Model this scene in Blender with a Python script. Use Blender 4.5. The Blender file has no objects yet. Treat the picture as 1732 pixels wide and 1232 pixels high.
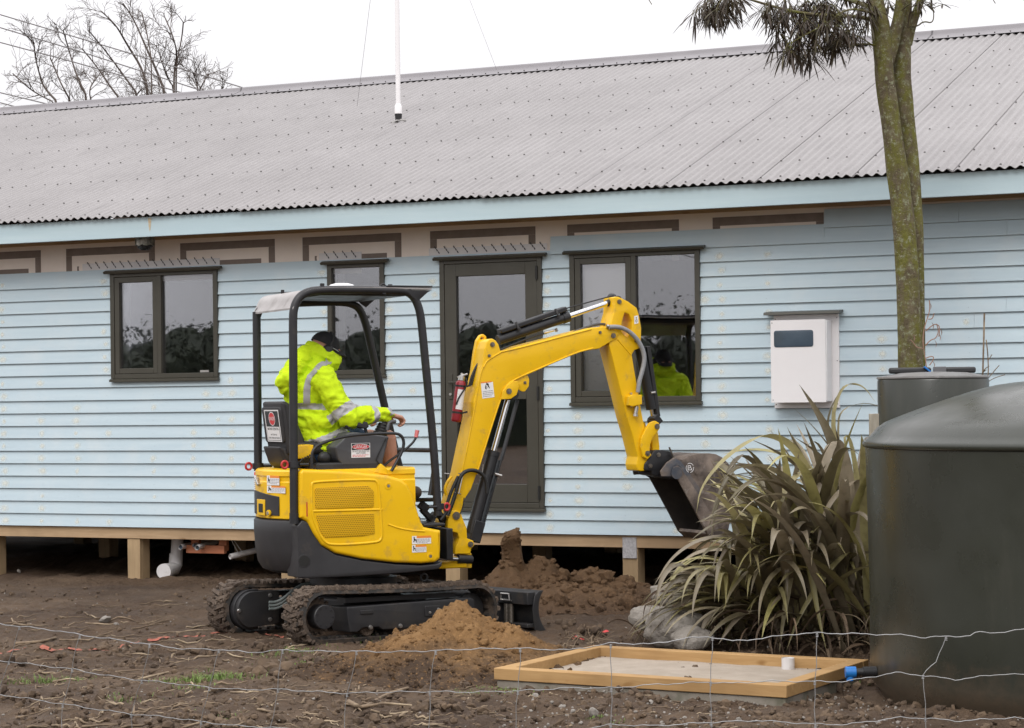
import bpy, bmesh, math, random
import numpy as np
from mathutils import Vector, Matrix, noise as mnoise
random.seed(7)
rng = np.random.default_rng(11)
SC = bpy.context.scene
COL = SC.collection
R = math.radians
# ------------------------------------------------------------------ camera model (used to survey the site from the photograph)
F_PX, PX, PY, ROLL = 3600.0, 866.0, 676.0, R(0.7)
CAM = np.array([0.0, 0.0, 1.6])
RV = np.array([math.cos(ROLL), 0, -math.sin(ROLL)])
UV = np.array([math.sin(ROLL), 0, math.cos(ROLL)])
def ray(u, v): return np.array([0, 1.0, 0]) + RV*((u-PX)/F_PX) + UV*((PY-v)/F_PX)
def at(u, v, Y): return CAM + ray(u, v)*Y
def on_ground(u, v, z=0.0):
    r = ray(u, v); return CAM + r*((z-1.6)/r[2])
class Frame:
    """a yawed frame standing on the ground: x forward, y to the left, z up"""
    def __init__(s, o, yaw):
        s.o = np.array(o, float); s.yaw = yaw
        s.X = np.array([math.cos(yaw), math.sin(yaw), 0]); s.Y = np.array([-math.sin(yaw), math.cos(yaw), 0])
    def hit(s, u, v, y):
        r = ray(u, v); t = ((s.o + s.Y*y - CAM) @ s.Y)/(r @ s.Y); p = CAM + r*t - s.o
        return float(p @ s.X), float(p[2])
    def p3(s, u, v, y):
        x, z = s.hit(u, v, y); return (x, y, z)
    def atx(s, u, v, x):
        r = ray(u, v); t = ((s.o + s.X*x - CAM) @ s.X)/(r @ s.X); p = CAM + r*t - s.o
        return (x, float(p @ s.Y), float(p[2]))
# ------------------------------------------------------------------ numpy noise
def _hash(i, j, seed):
    h = (i*374761393 + j*668265263 + seed*974634777) & 0xFFFFFFFF
    h = ((h ^ (h >> 13))*1274126177) & 0xFFFFFFFF
    return ((h ^ (h >> 16)) & 0xFFFF)/65535.0
def vnoise(x, y, seed=0):
    x = np.asarray(x, float); y = np.asarray(y, float)
    i = np.floor(x).astype(np.int64); j = np.floor(y).astype(np.int64); fx = x-i; fy = y-j
    fx = fx*fx*(3-2*fx); fy = fy*fy*(3-2*fy)
    a = _hash(i, j, seed); b = _hash(i+1, j, seed); c = _hash(i, j+1, seed); d = _hash(i+1, j+1, seed)
    return (a*(1-fx)+b*fx)*(1-fy)+(c*(1-fx)+d*fx)*fy
def fbm(x, y, seed=0, octv=4, gain=.5):
    s = 0; a = 1; t = 0
    for k in range(octv):
        s = s + a*vnoise(x*2**k, y*2**k, seed+k*17); t += a; a *= gain
    return s/t - .5
# ------------------------------------------------------------------ scene object helpers
def tag(o, label=None, cat=None, group=None, kind=None):
    if label: o['label'] = label
    if cat: o['category'] = cat
    if group: o['group'] = group
    if kind: o['kind'] = kind
    return o
def empty(name, loc=(0, 0, 0), rz=0.0, parent=None):
    o = bpy.data.objects.new(name, None); COL.objects.link(o); o.location = loc; o.rotation_euler = (0, 0, rz)
    o.empty_display_size = .2
    if parent: o.parent = parent
    return o
def copy_tree(o, parent=None):
    c = o.copy(); COL.objects.link(c); c.parent = parent
    for ch in list(o.children): copy_tree(ch, c)
    return c
class MB:
    """collects shapes into one mesh"""
    def __init__(s): s.v = []; s.f = []; s.m = []; s.sm = []; s.col = None
    def add(s, vs, fs, m=0, smooth=False):
        n = len(s.v); s.v.extend([tuple(map(float, p)) for p in vs])
        for f in fs: s.f.append(tuple(i+n for i in f)); s.m.append(m); s.sm.append(smooth)
        return s
    def box(s, x0, x1, y0, y1, z0, z1, m=0):
        v = [(x0,y0,z0),(x1,y0,z0),(x1,y1,z0),(x0,y1,z0),(x0,y0,z1),(x1,y0,z1),(x1,y1,z1),(x0,y1,z1)]
        return s.add(v, [(0,3,2,1),(4,5,6,7),(0,1,5,4),(1,2,6,5),(2,3,7,6),(3,0,4,7)], m)
    def beam(s, p0, p1, w, h, up=(0, 0, 1), m=0):
        a = Vector(p0); b = Vector(p1); d = (b-a).normalized(); u = Vector(up)
        if abs(d.dot(u)) > .98: u = Vector((1, 0, 0))
        r = d.cross(u).normalized(); u = r.cross(d).normalized()
        v = [c + r*(i*w/2) + u*(j*h/2) for c in (a, b) for i, j in ((-1,-1),(1,-1),(1,1),(-1,1))]
        return s.add(v, [(0,1,2,3),(7,6,5,4),(4,5,1,0),(5,6,2,1),(6,7,3,2),(7,4,0,3)], m)
    def tube(s, pts, r, seg=8, m=0, cap=True, smooth=True, closed=False):
        P = [Vector(p) for p in pts]; n = len(P)
        rr = r if isinstance(r, (list, tuple)) else [r]*n
        t0 = (P[1]-P[0]).normalized(); ref = Vector((0, 0, 1)) if abs(t0.z) < .9 else Vector((1, 0, 0))
        nx = t0.cross(ref).normalized(); vs = []
        for i in range(n):
            if closed: t = (P[(i+1) % n]-P[i-1]).normalized()
            else: t = (P[min(i+1, n-1)]-P[max(i-1, 0)]).normalized()
            nx = (nx - t*nx.dot(t))
            nx = nx.normalized() if nx.length > 1e-6 else t.orthogonal().normalized()
            ny = t.cross(nx)
            for k in range(seg):
                a = 2*math.pi*k/seg; vs.append(P[i] + (nx*math.cos(a)+ny*math.sin(a))*rr[i])
        fs = []
        for i in range(n if closed else n-1):
            j = (i+1) % n
            for k in range(seg):
                k2 = (k+1) % seg; fs.append((i*seg+k, i*seg+k2, j*seg+k2, j*seg+k))
        s.add(vs, fs, m, smooth)
        if cap and not closed:
            s.add(vs[:seg], [tuple(range(seg))[::-1]], m); s.add(vs[-seg:], [tuple(range(seg))], m)
        return s
    def cyl(s, p0, p1, r, seg=16, m=0, r1=None):
        return s.tube([p0, p1], [r, r if r1 is None else r1], seg, m)
    def lathe(s, prof, seg=48, c=(0, 0, 0), m=0, smooth=True, axis='z', a0=0, a1=2*math.pi):
        vs = []; full = abs(a1-a0-2*math.pi) < 1e-6; n = seg if full else seg+1
        for k in range(n):
            a = a0+(a1-a0)*k/seg; ca, sa = math.cos(a), math.sin(a)
            for r, h in prof:
                if axis == 'z': vs.append((c[0]+r*ca, c[1]+r*sa, c[2]+h))
                elif axis == 'y': vs.append((c[0]+r*ca, c[1]+h, c[2]-r*sa))
                else: vs.append((c[0]+h, c[1]+r*ca, c[2]+r*sa))
        q = len(prof); fs = []
        for k in range(seg):
            k2 = (k+1) % n
            for i in range(q-1): fs.append((k*q+i, k2*q+i, k2*q+i+1, k*q+i+1))
        return s.add(vs, fs, m, smooth)
    def ball(s, c, rx, ry=None, rz=None, seg=12, rings=8, m=0, jit=0, rot=None):
        ry = ry or rx; rz = rz or rx; vs = []; fs = []
        for i in range(rings+1):
            th = math.pi*i/rings
            for k in range(seg):
                a = 2*math.pi*k/seg
                p = Vector((math.sin(th)*math.cos(a), math.sin(th)*math.sin(a), math.cos(th)))
                if jit: p *= 1 + jit*(mnoise.noise(p*1.7 + Vector(c)*9)) + .4*jit*mnoise.noise(p*4.1+Vector(c)*5)
                p = Vector((p.x*rx, p.y*ry, p.z*rz))
                if rot is not None: p = rot @ p
                vs.append(p + Vector(c))
        for i in range(rings):
            for k in range(seg):
                k2 = (k+1) % seg; fs.append((i*seg+k, (i+1)*seg+k, (i+1)*seg+k2, i*seg+k2))
        return s.add(vs, fs, m, True)
    def quad(s, a, b, c, d, m=0): return s.add([a, b, c, d], [(0, 1, 2, 3)], m)
    def prism(s, poly, f, h0, h1, m=0):
        """poly: 2D points, f(p, h) -> 3D"""
        n = len(poly); v = [f(p, h0) for p in poly] + [f(p, h1) for p in poly]
        fs = [tuple(range(n))[::-1], tuple(range(n, 2*n))] + [(i, (i+1) % n, n+(i+1) % n, n+i) for i in range(n)]
        return s.add(v, fs, m)
    def mesh(s, me, M=None, m=0, smooth=None):
        M = M or Matrix.Identity(4)
        return s.add([M @ v.co for v in me.vertices], [tuple(p.vertices) for p in me.polygons], m, bool(smooth))
    def xform(s, M): s.v = [tuple(M @ Vector(p)) for p in s.v]; return s
    def build(s, name, mats, parent=None, bevel=0, sharp=40, loc=None, allsmooth=False, recalc=True, segs=2):
        me = bpy.data.meshes.new(name); me.from_pydata(s.v, [], s.f)
        for mt in (mats if isinstance(mats, (list, tuple)) else [mats]): me.materials.append(mt)
        me.polygons.foreach_set('material_index', s.m)
        me.polygons.foreach_set('use_smooth', [True]*len(s.f) if (allsmooth or bevel) else s.sm)
        me.update()
        if recalc:
            bm = bmesh.new(); bm.from_mesh(me); bmesh.ops.recalc_face_normals(bm, faces=bm.faces); bm.to_mesh(me); bm.free()
        if sharp: me.set_sharp_from_angle(angle=R(sharp))
        if s.col is not None:
            ca = me.color_attributes.new('tint', 'FLOAT_COLOR', 'POINT')
            ca.data.foreach_set('color', np.array([(c, c2, c3, 1) for c, c2, c3 in s.col], np.float32).ravel())
        o = bpy.data.objects.new(name, me); COL.objects.link(o)
        if parent: o.parent = parent
        if loc is not None: o.location = loc
        if bevel:
            b = o.modifiers.new('bevel', 'BEVEL'); b.width = bevel; b.segments = segs; b.limit_method = 'ANGLE'; b.angle_limit = R(35)
        return o
def fillet(poly, r, seg=4):
    """round the corners of a 2D polygon; r a number or one per corner"""
    out = []; n = len(poly)
    for i in range(n):
        a, b, c = (Vector(poly[i-1]), Vector(poly[i]), Vector(poly[(i+1) % n])); rr = r[i] if isinstance(r, (list, tuple)) else r
        d1 = a-b; d2 = c-b; l1, l2 = d1.length, d2.length
        if rr <= 0 or l1 < 1e-6 or l2 < 1e-6: out.append(tuple(b)); continue
        k = min(rr, l1*.45, l2*.45); p = b+d1/l1*k; q = b+d2/l2*k
        for j in range(seg+1):
            t = j/seg; out.append(tuple(p*(1-t)**2 + b*2*t*(1-t) + q*t*t))
    return out
def smooth_poly(poly, it=2, closed=True):
    P = [tuple(p) for p in poly]
    for _ in range(it):
        Q = []; n = len(P)
        for i in range(n if closed else n-1):
            a, b = P[i], P[(i+1) % n]
            Q.append(tuple(.75*x+.25*y for x, y in zip(a, b))); Q.append(tuple(.25*x+.75*y for x, y in zip(a, b)))
        if not closed: Q = [P[0]]+Q+[P[-1]]
        P = Q
    return P
def plate_mesh(outlines, half, bevel=.004, res=2):
    """filled 2D outlines (outer + holes) with thickness and a rounded edge; local xy plane, z = thickness"""
    cu = bpy.data.curves.new('tmp', 'CURVE'); cu.dimensions = '2D'; cu.fill_mode = 'BOTH'
    cu.extrude = max(half-bevel, 1e-4); cu.bevel_depth = bevel; cu.bevel_resolution = res; cu.offset = -bevel
    for ol in outlines:
        sp = cu.splines.new('POLY'); sp.points.add(len(ol)-1); sp.use_cyclic_u = True
        for p, q in zip(sp.points, ol): p.co = (q[0], q[1], 0, 1)
    o = bpy.data.objects.new('tmp', cu); COL.objects.link(o)
    bpy.context.view_layer.update()
    me = bpy.data.meshes.new_from_object(o.evaluated_get(bpy.context.evaluated_depsgraph_get()))
    bpy.data.objects.remove(o); bpy.data.curves.remove(cu)
    bm = bmesh.new(); bm.from_mesh(me); bmesh.ops.remove_doubles(bm, verts=bm.verts, dist=1e-5); bm.to_mesh(me); bm.free()
    return me
M_XZ = Matrix(((1,0,0,0),(0,0,1,0),(0,1,0,0),(0,0,0,1)))     # plate xy -> xz, thickness along y
def side_plate(mb, outlines, y0, y1, bevel=.004, m=0, res=2):
    me = plate_mesh(outlines, (y1-y0)/2, bevel, res)
    mb.mesh(me, Matrix.Translation((0, (y0+y1)/2, 0)) @ M_XZ, m, True); bpy.data.meshes.remove(me); return mb
def text_mesh(txt, size, width=None):
    cu = bpy.data.curves.new('tmp', 'FONT'); cu.body = txt; cu.size = size; cu.align_x = 'CENTER'; cu.align_y = 'CENTER'; cu.offset = .004*size
    o = bpy.data.objects.new('tmp', cu); COL.objects.link(o); bpy.context.view_layer.update()
    me = bpy.data.meshes.new_from_object(o.evaluated_get(bpy.context.evaluated_depsgraph_get()))
    bpy.data.objects.remove(o); bpy.data.curves.remove(cu)
    if width and len(me.vertices):
        xs = [v.co.x for v in me.vertices]; k = width/(max(xs)-min(xs))
        for v in me.vertices: v.co.x *= k
    return me
def remeshed(mb, voxel, smooth_it=3, disp=0, dscale=8.0, seed=0):
    """fuse the collected shapes into one continuous surface; returns mesh data"""
    o = mb.build('tmp', [bpy.data.materials.get('plain') or bpy.data.materials.new('plain')], sharp=0)
    md = o.modifiers.new('r', 'REMESH'); md.mode = 'VOXEL'; md.voxel_size = voxel; md.use_smooth_shade = True
    if smooth_it:
        sm = o.modifiers.new('s', 'SMOOTH'); sm.iterations = smooth_it; sm.factor = .5
    bpy.context.view_layer.update()
    me = bpy.data.meshes.new_from_object(o.evaluated_get(bpy.context.evaluated_depsgraph_get()))
    old = o.data; bpy.data.objects.remove(o); bpy.data.meshes.remove(old)
    me.materials.clear()
    if disp:
        ns = [v.normal.copy() for v in me.vertices]
        for v, nrm in zip(me.vertices, ns):
            p = v.co*dscale + Vector((seed, 0, 0))
            q = p+Vector((mnoise.noise(p*.6), mnoise.noise(p*.6+Vector((9, 0, 0))), mnoise.noise(p*.6+Vector((0, 9, 0)))))*.9
            d = .7*mnoise.noise(Vector((q.x*.8, q.y*.8, q.z*1.9))) + .75*(.45-abs(mnoise.noise(Vector((q.x*1.3, q.y*1.3, q.z*2.6))))*1.6) + .25*mnoise.noise(p*4.1)
            v.co += nrm*(disp*d)
    for p in me.polygons: p.use_smooth = True
    return me
def mesh_obj(name, me, mats, parent=None):
    for mt in (mats if isinstance(mats, (list, tuple)) else [mats]): me.materials.append(mt)
    me.name = name
    o = bpy.data.objects.new(name, me); COL.objects.link(o)
    if parent: o.parent = parent
    return o
# ------------------------------------------------------------------ materials
def srgb(r, g, b): return tuple(((c/255)/12.92 if c <= 10 else ((c/255+.055)/1.055)**2.4) for c in (r, g, b))
class NT:
    def __init__(s, name):
        s.mat = bpy.data.materials.new(name); s.mat.use_nodes = True; s.t = s.mat.node_tree; s.t.nodes.clear()
        s.out = s.n('ShaderNodeOutputMaterial')
    def n(s, typ, **kw):
        nd = s.t.nodes.new(typ)
        for k, v in kw.items():
            if k.startswith('i_'):
                key = k[2:]; key = int(key) if key.isdigit() else key.replace('_', ' ')
                nd.inputs[key].default_value = v
            else: setattr(nd, k, v)
        return nd
    def l(s, a, b): s.t.links.new(a, b)
    def noise(s, scale, detail=5, rough=.6, vec=None, dist=0):
        nd = s.n('ShaderNodeTexNoise'); nd.inputs['Scale'].default_value = scale; nd.inputs['Detail'].default_value = detail
        nd.inputs['Roughness'].default_value = rough; nd.inputs['Distortion'].default_value = dist
        if vec: s.l(vec, nd.inputs['Vector'])
        return nd.outputs['Fac']
    def ramp(s, fac, p0, p1, c0=(0, 0, 0), c1=(1, 1, 1)):
        nd = s.n('ShaderNodeValToRGB'); e = nd.color_ramp.elements
        e[0].position = p0; e[1].position = p1; e[0].color = (*c0, 1); e[1].color = (*c1, 1); s.l(fac, nd.inputs[0]); return nd.outputs[0]
    def mix(s, fac, a, b, mode='MIX'):
        nd = s.n('ShaderNodeMix', data_type='RGBA', blend_type=mode)
        for sock, x in ((nd.inputs[0], fac), (nd.inputs[6], a), (nd.inputs[7], b)):
            if isinstance(x, (int, float)): sock.default_value = x
            elif isinstance(x, tuple): sock.default_value = (*x, 1) if len(x) == 3 else x
            else: s.l(x, sock)
        return nd.outputs[2]
    def math(s, op, a, b=0.0):
        nd = s.n('ShaderNodeMath', operation=op)
        for sock, x in ((nd.inputs[0], a), (nd.inputs[1], b)):
            if isinstance(x, (int, float)): sock.default_value = x
            else: s.l(x, sock)
        return nd.outputs[0]
    def obj(s, scale=None):
        tc = s.n('ShaderNodeTexCoord').outputs['Object']
        if scale:
            mp = s.n('ShaderNodeMapping'); mp.inputs['Scale'].default_value = scale; s.l(tc, mp.inputs['Vector']); return mp.outputs[0]
        return tc
    def bump(s, h, strength=.3, dist=.01, normal=None):
        nd = s.n('ShaderNodeBump'); nd.inputs['Strength'].default_value = strength; nd.inputs['Distance'].default_value = dist
        s.l(h, nd.inputs['Height'])
        if normal: s.l(normal, nd.inputs['Normal'])
        return nd.outputs[0]
    def bsdf(s, color, rough=.6, metal=0, normal=None, spec=.5, coat=0, **kw):
        b = s.n('ShaderNodeBsdfPrincipled')
        for key, x in (('Base Color', color), ('Roughness', rough), ('Metallic', metal), ('Specular IOR Level', spec), ('Coat Weight', coat)):
            if isinstance(x, (int, float)): b.inputs[key].default_value = x
            elif isinstance(x, tuple): b.inputs[key].default_value = (*x, 1)
            else: s.l(x, b.inputs[key])
        for k, x in kw.items(): b.inputs[k.replace('_', ' ')].default_value = x
        if normal: s.l(normal, b.inputs['Normal'])
        s.l(b.outputs[0], s.out.inputs[0]); return b
def pm(name, c1, c2=None, scale=6, lo=.35, hi=.65, rough=.6, rough2=None, metal=0, bump=0, bscale=60, bdist=.01, spec=.5, coat=0,
       stretch=None, c3=None, s3=25, lo3=.55, hi3=.7, detail=6, **kw):
    t = NT(name); vec = t.obj(stretch)
    col = c1
    if c2 is not None: col = t.mix(t.ramp(t.noise(scale, detail, .62, vec), lo, hi), c1, c2)
    if c3 is not None: col = t.mix(t.ramp(t.noise(s3, 8, .65, vec), lo3, hi3), col, c3)
    rg = rough
    if rough2 is not None:
        r = t.n('ShaderNodeMapRange'); t.l(t.noise(scale*1.7, 5, .6, vec), r.inputs[0]); r.inputs[1].default_value = .35; r.inputs[2].default_value = .65
        r.inputs[3].default_value = rough; r.inputs[4].default_value = rough2; rg = r.outputs[0]
    nr = t.bump(t.noise(bscale, 6, .65, vec), bump, bdist) if bump else None
    t.bsdf(col, rg, metal, nr, spec, coat, **kw); return t.mat
# ------------------------------------------------------------------ materials of the setting
def make_materials():
    m = {}
    # weatherboard paint
    t = NT('blue weatherboard paint'); v = t.obj((1, 1, 1)); vs = t.obj((.8, 1, 14))
    col = t.mix(t.ramp(t.noise(1.3, 4, .6, vs), .35, .68), (.475, .583, .640), (.525, .63, .68))
    col = t.mix(t.ramp(t.noise(3.0, 6, .6, v), .5, .75), col, (.55, .63, .665))
    nr = t.bump(t.noise(30, 5, .6, vs), .12, .004)
    t.bsdf(col, .5, 0, nr, .35); m['board'] = t.mat
    m['fascia'] = pm('pale blue fascia paint', (.46, .585, .63), (.53, .65, .685), 1.2, .35, .7, .5, bump=.06, bscale=25, stretch=(.5, 1, 6), spec=.35)
    # primer spot with soft edge: uv x = radius
    t = NT('putty primer'); uv = t.n('ShaderNodeUVMap').outputs[0]
    vm = t.n('ShaderNodeVectorMath', operation='LENGTH'); t.l(uv, vm.inputs[0])
    nz = t.noise(30, 4, .6, t.obj()); e = t.math('ADD', vm.outputs['Value'], t.math('MULTIPLY', t.math('SUBTRACT', nz, .5), .9))
    a = t.ramp(e, .15, 1.0, (.5, .5, .5), (0, 0, 0))
    b = t.n('ShaderNodeBsdfPrincipled'); b.inputs['Base Color'].default_value = (.86, .82, .69, 1); b.inputs['Roughness'].default_value = .6
    tr = t.n('ShaderNodeBsdfTransparent'); ms = t.n('ShaderNodeMixShader'); t.l(a, ms.inputs[0]); t.l(tr.outputs[0], ms.inputs[1]); t.l(b.outputs[0], ms.inputs[2])
    t.l(ms.outputs[0], t.out.inputs[0]); m['primer'] = t.mat
    m['nail'] = pm('nail dimple', (.30, .36, .39), rough=.6)
    m['wrap'] = pm('building wrap', (.80, .71, .635), (.86, .77, .69), 3, .35, .7, .75, bump=.15, bscale=9, bdist=.03, spec=.2)
    m['wrapink'] = pm('brown print on wrap', (.20, .16, .135), (.24, .195, .17), 8, rough=.75, spec=.2)
    m['tape'] = pm('flashing tape', (.62, .60, .60), (.70, .67, .66), 5, rough=.5)
    m['ink'] = pm('black print', (.05, .05, .055), rough=.6)
    # galvanised / painted roofing
    t = NT('grey roofing steel'); v = t.obj()
    col = t.mix(t.ramp(t.noise(.9, 5, .6, v), .35, .7), (.243, .229, .226), (.283, .268, .265))
    col = t.mix(t.ramp(t.noise(45, 6, .7, v), .56, .72), col, (.175, .164, .162))
    sx = t.n('ShaderNodeSeparateXYZ'); t.l(v, sx.inputs[0])
    col = t.mix(t.ramp(t.noise(9, 5, .7, t.obj((3, .25, .25))), .5, .8), col, (.205, .193, .191))
    rg = t.ramp(t.noise(25, 5, .6, v), .3, .7, (.48, .48, .48), (.62, .62, .62))
    t.bsdf(col, rg, 0, None, .4); m['roof'] = t.mat
    m['ridge'] = pm('roofing steel cap', (.20, .188, .196), (.235, .222, .23), 1.5, rough=.5, spec=.4)
    m['screw'] = pm('roofing screw', (.10, .092, .09), rough=.5, metal=.4)
    # pine
    def timber(name, c1, c2, knot=(.2, .1, .04), st=(.7, 8, 8), rough=.7):
        t = NT(name); vs = t.obj(st)
        col = t.mix(t.ramp(t.noise(4, 6, .65, vs, .6), .3, .7), c1, c2)
        col = t.mix(t.ramp(t.noise(3.2, 2, .5, t.obj((1.2, 3, 3))), .68, .76), col, knot)
        col = t.mix(t.ramp(t.noise(1.2, 4, .6, t.obj()), .45, .75), col, tuple(x*.72 for x in c1))
        t.bsdf(col, rough, 0, t.bump(t.noise(22, 5, .6, vs), .2, .004), .3); return t.mat
    m['timber'] = timber('treated pine bearer', (.40, .27, .155), (.50, .35, .21))
    m['post'] = timber('treated pine post', (.36, .25, .14), (.46, .33, .19), st=(8, 8, .7))
    m['sleeper'] = timber('treated pine edging', (.36, .21, .084), (.47, .295, .130), (.25, .13, .04))
    m['cradle'] = timber('orange treated timber', (.52, .19, .10), (.62, .26, .14))
    m['frame'] = pm('olive brown aluminium', (.052, .048, .036), (.060, .056, .043), 5, rough=.42, bump=.02, bscale=300, spec=.45)
    m['framedk'] = pm('dark rubber seal', (.012, .012, .011), rough=.5)
    m['steel'] = pm('stainless steel', (.62, .60, .57), (.5, .48, .46), 20, rough=.28, metal=.9)
    m['nailplate'] = pm('galvanised nail plate', (.62, .61, .62), (.42, .41, .42), 60, rough=.45, metal=.35)
    m['white'] = pm('white enamel', (.80, .775, .775), (.83, .81, .81), 2, rough=.35, spec=.4)
    m['liner'] = pm('white lining board', (.86, .84, .85), rough=.6)
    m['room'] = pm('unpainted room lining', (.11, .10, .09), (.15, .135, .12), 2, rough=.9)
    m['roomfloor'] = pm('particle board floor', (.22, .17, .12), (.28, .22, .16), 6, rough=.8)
    m['brick'] = pm('red brown cupboard', (.22, .055, .035), (.28, .08, .05), 4, rough=.6)
    # window glass: a clear pane that mirrors part of the sky
    t = NT('window glass'); fr = t.n('ShaderNodeFresnel'); fr.inputs['IOR'].default_value = 1.75
    fac = t.math('MINIMUM', t.math('ADD', t.math('MULTIPLY', fr.outputs[0], 1.35), .065), 1.0)
    gl = t.n('ShaderNodeBsdfGlossy'); gl.inputs['Roughness'].default_value = .012; gl.inputs['Color'].default_value = (.93, .93, .97, 1)
    wn = t.bump(t.noise(1.6, 2, .5, t.obj()), .022, .05); t.l(wn, gl.inputs['Normal'])
    tr = t.n('ShaderNodeBsdfTransparent'); tr.inputs['Color'].default_value = (.95, .96, .955, 1)
    ms = t.n('ShaderNodeMixShader'); t.l(fac, ms.inputs[0]); t.l(tr.outputs[0], ms.inputs[1]); t.l(gl.outputs[0], ms.inputs[2]); t.l(ms.outputs[0], t.out.inputs[0])
    m['glass'] = t.mat
    m['smoked'] = pm('dark viewing pane', (.045, .07, .10), (.07, .10, .13), 4, rough=.15, spec=.6)
    m['foil'] = pm('crumpled foil duct', (.42, .40, .36), (.18, .17, .14), 22, rough=.28, metal=.85, bump=.9, bscale=28, bdist=.03)
    m['black'] = pm('black plastic', (.014, .014, .015), (.02, .02, .021), 12, rough=.5)
    m['pvc'] = pm('white pvc pipe', (.60, .58, .57), (.68, .66, .65), 6, rough=.4, c3=(.42, .38, .34), s3=10, lo3=.58, hi3=.8)
    m['string'] = pm('white twine', (.7, .68, .64), rough=.8)
    # ground
    t = NT('bare wet soil'); v = t.obj()
    n1 = t.ramp(t.noise(.8, 6, .65, v), .36, .66); n2 = t.ramp(t.noise(4, 7, .65, v), .35, .7)
    col = t.mix(n1, (.080, .048, .029), (.180, .119, .073)); col = t.mix(n2, t.mix(.55, col, (.048, .030, .019)), col)
    col = t.mix(t.ramp(t.noise(26, 6, .7, v), .55, .75), col, (.150, .105, .066))
    col = t.mix(t.ramp(t.noise(70, 4, .7, v), .63, .74), col, (.17, .135, .10))
    rg = t.ramp(t.noise(2.2, 5, .6, v), .35, .7, (.62, .62, .62), (.92, .92, .92))
    h = t.math('ADD', t.noise(38, 8, .75, v), t.math('MULTIPLY', t.noise(9, 6, .7, v), 1.5))
    t.bsdf(col, rg, 0, t.bump(h, .9, .035), .3); m['soil'] = t.mat
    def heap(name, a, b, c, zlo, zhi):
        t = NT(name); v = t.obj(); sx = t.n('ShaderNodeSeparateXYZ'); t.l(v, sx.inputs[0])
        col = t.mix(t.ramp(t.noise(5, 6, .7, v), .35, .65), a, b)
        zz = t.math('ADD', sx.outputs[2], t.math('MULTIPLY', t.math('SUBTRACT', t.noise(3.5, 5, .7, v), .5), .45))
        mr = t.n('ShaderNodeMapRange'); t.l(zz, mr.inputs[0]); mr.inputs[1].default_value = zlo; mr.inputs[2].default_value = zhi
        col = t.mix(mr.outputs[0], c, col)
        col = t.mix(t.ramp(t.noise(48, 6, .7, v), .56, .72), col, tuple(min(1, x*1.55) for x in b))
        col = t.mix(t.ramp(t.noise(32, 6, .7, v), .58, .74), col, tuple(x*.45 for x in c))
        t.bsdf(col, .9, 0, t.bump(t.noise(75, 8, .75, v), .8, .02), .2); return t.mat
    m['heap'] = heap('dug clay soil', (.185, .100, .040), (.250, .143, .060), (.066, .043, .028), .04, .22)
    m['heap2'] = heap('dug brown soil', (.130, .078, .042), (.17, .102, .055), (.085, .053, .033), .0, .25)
    m['stone'] = pm('grey gravel', (.16, .14, .12), (.29, .265, .235), 9, rough=.8)
    m['clod'] = pm('soil clods', (.052, .034, .022), (.135, .091, .056), 6, rough=.95, bump=.6, bscale=40)
    m['twig'] = pm('dead twigs', (.23, .165, .105), (.12, .085, .056), 14, rough=.85, c3=(.36, .28, .185), s3=3, lo3=.5, hi3=.6)
    m['grass'] = pm('short grass', (.10, .17, .03), (.17, .23, .055), 9, rough=.7)
    m['rock'] = pm('pale limestone', (.23, .205, .175), (.33, .30, .265), 5, rough=.85, bump=.7, bscale=14, bdist=.05, c3=(.12, .105, .085), s3=9, lo3=.52, hi3=.72)
    m['concrete'] = pm('concrete base', (.20, .175, .14), (.27, .24, .20), 6, rough=.9, bump=.4, bscale=50, c3=(.10, .10, .065), s3=5, lo3=.5, hi3=.7)
    m['sand'] = pm('gritty sand', (.31, .26, .205), (.38, .32, .26), 7, rough=.95, bump=.6, bscale=130, bdist=.006, c3=(.14, .11, .085), s3=60, lo3=.66, hi3=.74)
    m['wire'] = pm('galvanised fence wire', (.27, .27, .27), (.38, .38, .38), 30, rough=.45, metal=.5)
    # tank
    t = NT('dark green tank plastic'); v = t.obj()
    col = t.mix(t.ramp(t.noise(1.6, 5, .6, v), .35, .7), (.024, .0265, .020), (.034, .037, .028))
    col = t.mix(t.ramp(t.noise(7, 6, .7, t.obj((1, 1, .15))), .55, .8), col, (.044, .045, .035))
    col = t.mix(t.ramp(t.noise(120, 3, .7, v), .70, .75), col, (.17, .165, .15))  # pale specks: highlights of water droplets painted into the colour
    sx = t.n('ShaderNodeSeparateXYZ'); t.l(v, sx.inputs[0])       # mud splashed up from the ground
    sp = t.math('SUBTRACT', t.math('ADD', .26, t.math('MULTIPLY', t.math('SUBTRACT', t.noise(9, 8, .75, v), .5), .55)), sx.outputs[2])
    col = t.mix(t.math('MULTIPLY', t.ramp(sp, 0, .22), .65), col, (.095, .068, .046))
    rg = t.ramp(t.noise(3, 5, .6, v), .35, .7, (.24, .24, .24), (.40, .40, .40))
    t.bsdf(col, rg, 0, t.bump(t.noise(2.2, 3, .5, v), .08, .03), .5); m['tank'] = t.mat
    # bark with moss and lichen
    t = NT('mossy bark'); v = t.obj((1, 1, .55))
    col = t.mix(t.ramp(t.noise(16, 6, .7, v), .35, .7), (.095, .074, .045), (.180, .148, .095))
    col = t.mix(t.math('MULTIPLY', t.ramp(t.noise(11, 8, .75, v), .43, .60), .85), col, (.155, .155, .026))
    col = t.mix(t.ramp(t.noise(26, 8, .75, t.obj()), .53, .62), col, (.26, .27, .17))
    col = t.mix(t.ramp(t.noise(44, 5, .7, t.obj((1, 1, 1.6))), .61, .67), col, (.38, .35, .26))
    col = t.mix(t.ramp(t.noise(30, 5, .7, t.obj((.8, .8, 2.0))), .63, .72), col, (.035, .026, .018))
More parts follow.
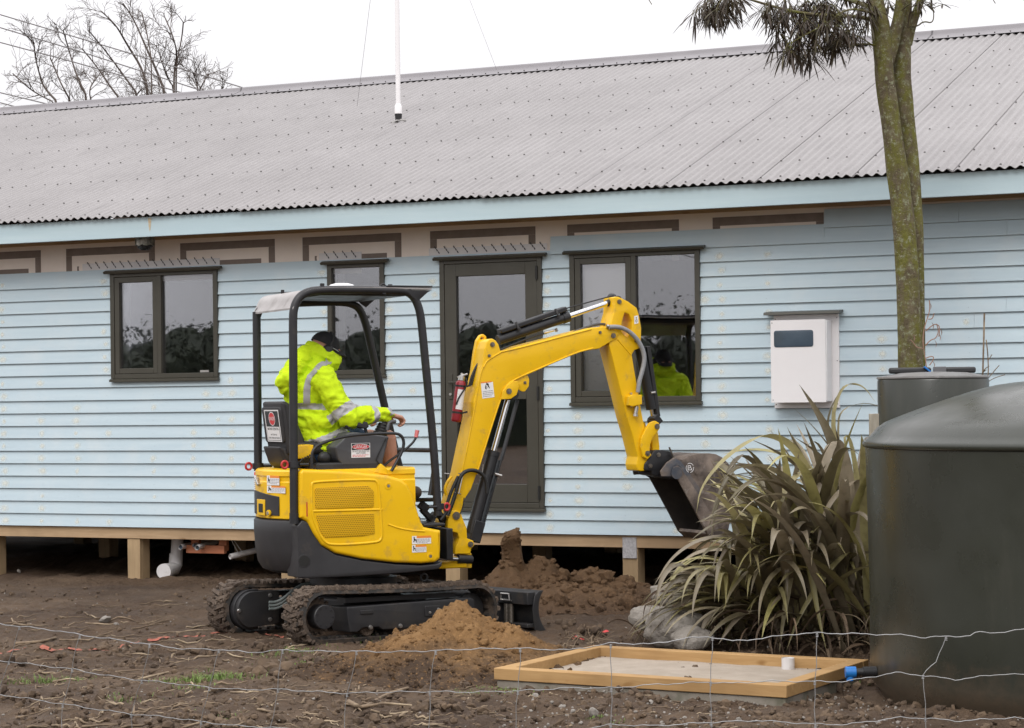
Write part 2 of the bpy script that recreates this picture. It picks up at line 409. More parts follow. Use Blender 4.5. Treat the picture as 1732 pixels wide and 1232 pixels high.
    t.bsdf(col, .9, 0, t.bump(t.noise(45, 8, .75, t.obj((1, 1, 1.2))), .9, .02), .2); m['bark'] = t.mat
    m['bare'] = pm('grey bare twigs', (.062, .047, .039), (.10, .078, .065), 2, rough=.9)
    m['cable'] = pm('overhead cable', (.16, .15, .15), rough=.6)
    m['wood'] = pm('far evergreen wood', (.012, .018, .010), (.03, .038, .02), 2.5, rough=.9)
    # leaves with a tint attribute (x = hue mix, y = brightness)
    def leaf(name, a, b, c, rough=.36, trans=.22):
        t = NT(name); at_ = t.n('ShaderNodeAttribute', attribute_name='tint'); sx = t.n('ShaderNodeSeparateColor'); t.l(at_.outputs['Color'], sx.inputs[0])
        col = t.mix(t.ramp(sx.outputs[0], 0, .55), a, b); col = t.mix(t.ramp(sx.outputs[0], .6, 1), col, c)
        col = t.mix(t.math('MULTIPLY', t.ramp(t.noise(14, 4, .6, t.obj()), .5, .75), .5), col, tuple(x*.55 for x in a))
        col = t.mix(sx.outputs[1], (0, 0, 0), col)
        p = t.n('ShaderNodeBsdfPrincipled'); t.l(col, p.inputs['Base Color']); p.inputs['Roughness'].default_value = rough; p.inputs['Specular IOR Level'].default_value = .45
        tl = t.n('ShaderNodeBsdfTranslucent'); t.l(col, tl.inputs[0]); ms = t.n('ShaderNodeMixShader'); ms.inputs[0].default_value = trans
        t.l(p.outputs[0], ms.inputs[1]); t.l(tl.outputs[0], ms.inputs[2]); t.l(ms.outputs[0], t.out.inputs[0]); return t.mat
    m['flax'] = leaf('flax leaf', (.125, .105, .048), (.29, .24, .17), (.41, .37, .14))
    m['deadleaf'] = leaf('dry flax leaf', (.10, .06, .038), (.24, .165, .105), (.32, .25, .16), .7, .15)
    m['lance'] = leaf('dark narrow leaf', (.042, .026, .017), (.064, .043, .026), (.08, .066, .028), .5, .2)
    m['bluefit'] = pm('blue plastic fitting', (.015, .17, .52), rough=.35)
    m['orange'] = pm('orange marking paint', (.40, .105, .065), (.20, .075, .048), 25, rough=.8)
    m['red'] = pm('red plastic scrap', (.55, .05, .05), rough=.5)
    return m
M = make_materials()

# ------------------------------------------------------------------ world, sun, camera
def make_world():
    w = bpy.data.worlds.new('World'); SC.world = w; w.use_nodes = True; t = w.node_tree; t.nodes.clear()
    out = t.nodes.new('ShaderNodeOutputWorld'); bg = t.nodes.new('ShaderNodeBackground'); bg.inputs['Strength'].default_value = .1
    sky = t.nodes.new('ShaderNodeTexSky'); sky.sky_type = 'NISHITA'; sky.sun_disc = False
    sky.sun_elevation = R(42); sky.sun_rotation = R(200); sky.air_density = 1; sky.dust_density = 4
    hs = t.nodes.new('ShaderNodeHueSaturation'); hs.inputs['Saturation'].default_value = .12; t.links.new(sky.outputs[0], hs.inputs['Color'])
    # cloud deck: overcast luminance rising from horizon to zenith
    tc = t.nodes.new('ShaderNodeTexCoord'); sx = t.nodes.new('ShaderNodeSeparateXYZ'); t.links.new(tc.outputs['Generated'], sx.inputs[0])
    mr = t.nodes.new('ShaderNodeMapRange'); t.links.new(sx.outputs['Z'], mr.inputs[0])
    mr.inputs[1].default_value = 0; mr.inputs[2].default_value = 1; mr.inputs[3].default_value = 7.9; mr.inputs[4].default_value = 25
    nz = t.nodes.new('ShaderNodeTexNoise'); nz.inputs['Scale'].default_value = 1.6; nz.inputs['Detail'].default_value = 4; t.links.new(tc.outputs['Generated'], nz.inputs['Vector'])
    m2 = t.nodes.new('ShaderNodeMapRange'); t.links.new(nz.outputs['Fac'], m2.inputs[0]); m2.inputs[1].default_value = .3; m2.inputs[2].default_value = .7; m2.inputs[3].default_value = .96; m2.inputs[4].default_value = 1.04
    mu = t.nodes.new('ShaderNodeMath'); mu.operation = 'MULTIPLY'; t.links.new(mr.outputs[0], mu.inputs[0]); t.links.new(m2.outputs[0], mu.inputs[1])
    cl = t.nodes.new('ShaderNodeMix'); cl.data_type = 'RGBA'; cl.blend_type = 'MULTIPLY'; cl.inputs[0].default_value = 1
    cl.inputs[6].default_value = (.985, .975, 1.0, 1); t.links.new(mu.outputs[0], cl.inputs[7])
    mx = t.nodes.new('ShaderNodeMix'); mx.data_type = 'RGBA'; mx.inputs[0].default_value = .96
    t.links.new(hs.outputs[0], mx.inputs[6]); t.links.new(cl.outputs[2], mx.inputs[7]); t.links.new(mx.outputs[2], bg.inputs[0]); t.links.new(bg.outputs[0], out.inputs[0])
    su = bpy.data.lights.new('sun', 'SUN'); su.energy = 1.1; su.angle = R(22); su.color = (1, .975, .94)
    so = bpy.data.objects.new('sun', su); COL.objects.link(so)
    d = Vector((.34*math.cos(R(42)), .94*math.cos(R(42)), -math.sin(R(42))))
    so.rotation_euler = d.to_track_quat('-Z', 'Y').to_euler(); so.location = (-3, -6, 9)
    cam = bpy.data.cameras.new('camera'); co = bpy.data.objects.new('camera', cam); COL.objects.link(co)
    cam.sensor_fit = 'HORIZONTAL'; cam.sensor_width = 36; cam.lens = 36*F_PX/1732; cam.shift_x = 0; cam.shift_y = (PY-616)/1732
    cam.clip_start = .1; cam.clip_end = 3000
    mtx = Matrix.Identity(4)
    for i in range(3):
        mtx[i][0] = RV[i]; mtx[i][1] = UV[i]; mtx[i][2] = (0, -1, 0)[i]; mtx[i][3] = CAM[i]
    co.matrix_world = mtx; SC.camera = co
    vs = SC.view_settings; vs.view_transform = 'Standard'; vs.look = 'None'; vs.exposure = 0; vs.gamma = 1; vs.use_curve_mapping = False
    SC.display_settings.display_device = 'sRGB'
    SC.cycles.max_bounces = 8; SC.cycles.transparent_max_bounces = 16; SC.cycles.use_denoising = True
    SC.render.film_transparent = False
make_world()

# ------------------------------------------------------------------ house
TH = math.atan(F_PX/8060)
F0 = np.array([0, 17.7, 0]); S_ = np.array([math.cos(TH), -math.sin(TH), 0]); N_ = np.array([-math.sin(TH), -math.cos(TH), 0])
def fac(u, v, off=0.0):
    r = ray(u, v); t = ((F0+N_*off-CAM) @ N_)/(r @ N_); p = CAM+r*t-F0; return float(p @ S_), float(p[2])
SL, SR = -9.6, 6.0         # house ends along the facade
DEP = 11.0
OPEN = {'w1': (-3.955, -2.825, 1.83, 2.79), 'w2': (-1.715, -1.165, 1.83, 2.79), 'door': (-.637, .298, .70, 2.785), 'w3': (.547, 1.67, 1.57, 2.79)}
RP = .1151; ZB = .49
def make_house():
    H = empty('house', tuple(F0), -TH)
    tag(H, 'long pale blue weatherboard house with grey corrugated roof, standing on timber posts', 'house')
    ops = list(OPEN.values())
    def pieces(s0, s1, z0, z1):
        """rectangle minus openings -> list of rectangles"""
        zs = sorted({z0, z1, *[z for o in ops for z in (o[2], o[3]) if z0 < z < z1 and o[1] > s0 and o[0] < s1]}); out = []
        for a, b in zip(zs, zs[1:]):
            cuts = sorted((o[0], o[1]) for o in ops if o[2] < b-1e-6 and o[3] > a+1e-6 and o[1] > s0 and o[0] < s1); s = s0
            for c0, c1 in cuts:
                if c0 > s: out.append((s, c0, a, b))
                s = max(s, c1)
            if s < s1: out.append((s, s1, a, b))
        return out
    # wall lined with wrap
    w = MB()
    for a, b, c, d in pieces(SL, SR, .485, 3.20): w.box(a, b, .0, .09, c, d)
    for s in (SL, SR-.09): w.box(s, s+.09, .092, DEP, .485, 3.2)
    w.box(SL, SR, DEP+.002, DEP+.09, .485, 3.2)
    for s in (SL+.001, SR-.091):     # gables
        w.prism([(.0, 3.203), (DEP, 3.203), (DEP/2, 4.9)], lambda p, h: (h, p[0], p[1]), s, s+.088)
    wall = w.build('wall', M['wrap'], H)
    # printed brackets and flashing tape on the wrap
    p = MB(); T = .003
    def rect(a, b, c, d, m=0, t=T): p.box(a, b, -t, -.0005, c, d, m)
    br = [(-90, -20), (-20, 69), (112, 262), (305, 465), (512, 679), (728, 906), (960, 1149), (1206, 1394)]
    for u0, u1 in br:
        s0 = fac(u0, 420)[0]; s1 = fac(u1, 420)[0]; zt = 3.03; th = .068; tw = .062
        if u0 < 0: s0 -= .15
        rect(s0, s1, zt-th, zt); rect(s0, s0+tw, 2.70, zt-th-.0008); rect(s1-tw, s1, 2.70, zt-th-.0008)
        rect(s0+.12, s1-.14, 2.80, 2.865)
        p.lathe([(.0, -.0055), (.05, -.0055)], 16, (s0+.19, 0, 2.845), 1, False, 'y')
    p.build('printed_marking', [M['wrapink'], M['wrap']], wall)
    for u0, u1, z1 in ((140, 372, 2.885), (540, 612, 2.885), (726, 926, 2.885)):
        ft = MB(); a = fac(u0, 440)[0]; b = fac(u1, 440)[0]; ft.box(a, b, -.006, -.0035, 2.70, z1)
        n = int((b-a)/.088)
        for i in range(n):
            x = a+.05+i*.088
            for k in range(3):
                xx = x+k*.017; zz = z1+.012-k*.021
                ft.add([(xx, -.0075, zz), (xx+.008, -.0075, zz+.004), (xx+.021, -.0075, zz-.014), (xx+.012, -.0075, zz-.020)], [(0, 1, 2, 3)], 1)
        ft.build('flashing_tape', [M['tape'], M['ink']], wall)
    # weatherboards
    b = MB(); uvs = []
    def board(s0, s1, z0, z1, zt):
        for a, c, lo, hi in pieces(s0, s1, z0, z1):
            def th(z): return .030 - .020*(z-z0)/(zt-z0)
            y0, y1 = -th(lo), -th(hi)
            # face, underside, top, ends
            b.add([(a, y0, lo), (c, y0, lo), (c, y1, hi), (a, y1, hi), (a, -.0085, lo), (c, -.0085, lo), (c, -.0085, hi), (a, -.0085, hi)],
                  [(0, 1, 2, 3), (4, 5, 1, 0), (3, 2, 6, 7), (0, 3, 7, 4), (1, 5, 6, 2)], 0)
    rr = random.Random(3)
    for k in range(22):
        z0 = ZB+k*RP; top = 19 if True else 0
        spans = []
        if k <= 19: spans.append((SL, .37, .147 if k == 19 else RP))
        if k <= 20: spans.append((.3701, 2.69, .147 if k == 20 else RP))
        spans.append((2.6901, SR, .147 if k == 21 else RP))
        for s0, s1, h in spans:
            z1 = z0+h-.001
            cuts = [s0] + sorted(x for x in (rr.uniform(-8.6, -5.6), rr.uniform(3.4, 5.4)) if s0 < x < s1) + [s1]
            for a, c in zip(cuts, cuts[1:]): board(a, c-.0015 if c != s1 else c, z0+rr.uniform(-.0008, .0008), z1, z0+h)
    boards = b.build('weatherboards', M['board'], H, sharp=20)
    # putty primer patches over the nails (each lies 1 mm proud of its board)
    q = MB(); qn = MB(); cols = []
    for u, lo, hi, pr in ((10, 0, 20, .75), (73, 0, 12, .75), (133, 0, 11, .55), (186, 0, 11, .35), (263, 0, 11, .5), (330, 0, 9, .6), (395, 0, 12, .75), (374, 7, 19, .9), (182, 12, 20, .55),
                        (352, 9, 11, .6), (552, 9, 20, .8), (662, 7, 20, .8), (738, 0, 20, .35), (930, 0, 20, .7), (981, 0, 10, .85), (1062, 0, 12, .6), (1145, 0, 4, .9), (1195, 4, 20, .85),
                        (1224, 8, 20, .8), (1303, 3, 20, .6), (1495, 9, 14, .8), (700, 2, 12, .3), (1640, 6, 16, .3), (-60, 0, 18, .6), (-150, 0, 18, .5)):
        s = fac(u, 760)[0]
        for k in range(lo, min(hi, 20)):
            zc = ZB+k*RP+.044; ss = s+rr.uniform(-.012, .012)
            if any(o[0]-.03 < ss < o[1]+.03 and o[2]-.03 < zc < o[3]+.03 for o in ops): continue
            yb = -(.030-.020*.044/RP)-.0012
            qn.lathe([(0, -.0022), (.0028, -.002)], 6, (ss+rr.uniform(-.02, .02), yb+.0012, zc-.004), 0, False, 'y')
            if rr.random() > pr: continue
            r = rr.choice((.030, .038, .046, .055)) ; rz = min(r*rr.uniform(.75, 1.1), .040)
            sl = .020/RP
            q.add([(ss-r, yb-.001+(-rz)*sl, zc-rz), (ss+r, yb-.001+(-rz)*sl, zc-rz), (ss+r, yb-.001+rz*sl, zc+rz), (ss-r, yb-.001+rz*sl, zc+rz)], [(0, 1, 2, 3)])
    po = q.build('primer_patches', M['primer'], boards, sharp=0, recalc=False); tag(po, kind='stuff')
    uvl = po.data.uv_layers.new(name='UVMap'); uvl.data.foreach_set('uv', np.tile(np.array([-1, -1, 1, -1, 1, 1, -1, 1], np.float32), len(po.data.polygons)))
    tag(qn.build('nail_holes', M['nail'], boards), kind='stuff')
    # fascia, soffit framing
    f = MB(); f.box(SL-.1, SR+.1, -.45, -.428, 3.062, 3.237); f.build('fascia', M['fascia'], H, bevel=.004)
    f = MB()
    s = SL
    while s < SR:
        f.box(s, s+.045, -.427, -.002, 3.14, 3.20); s += .9
    f.box(SL, SR, -.03, -.0035, 3.07, 3.135)
    f.build('rafter_tails', M['timber'], H)
    st = MB(); sx = fac(252, 382, .455)[0]
    st.add([(sx-.012, -.4512, 3.225), (sx+.022, -.4512, 3.225), (sx+.016, -.4512, 3.15), (sx+.006, -.4512, 3.105), (sx-.006, -.4512, 3.15)], [(0, 1, 2, 3, 4)])
    st.build('rust_stain', pm('rust stain', (.55, .37, .2), (.5, .5, .4), 30, rough=.7), H)
    # roof
    P = R(18.5); E0, EZ = -.50, 3.247; cp, sp = math.cos(P), math.sin(P); L = (DEP/2-E0)/cp
    def rp(s, l, h, back=False):
        y = E0+l*cp - h*sp; z = EZ+l*sp+h*cp
        return (s, DEP-y if back else y, z)
    rf = MB(); WV = .0762; A = .0105; seg = 8; sh = WV*10; r0 = SL-.35; nsh = int((SR+.7-r0+.35)/sh)+1
    def hgt(x): return A*math.cos(2*math.pi*x/WV)
    for back in (False, True):
        for i in range(nsh):
            n = 84; vs = []
            for k in range(n+1):
                x = (i*sh) + k/80*sh; lift = .0012+.0065*(k/84)
                e = .006*math.sin(i*2.3)
                vs += [rp(r0+x, e, hgt(x)+lift, back), rp(r0+x, L-.03, hgt(x)+lift, back)]
            rf.add(vs, [(2*k, 2*k+2, 2*k+3, 2*k+1) for k in range(n)], 0, True)
            if not back:   # lip of the lap and the cut end of the sheet
                ve = []
                for k in range(n+1):
                    x = (i*sh)+k/80*sh; lift = .0012+.0065*(k/84); e = .006*math.sin(i*2.3); ve += [rp(r0+x, e, hgt(x)+lift-.0002), rp(r0+x, e+.002, hgt(x)+lift-.0045)]
                rf.add(ve, [(2*k, 2*k+1, 2*k+3, 2*k+2) for k in range(n)], 0, True)
    # screws on the crests
    rows = [(.06, (2,)), (.62, (2, 3)), (1.52, (3, 2, 2)), (2.42, (3, 2, 2)), (3.32, (2, 3, 3)), (4.22, (3, 2, 2)), (5.1, (3, 2, 3))]
    for l, pat in rows:
        k = 1; j = 0
        while k*WV < SR+.7-r0:
            x = k*WV; c = rp(r0+x, l+rr.uniform(-.01, .01), A+.004); c2 = rp(r0+x, l, A+.013)
            if not (SL-.3 < r0+x < SR+.3): k += pat[j % len(pat)]; j += 1; continue
            rf.cyl(c, (c[0], c[1]+(c2[1]-rp(r0+x, l, A+.004)[1]), c[2]+(c2[2]-rp(r0+x, l, A+.004)[2])), .0095, 6, 1, .006)
            k += pat[j % len(pat)]; j += 1
    roof = rf.build('roof', [M['roof'], M['screw']], H, sharp=0, recalc=False)
    un = MB()       # dark underlay below the sheets
    un.add([rp(SL, .03, -.014), rp(SR, .03, -.014), rp(SR, L, -.014), rp(SL, L, -.014)], [(0, 1, 2, 3)])
    un.add([rp(SL, .03, -.014, True), rp(SR, .03, -.014, True), rp(SR, L, -.014, True), rp(SL, L, -.014, True)], [(0, 1, 2, 3)])
    un.build('roof_underlay', M['screw'], roof)
    rc = MB(); zr = EZ+L*sp; yc = DEP/2
    prof = [(-.235, -.056), (-.225, -.048)] + [(-.045, .018), (-.035, .045)] + [(-.026*math.cos(a)*1.2, .048+.022*math.sin(a)) for a in [i*math.pi/6 for i in range(1, 6)]] + [(.035, .045), (.045, .018), (.225, -.048), (.235, -.056)]
    n = 34
    for a, c in zip(np.linspace(SL-.4, SR+.4, 5), np.linspace(SL-.4, SR+.4, 5)[1:]):
        rc.add([(x, yc+y, zr+z) for x in (a+.0, c+.02) for y, z in prof], [(i, i+1, len(prof)+i+1, len(prof)+i) for i in range(len(prof)-1)], 0, True)
    for i in range(100):
        x = SL+.1+i*(SR-SL)/100; rc.cyl((x, yc-.21, zr-.041), (x, yc-.212, zr-.031), .007, 6, 1)
    rc.build('ridge_cap', [M['ridge'], M['screw']], roof, sharp=50, recalc=False)
    # floor, bearers, piles
    fl = MB(); fl.box(SL, SR, .0925, DEP-.001, .49, .53); fl.build('floor', M['roomfloor'], H)
    bb = MB(); bb.box(SL, SR, .001, .047, .385, .4835); 
    for y in (1.85, 3.65, 5.45, 7.25, 9.05, 10.8): bb.box(SL, SR, y, y+.09, .34, .484)
    s = SL+.2
    while s < SR: bb.box(s, s+.045, .0485, DEP, .39, .4838) if False else None; s += .45
    bb.build('bearer', M['timber'], H, bevel=.003)
    for i in range(-4, 4):
        s = -.57+i*1.6
        for j, y in enumerate((.010, 1.84, 3.64, 5.44, 7.24, 9.04)):
            c = MB(); c.box(s-.066, s+.066, y+(.04 if j == 0 else 0), y+.16, -.25, .3835 if j == 0 else .339)
            if j == 0: c.box(s-.066, s+.066, y-.0, y+.0395, -.25, .3835)
            po = c.build('foundation_post', M['post'], H, bevel=.004)
            if j == 0 and i == 1:
                g = MB(); g.box(s-.06, s+.06, -.0035, .0085, .30, .47); g.build('nail_plate', M['nailplate'], po)
    # windows
    def window(key, name, muls, sash, door=False):
        s0, s1, z0, z1 = OPEN[key]; fw = .042
        m = MB(); yo, yi = -.046, .085
        m.box(s0, s0+fw, yo, yi, z0, z1); m.box(s1-fw, s1, yo, yi, z0, z1); m.box(s0+fw, s1-fw, yo, yi, z1-fw, z1); m.box(s0+fw, s1-fw, yo, yi, z0, z0+fw)
        for x in muls: m.box(x-.02, x+.02, yo, yi, z0+fw, z1-fw)
        o = m.build(name, M['frame'], H, bevel=.003)
        edges = [s0+fw] + [c for x in muls for c in (x-.02, x+.02)] + [s1-fw]
        panes = list(zip(edges[::2], edges[1::2])); pn = MB()
        for i, (a, c) in enumerate(panes):
            if i in sash:
                sw = .048; e = .003; ss = MB(); y0, y1 = -.040, .02
                za, zb = z0+fw+e, z1-fw-e; aa, cc = a+e, c-e
                if door:
                    sw = .105; zl = z0+fw+.155; zt = z1-fw-.105; zm = z0+fw+.86
                    ss.box(aa, aa+sw, y0, y1, za, zb); ss.box(cc-sw, cc, y0, y1, za, zb); ss.box(aa+sw, cc-sw, y0, y1, za, zl); ss.box(aa+sw, cc-sw, y0, y1, zt, zb); ss.box(aa+sw, cc-sw, y0, y1, zm, zm+.09)
                    pn.box(aa+sw-.01, cc-sw+.01, -.012, -.006, zl, zm); pn.box(aa+sw-.01, cc-sw+.01, -.012, -.006, zm+.09, zt)
                    dl = ss.build('leaf', M['frame'], o, bevel=.003)
                    h = MB(); hx = aa+.05; hz = z0+1.02
                    h.box(hx-.016, hx+.016, -.049, -.0405, hz-.11, hz+.10); h.tube([(hx, -.049, hz+.03), (hx, -.085, hz+.03), (hx+.12, -.088, hz+.03)], .009, 8)
                    h.build('handle', M['frame'], o, bevel=.002)
                    k = MB(); k.cyl((hx, -.049, hz-.07), (hx, -.056, hz-.07), .012, 10); k.build('keyhole', M['steel'], o)
                    for hz_ in (z0+.13, z0+.95, z1-.14):
                        k = MB(); k.cyl((cc+.004, -.05, hz_-.055), (cc+.004, -.05, hz_+.055), .011, 10); k.build('hinge', M['framedk'], o)
                else:
                    ss.box(aa, aa+sw, y0, y1, za, zb); ss.box(cc-sw, cc, y0, y1, za, zb); ss.box(aa+sw, cc-sw, y0, y1, za, za+sw); ss.box(aa+sw, cc-sw, y0, y1, zb-sw, zb)
                    ss.build('sash', M['frame'], o, bevel=.003)
                    pn.box(aa+sw-.01, cc-sw+.01, -.012, -.006, za+sw-.01, zb-sw+.01)
            else:
                pn.box(a-.005, c+.005, -.012, -.006, z0+fw-.005, z1-fw+.005)
                if key == 'w1':
                    st_ = MB(); st_.box(c-.16, c-.07, -.016, -.0125, z0+fw+.004, z0+fw+.022); st_.build('stay', M['steel'], o)
        pn.build('pane', M['glass'], o)
        hd = MB(); hd.prism([(-.047, z1+.002), (-.075, z1-.012), (-.085, z1+.006), (-.05, z1+.022), (-.031, z1+.022), (-.031, z1+.002)], lambda p, h: (h, p[0], p[1]), s0-.045, s1+.05)
        hd.build('hood', M['frame'], o)
        sl = MB(); sl.prism([(-.031, z0-.001), (-.031, z0-.028), (-.066, z0-.028), (-.066, z0-.012), (-.0465, z0-.001)], lambda p, h: (h, p[0], p[1]), s0-.006, s1+.012)
        sl.build('sill', M['frame'], o)
        ln = MB()      # white reveal liners inside
        ln.box(s0, s0+.018, .087, .24, z0, z1); ln.box(s1-.018, s1, .087, .24, z0, z1); ln.box(s0+.018, s1-.018, .087, .24, z1-.018, z1); ln.box(s0+.018, s1-.018, .087, .24, z0, z0+.018)
        ln.build('reveal', M['liner'], o)
        return o
    window('w1', 'window', [-3.432], [0]); window('w2', 'window', [], [])
    window('w3', 'window', [1.105], [0]); window('door', 'door', [], [0], True)
    # rooms behind the glass
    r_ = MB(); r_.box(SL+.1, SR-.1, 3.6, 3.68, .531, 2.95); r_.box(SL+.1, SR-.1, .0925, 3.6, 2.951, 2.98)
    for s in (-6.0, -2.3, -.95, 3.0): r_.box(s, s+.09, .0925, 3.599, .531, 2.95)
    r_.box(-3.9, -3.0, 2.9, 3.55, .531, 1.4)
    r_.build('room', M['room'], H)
    wb = MB(); wb.box(.565, 1.085, .045, .06, 1.59, 2.77); wb.build('lining_sheet', M['liner'], H)
    cb = MB(); cb.box(1.30, 1.55, 1.9, 2.3, .531, 2.6); cb.box(1.551, 1.57, 1.4, 2.2, .531, 2.5); cb.build('cupboard', M['brick'], H)
    return H, rp
HOUSE, roof_pt = make_house()
HM = Matrix.Translation(Vector(F0)) @ Matrix.Rotation(-TH, 4, 'Z')
def hw(p): return HM @ Vector(p)

# ------------------------------------------------------------------ things on the house
def make_house_things():
    # meter box
    s0, zb_ = fac(1311, 688, .03); s1, zt_ = fac(1419, 530, .03); zb_, zt_ = 1.505, 2.235
    b = empty('meter_box', hw((s0, -.032, zb_)), -TH); w = s1-s0; h = zt_-zb_
    tag(b, 'white wall cabinet with a dark slot window and a black hood, on the blue boards', 'meter box')
    m = MB(); m.box(0, w, -.012, .02, 0, h)
    for x in (.014, w-.014):
        for z in (.03, h*.5, h-.03): m.cyl((x, -.012, z), (x, -.014, z), .004, 6, 1)
    m.build('backplate', [M['white'], M['black']], b, bevel=.003)
    dw = w-.085
    m = MB(); m.box(.03, .03+dw, -.155, -.0125, .05, h-.05); m.build('body', M['white'], b, bevel=.006)
    m = MB(); m.box(.022, .026+dw-.004, -.168, -.1555, .045, h-.045); m.cyl((.035, -.168, h-.065), (.035, -.170, h-.065), .004, 6, 1); m.cyl((.037, -.168, .065), (.037, -.170, .065), .004, 6, 1)
    m.box(.30, .345, -.1683, -.1675, .068, .075, 2)
    m.build('door', [M['white'], M['black'], M['tape']], b, bevel=.004)
    ol = fillet([(.05, h-.255), (.05+.315, h-.255), (.05+.315, h-.125), (.05, h-.125)], .02)
    m = MB(); side_plate(m, [ol], -.1715, -.1685, .001); m.build('viewing_window', M['smoked'], b)
    m = MB(); m.prism([(.0, h+.032), (-.11, h+.020), (-.118, h+.001), (-.112, h-.002), (-.104, h+.010), (0, h+.016)], lambda p, q: (q, p[0], p[1]), -.05, w+.035); m.build('hood', M['frame'], b)
    # mast on the roof
    # find roof point under pixel (674, 208)
    best = None
    for i in range(400):
        Y = 17+i*.02; p = at(674, 208, Y); q = HM.inverted() @ Vector(p); l = (q.y+.50)/math.cos(R(18.5)); z = 3.247+l*math.sin(R(18.5))
        if best is None or abs(q.z-z) < best[0]: best = (abs(q.z-z), q.copy())
    q = best[1]; base = hw(q)
    a = empty('antenna_mast', base); tag(a, 'tall thin white pole standing on the corrugated roof', 'mast')
    k = base.y/F_PX
    m = MB(); m.tube([(0, 0, .02), (0, 0, 5)], 4.2*k, 14); m.build('pole', M['white'], a)
    m = MB(); m.tube([(0, 0, .09), (0, 0, .17), (0, 0, .19)], [6.2*k, 6.2*k, 4.4*k], 14); m.tube([(0, 0, .03), (0, 0, .09)], [5.5*k, 6.4*k], 14, 1); m.build('collar', [M['white'], M['black']], a)
    m = MB(); m.beam((-.07, -.02, .0), (-.01, 0, .03), .05, .012); m.beam((.01, 0, .03), (.075, .0, .025), .05, .014); m.build('bracket', M['steel'], a)
    m = MB()
    for u, v in ((604, 180), (840, 118)):
        e = Vector(at(u, v, base.y+1.2)) - base; m.tube([(0, 0, 3.2), e], .0018, 4)
    m.build('guy_wire', M['cable'], a)
    # foil duct under the eave
    x, z = fac(245, 404, .30)
    d = empty('ventilation_duct', hw((x, -.30, z-.08)), -TH); tag(d, 'foil wrapped duct end hanging under the fascia', 'duct')
    m = MB(); n = 20; pr = [(.078, .125), (.079, .10), (.086, .07), (.085, .035), (.082, .018)]
    vs = []; fs = []
    for i in range(len(pr)):
        for kk in range(n):
            a_ = 2*math.pi*kk/n; j = 1+.07*math.sin(5*a_+i*2)+.04*math.sin(11*a_+i)
            vs.append((pr[i][0]*j*math.cos(a_), pr[i][0]*j*math.sin(a_), pr[i][1]+.006*math.sin(7*a_+i)))
    for i in range(len(pr)-1):
        for kk in range(n): fs.append((i*n+kk, i*n+(kk+1) % n, (i+1)*n+(kk+1) % n, (i+1)*n+kk))
    m.add(vs, fs, 0, True); m.build('foil_wrap', M['foil'], d)
    m = MB(); m.ball((0, 0, .02), .074, .074, .045, 18, 8, jit=.12); m.build('plastic_bag', pm('black bin bag', (.012, .012, .013), rough=.22, bump=.8, bscale=30, bdist=.03), d)
    # drain pipe
    px, pz = fac(299, 915, -.35); g = empty('drain_pipe', hw((px, .35, 0)), -TH); tag(g, 'thick white drain pipe dropping from the floor to a capped elbow', 'drain pipe')
    m = MB(); m.tube([(.02, 0, .485), (-.005, -.005, .17)], .055, 18); m.build('riser', M['pvc'], g)
    m = MB(); m.tube([(-.006, -.005, .23), (-.008, -.01, .13), (-.008, -.05, .092), (.02, -.22, .086)], [.062, .063, .064, .064], 18); m.build('elbow', M['pvc'], g)
    m = MB(); m.tube([(.0175, -.20, .0865), (.027, -.262, .0855)], .070, 20); m.build('cap', M['pvc'], g)
    # cradle and the thin pipes
    cx, cz = fac(347, 915, -.15)
    c = empty('pipe_cradle', hw((cx, .15, cz)), -TH); tag(c, 'orange timber cradle hanging under the house floor', 'cradle')
    m = MB(); m.box(-.19, .21, -.02, .025, -.112, -.040); m.build('rail', M['cradle'], c, bevel=.003)
    for x in (-.125, .165):
        m = MB(); m.box(x-.04, x+.04, .0255, .07, -.09, .44-cz+.04); m.build('hanger', M['cradle'], c, bevel=.003)
    def pipe(u0, v0, u1, v1, o0, o1, r, lab, grp):
        p0 = fac(u0, v0, -o0); p1 = fac(u1, v1, -o1); A_ = Vector((p0[0], o0, p0[1])); B_ = Vector((p1[0], o1, p1[1]))
        e = empty('pvc_pipe', hw(A_), -TH); tag(e, lab, 'pipe', grp)
        m = MB(); d_ = (B_-A_); n_ = d_.normalized()
        m.tube([Vector(), d_], r, 14, cap=False); m.tube([d_*.999, Vector()+n_*.001], r*.84, 14, cap=False); m.build('tube', M['pvc'], e, recalc=False)
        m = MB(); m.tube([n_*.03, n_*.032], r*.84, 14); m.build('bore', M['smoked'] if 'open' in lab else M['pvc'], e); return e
    pipe(305, 926, 350, 915, .02, .8, .024, 'open white pipe on the orange cradle, lying furthest left', 'white pipes under the house')
    pipe(329, 923, 372, 912, .10, .9, .022, 'open white pipe on the orange cradle, lying behind the two others', 'white pipes under the house')
    pipe(333, 927, 390, 908, .0, .8, .024, 'open white pipe crossing over the right half of the orange cradle', 'white pipes under the house')
    e = pipe(389, 942, 470, 922, .12, .55, .026, 'capped white pipe hung on string beside the excavator', 'white pipes under the house')
    m = MB(); m.tube([(-.02, .0, .21), (.07, .05, .005)], .0022, 5); m.tube([(-.01, .0, .21), (.10, .07, .02)], .0022, 5); m.build('string', M['string'], e)
make_house_things()
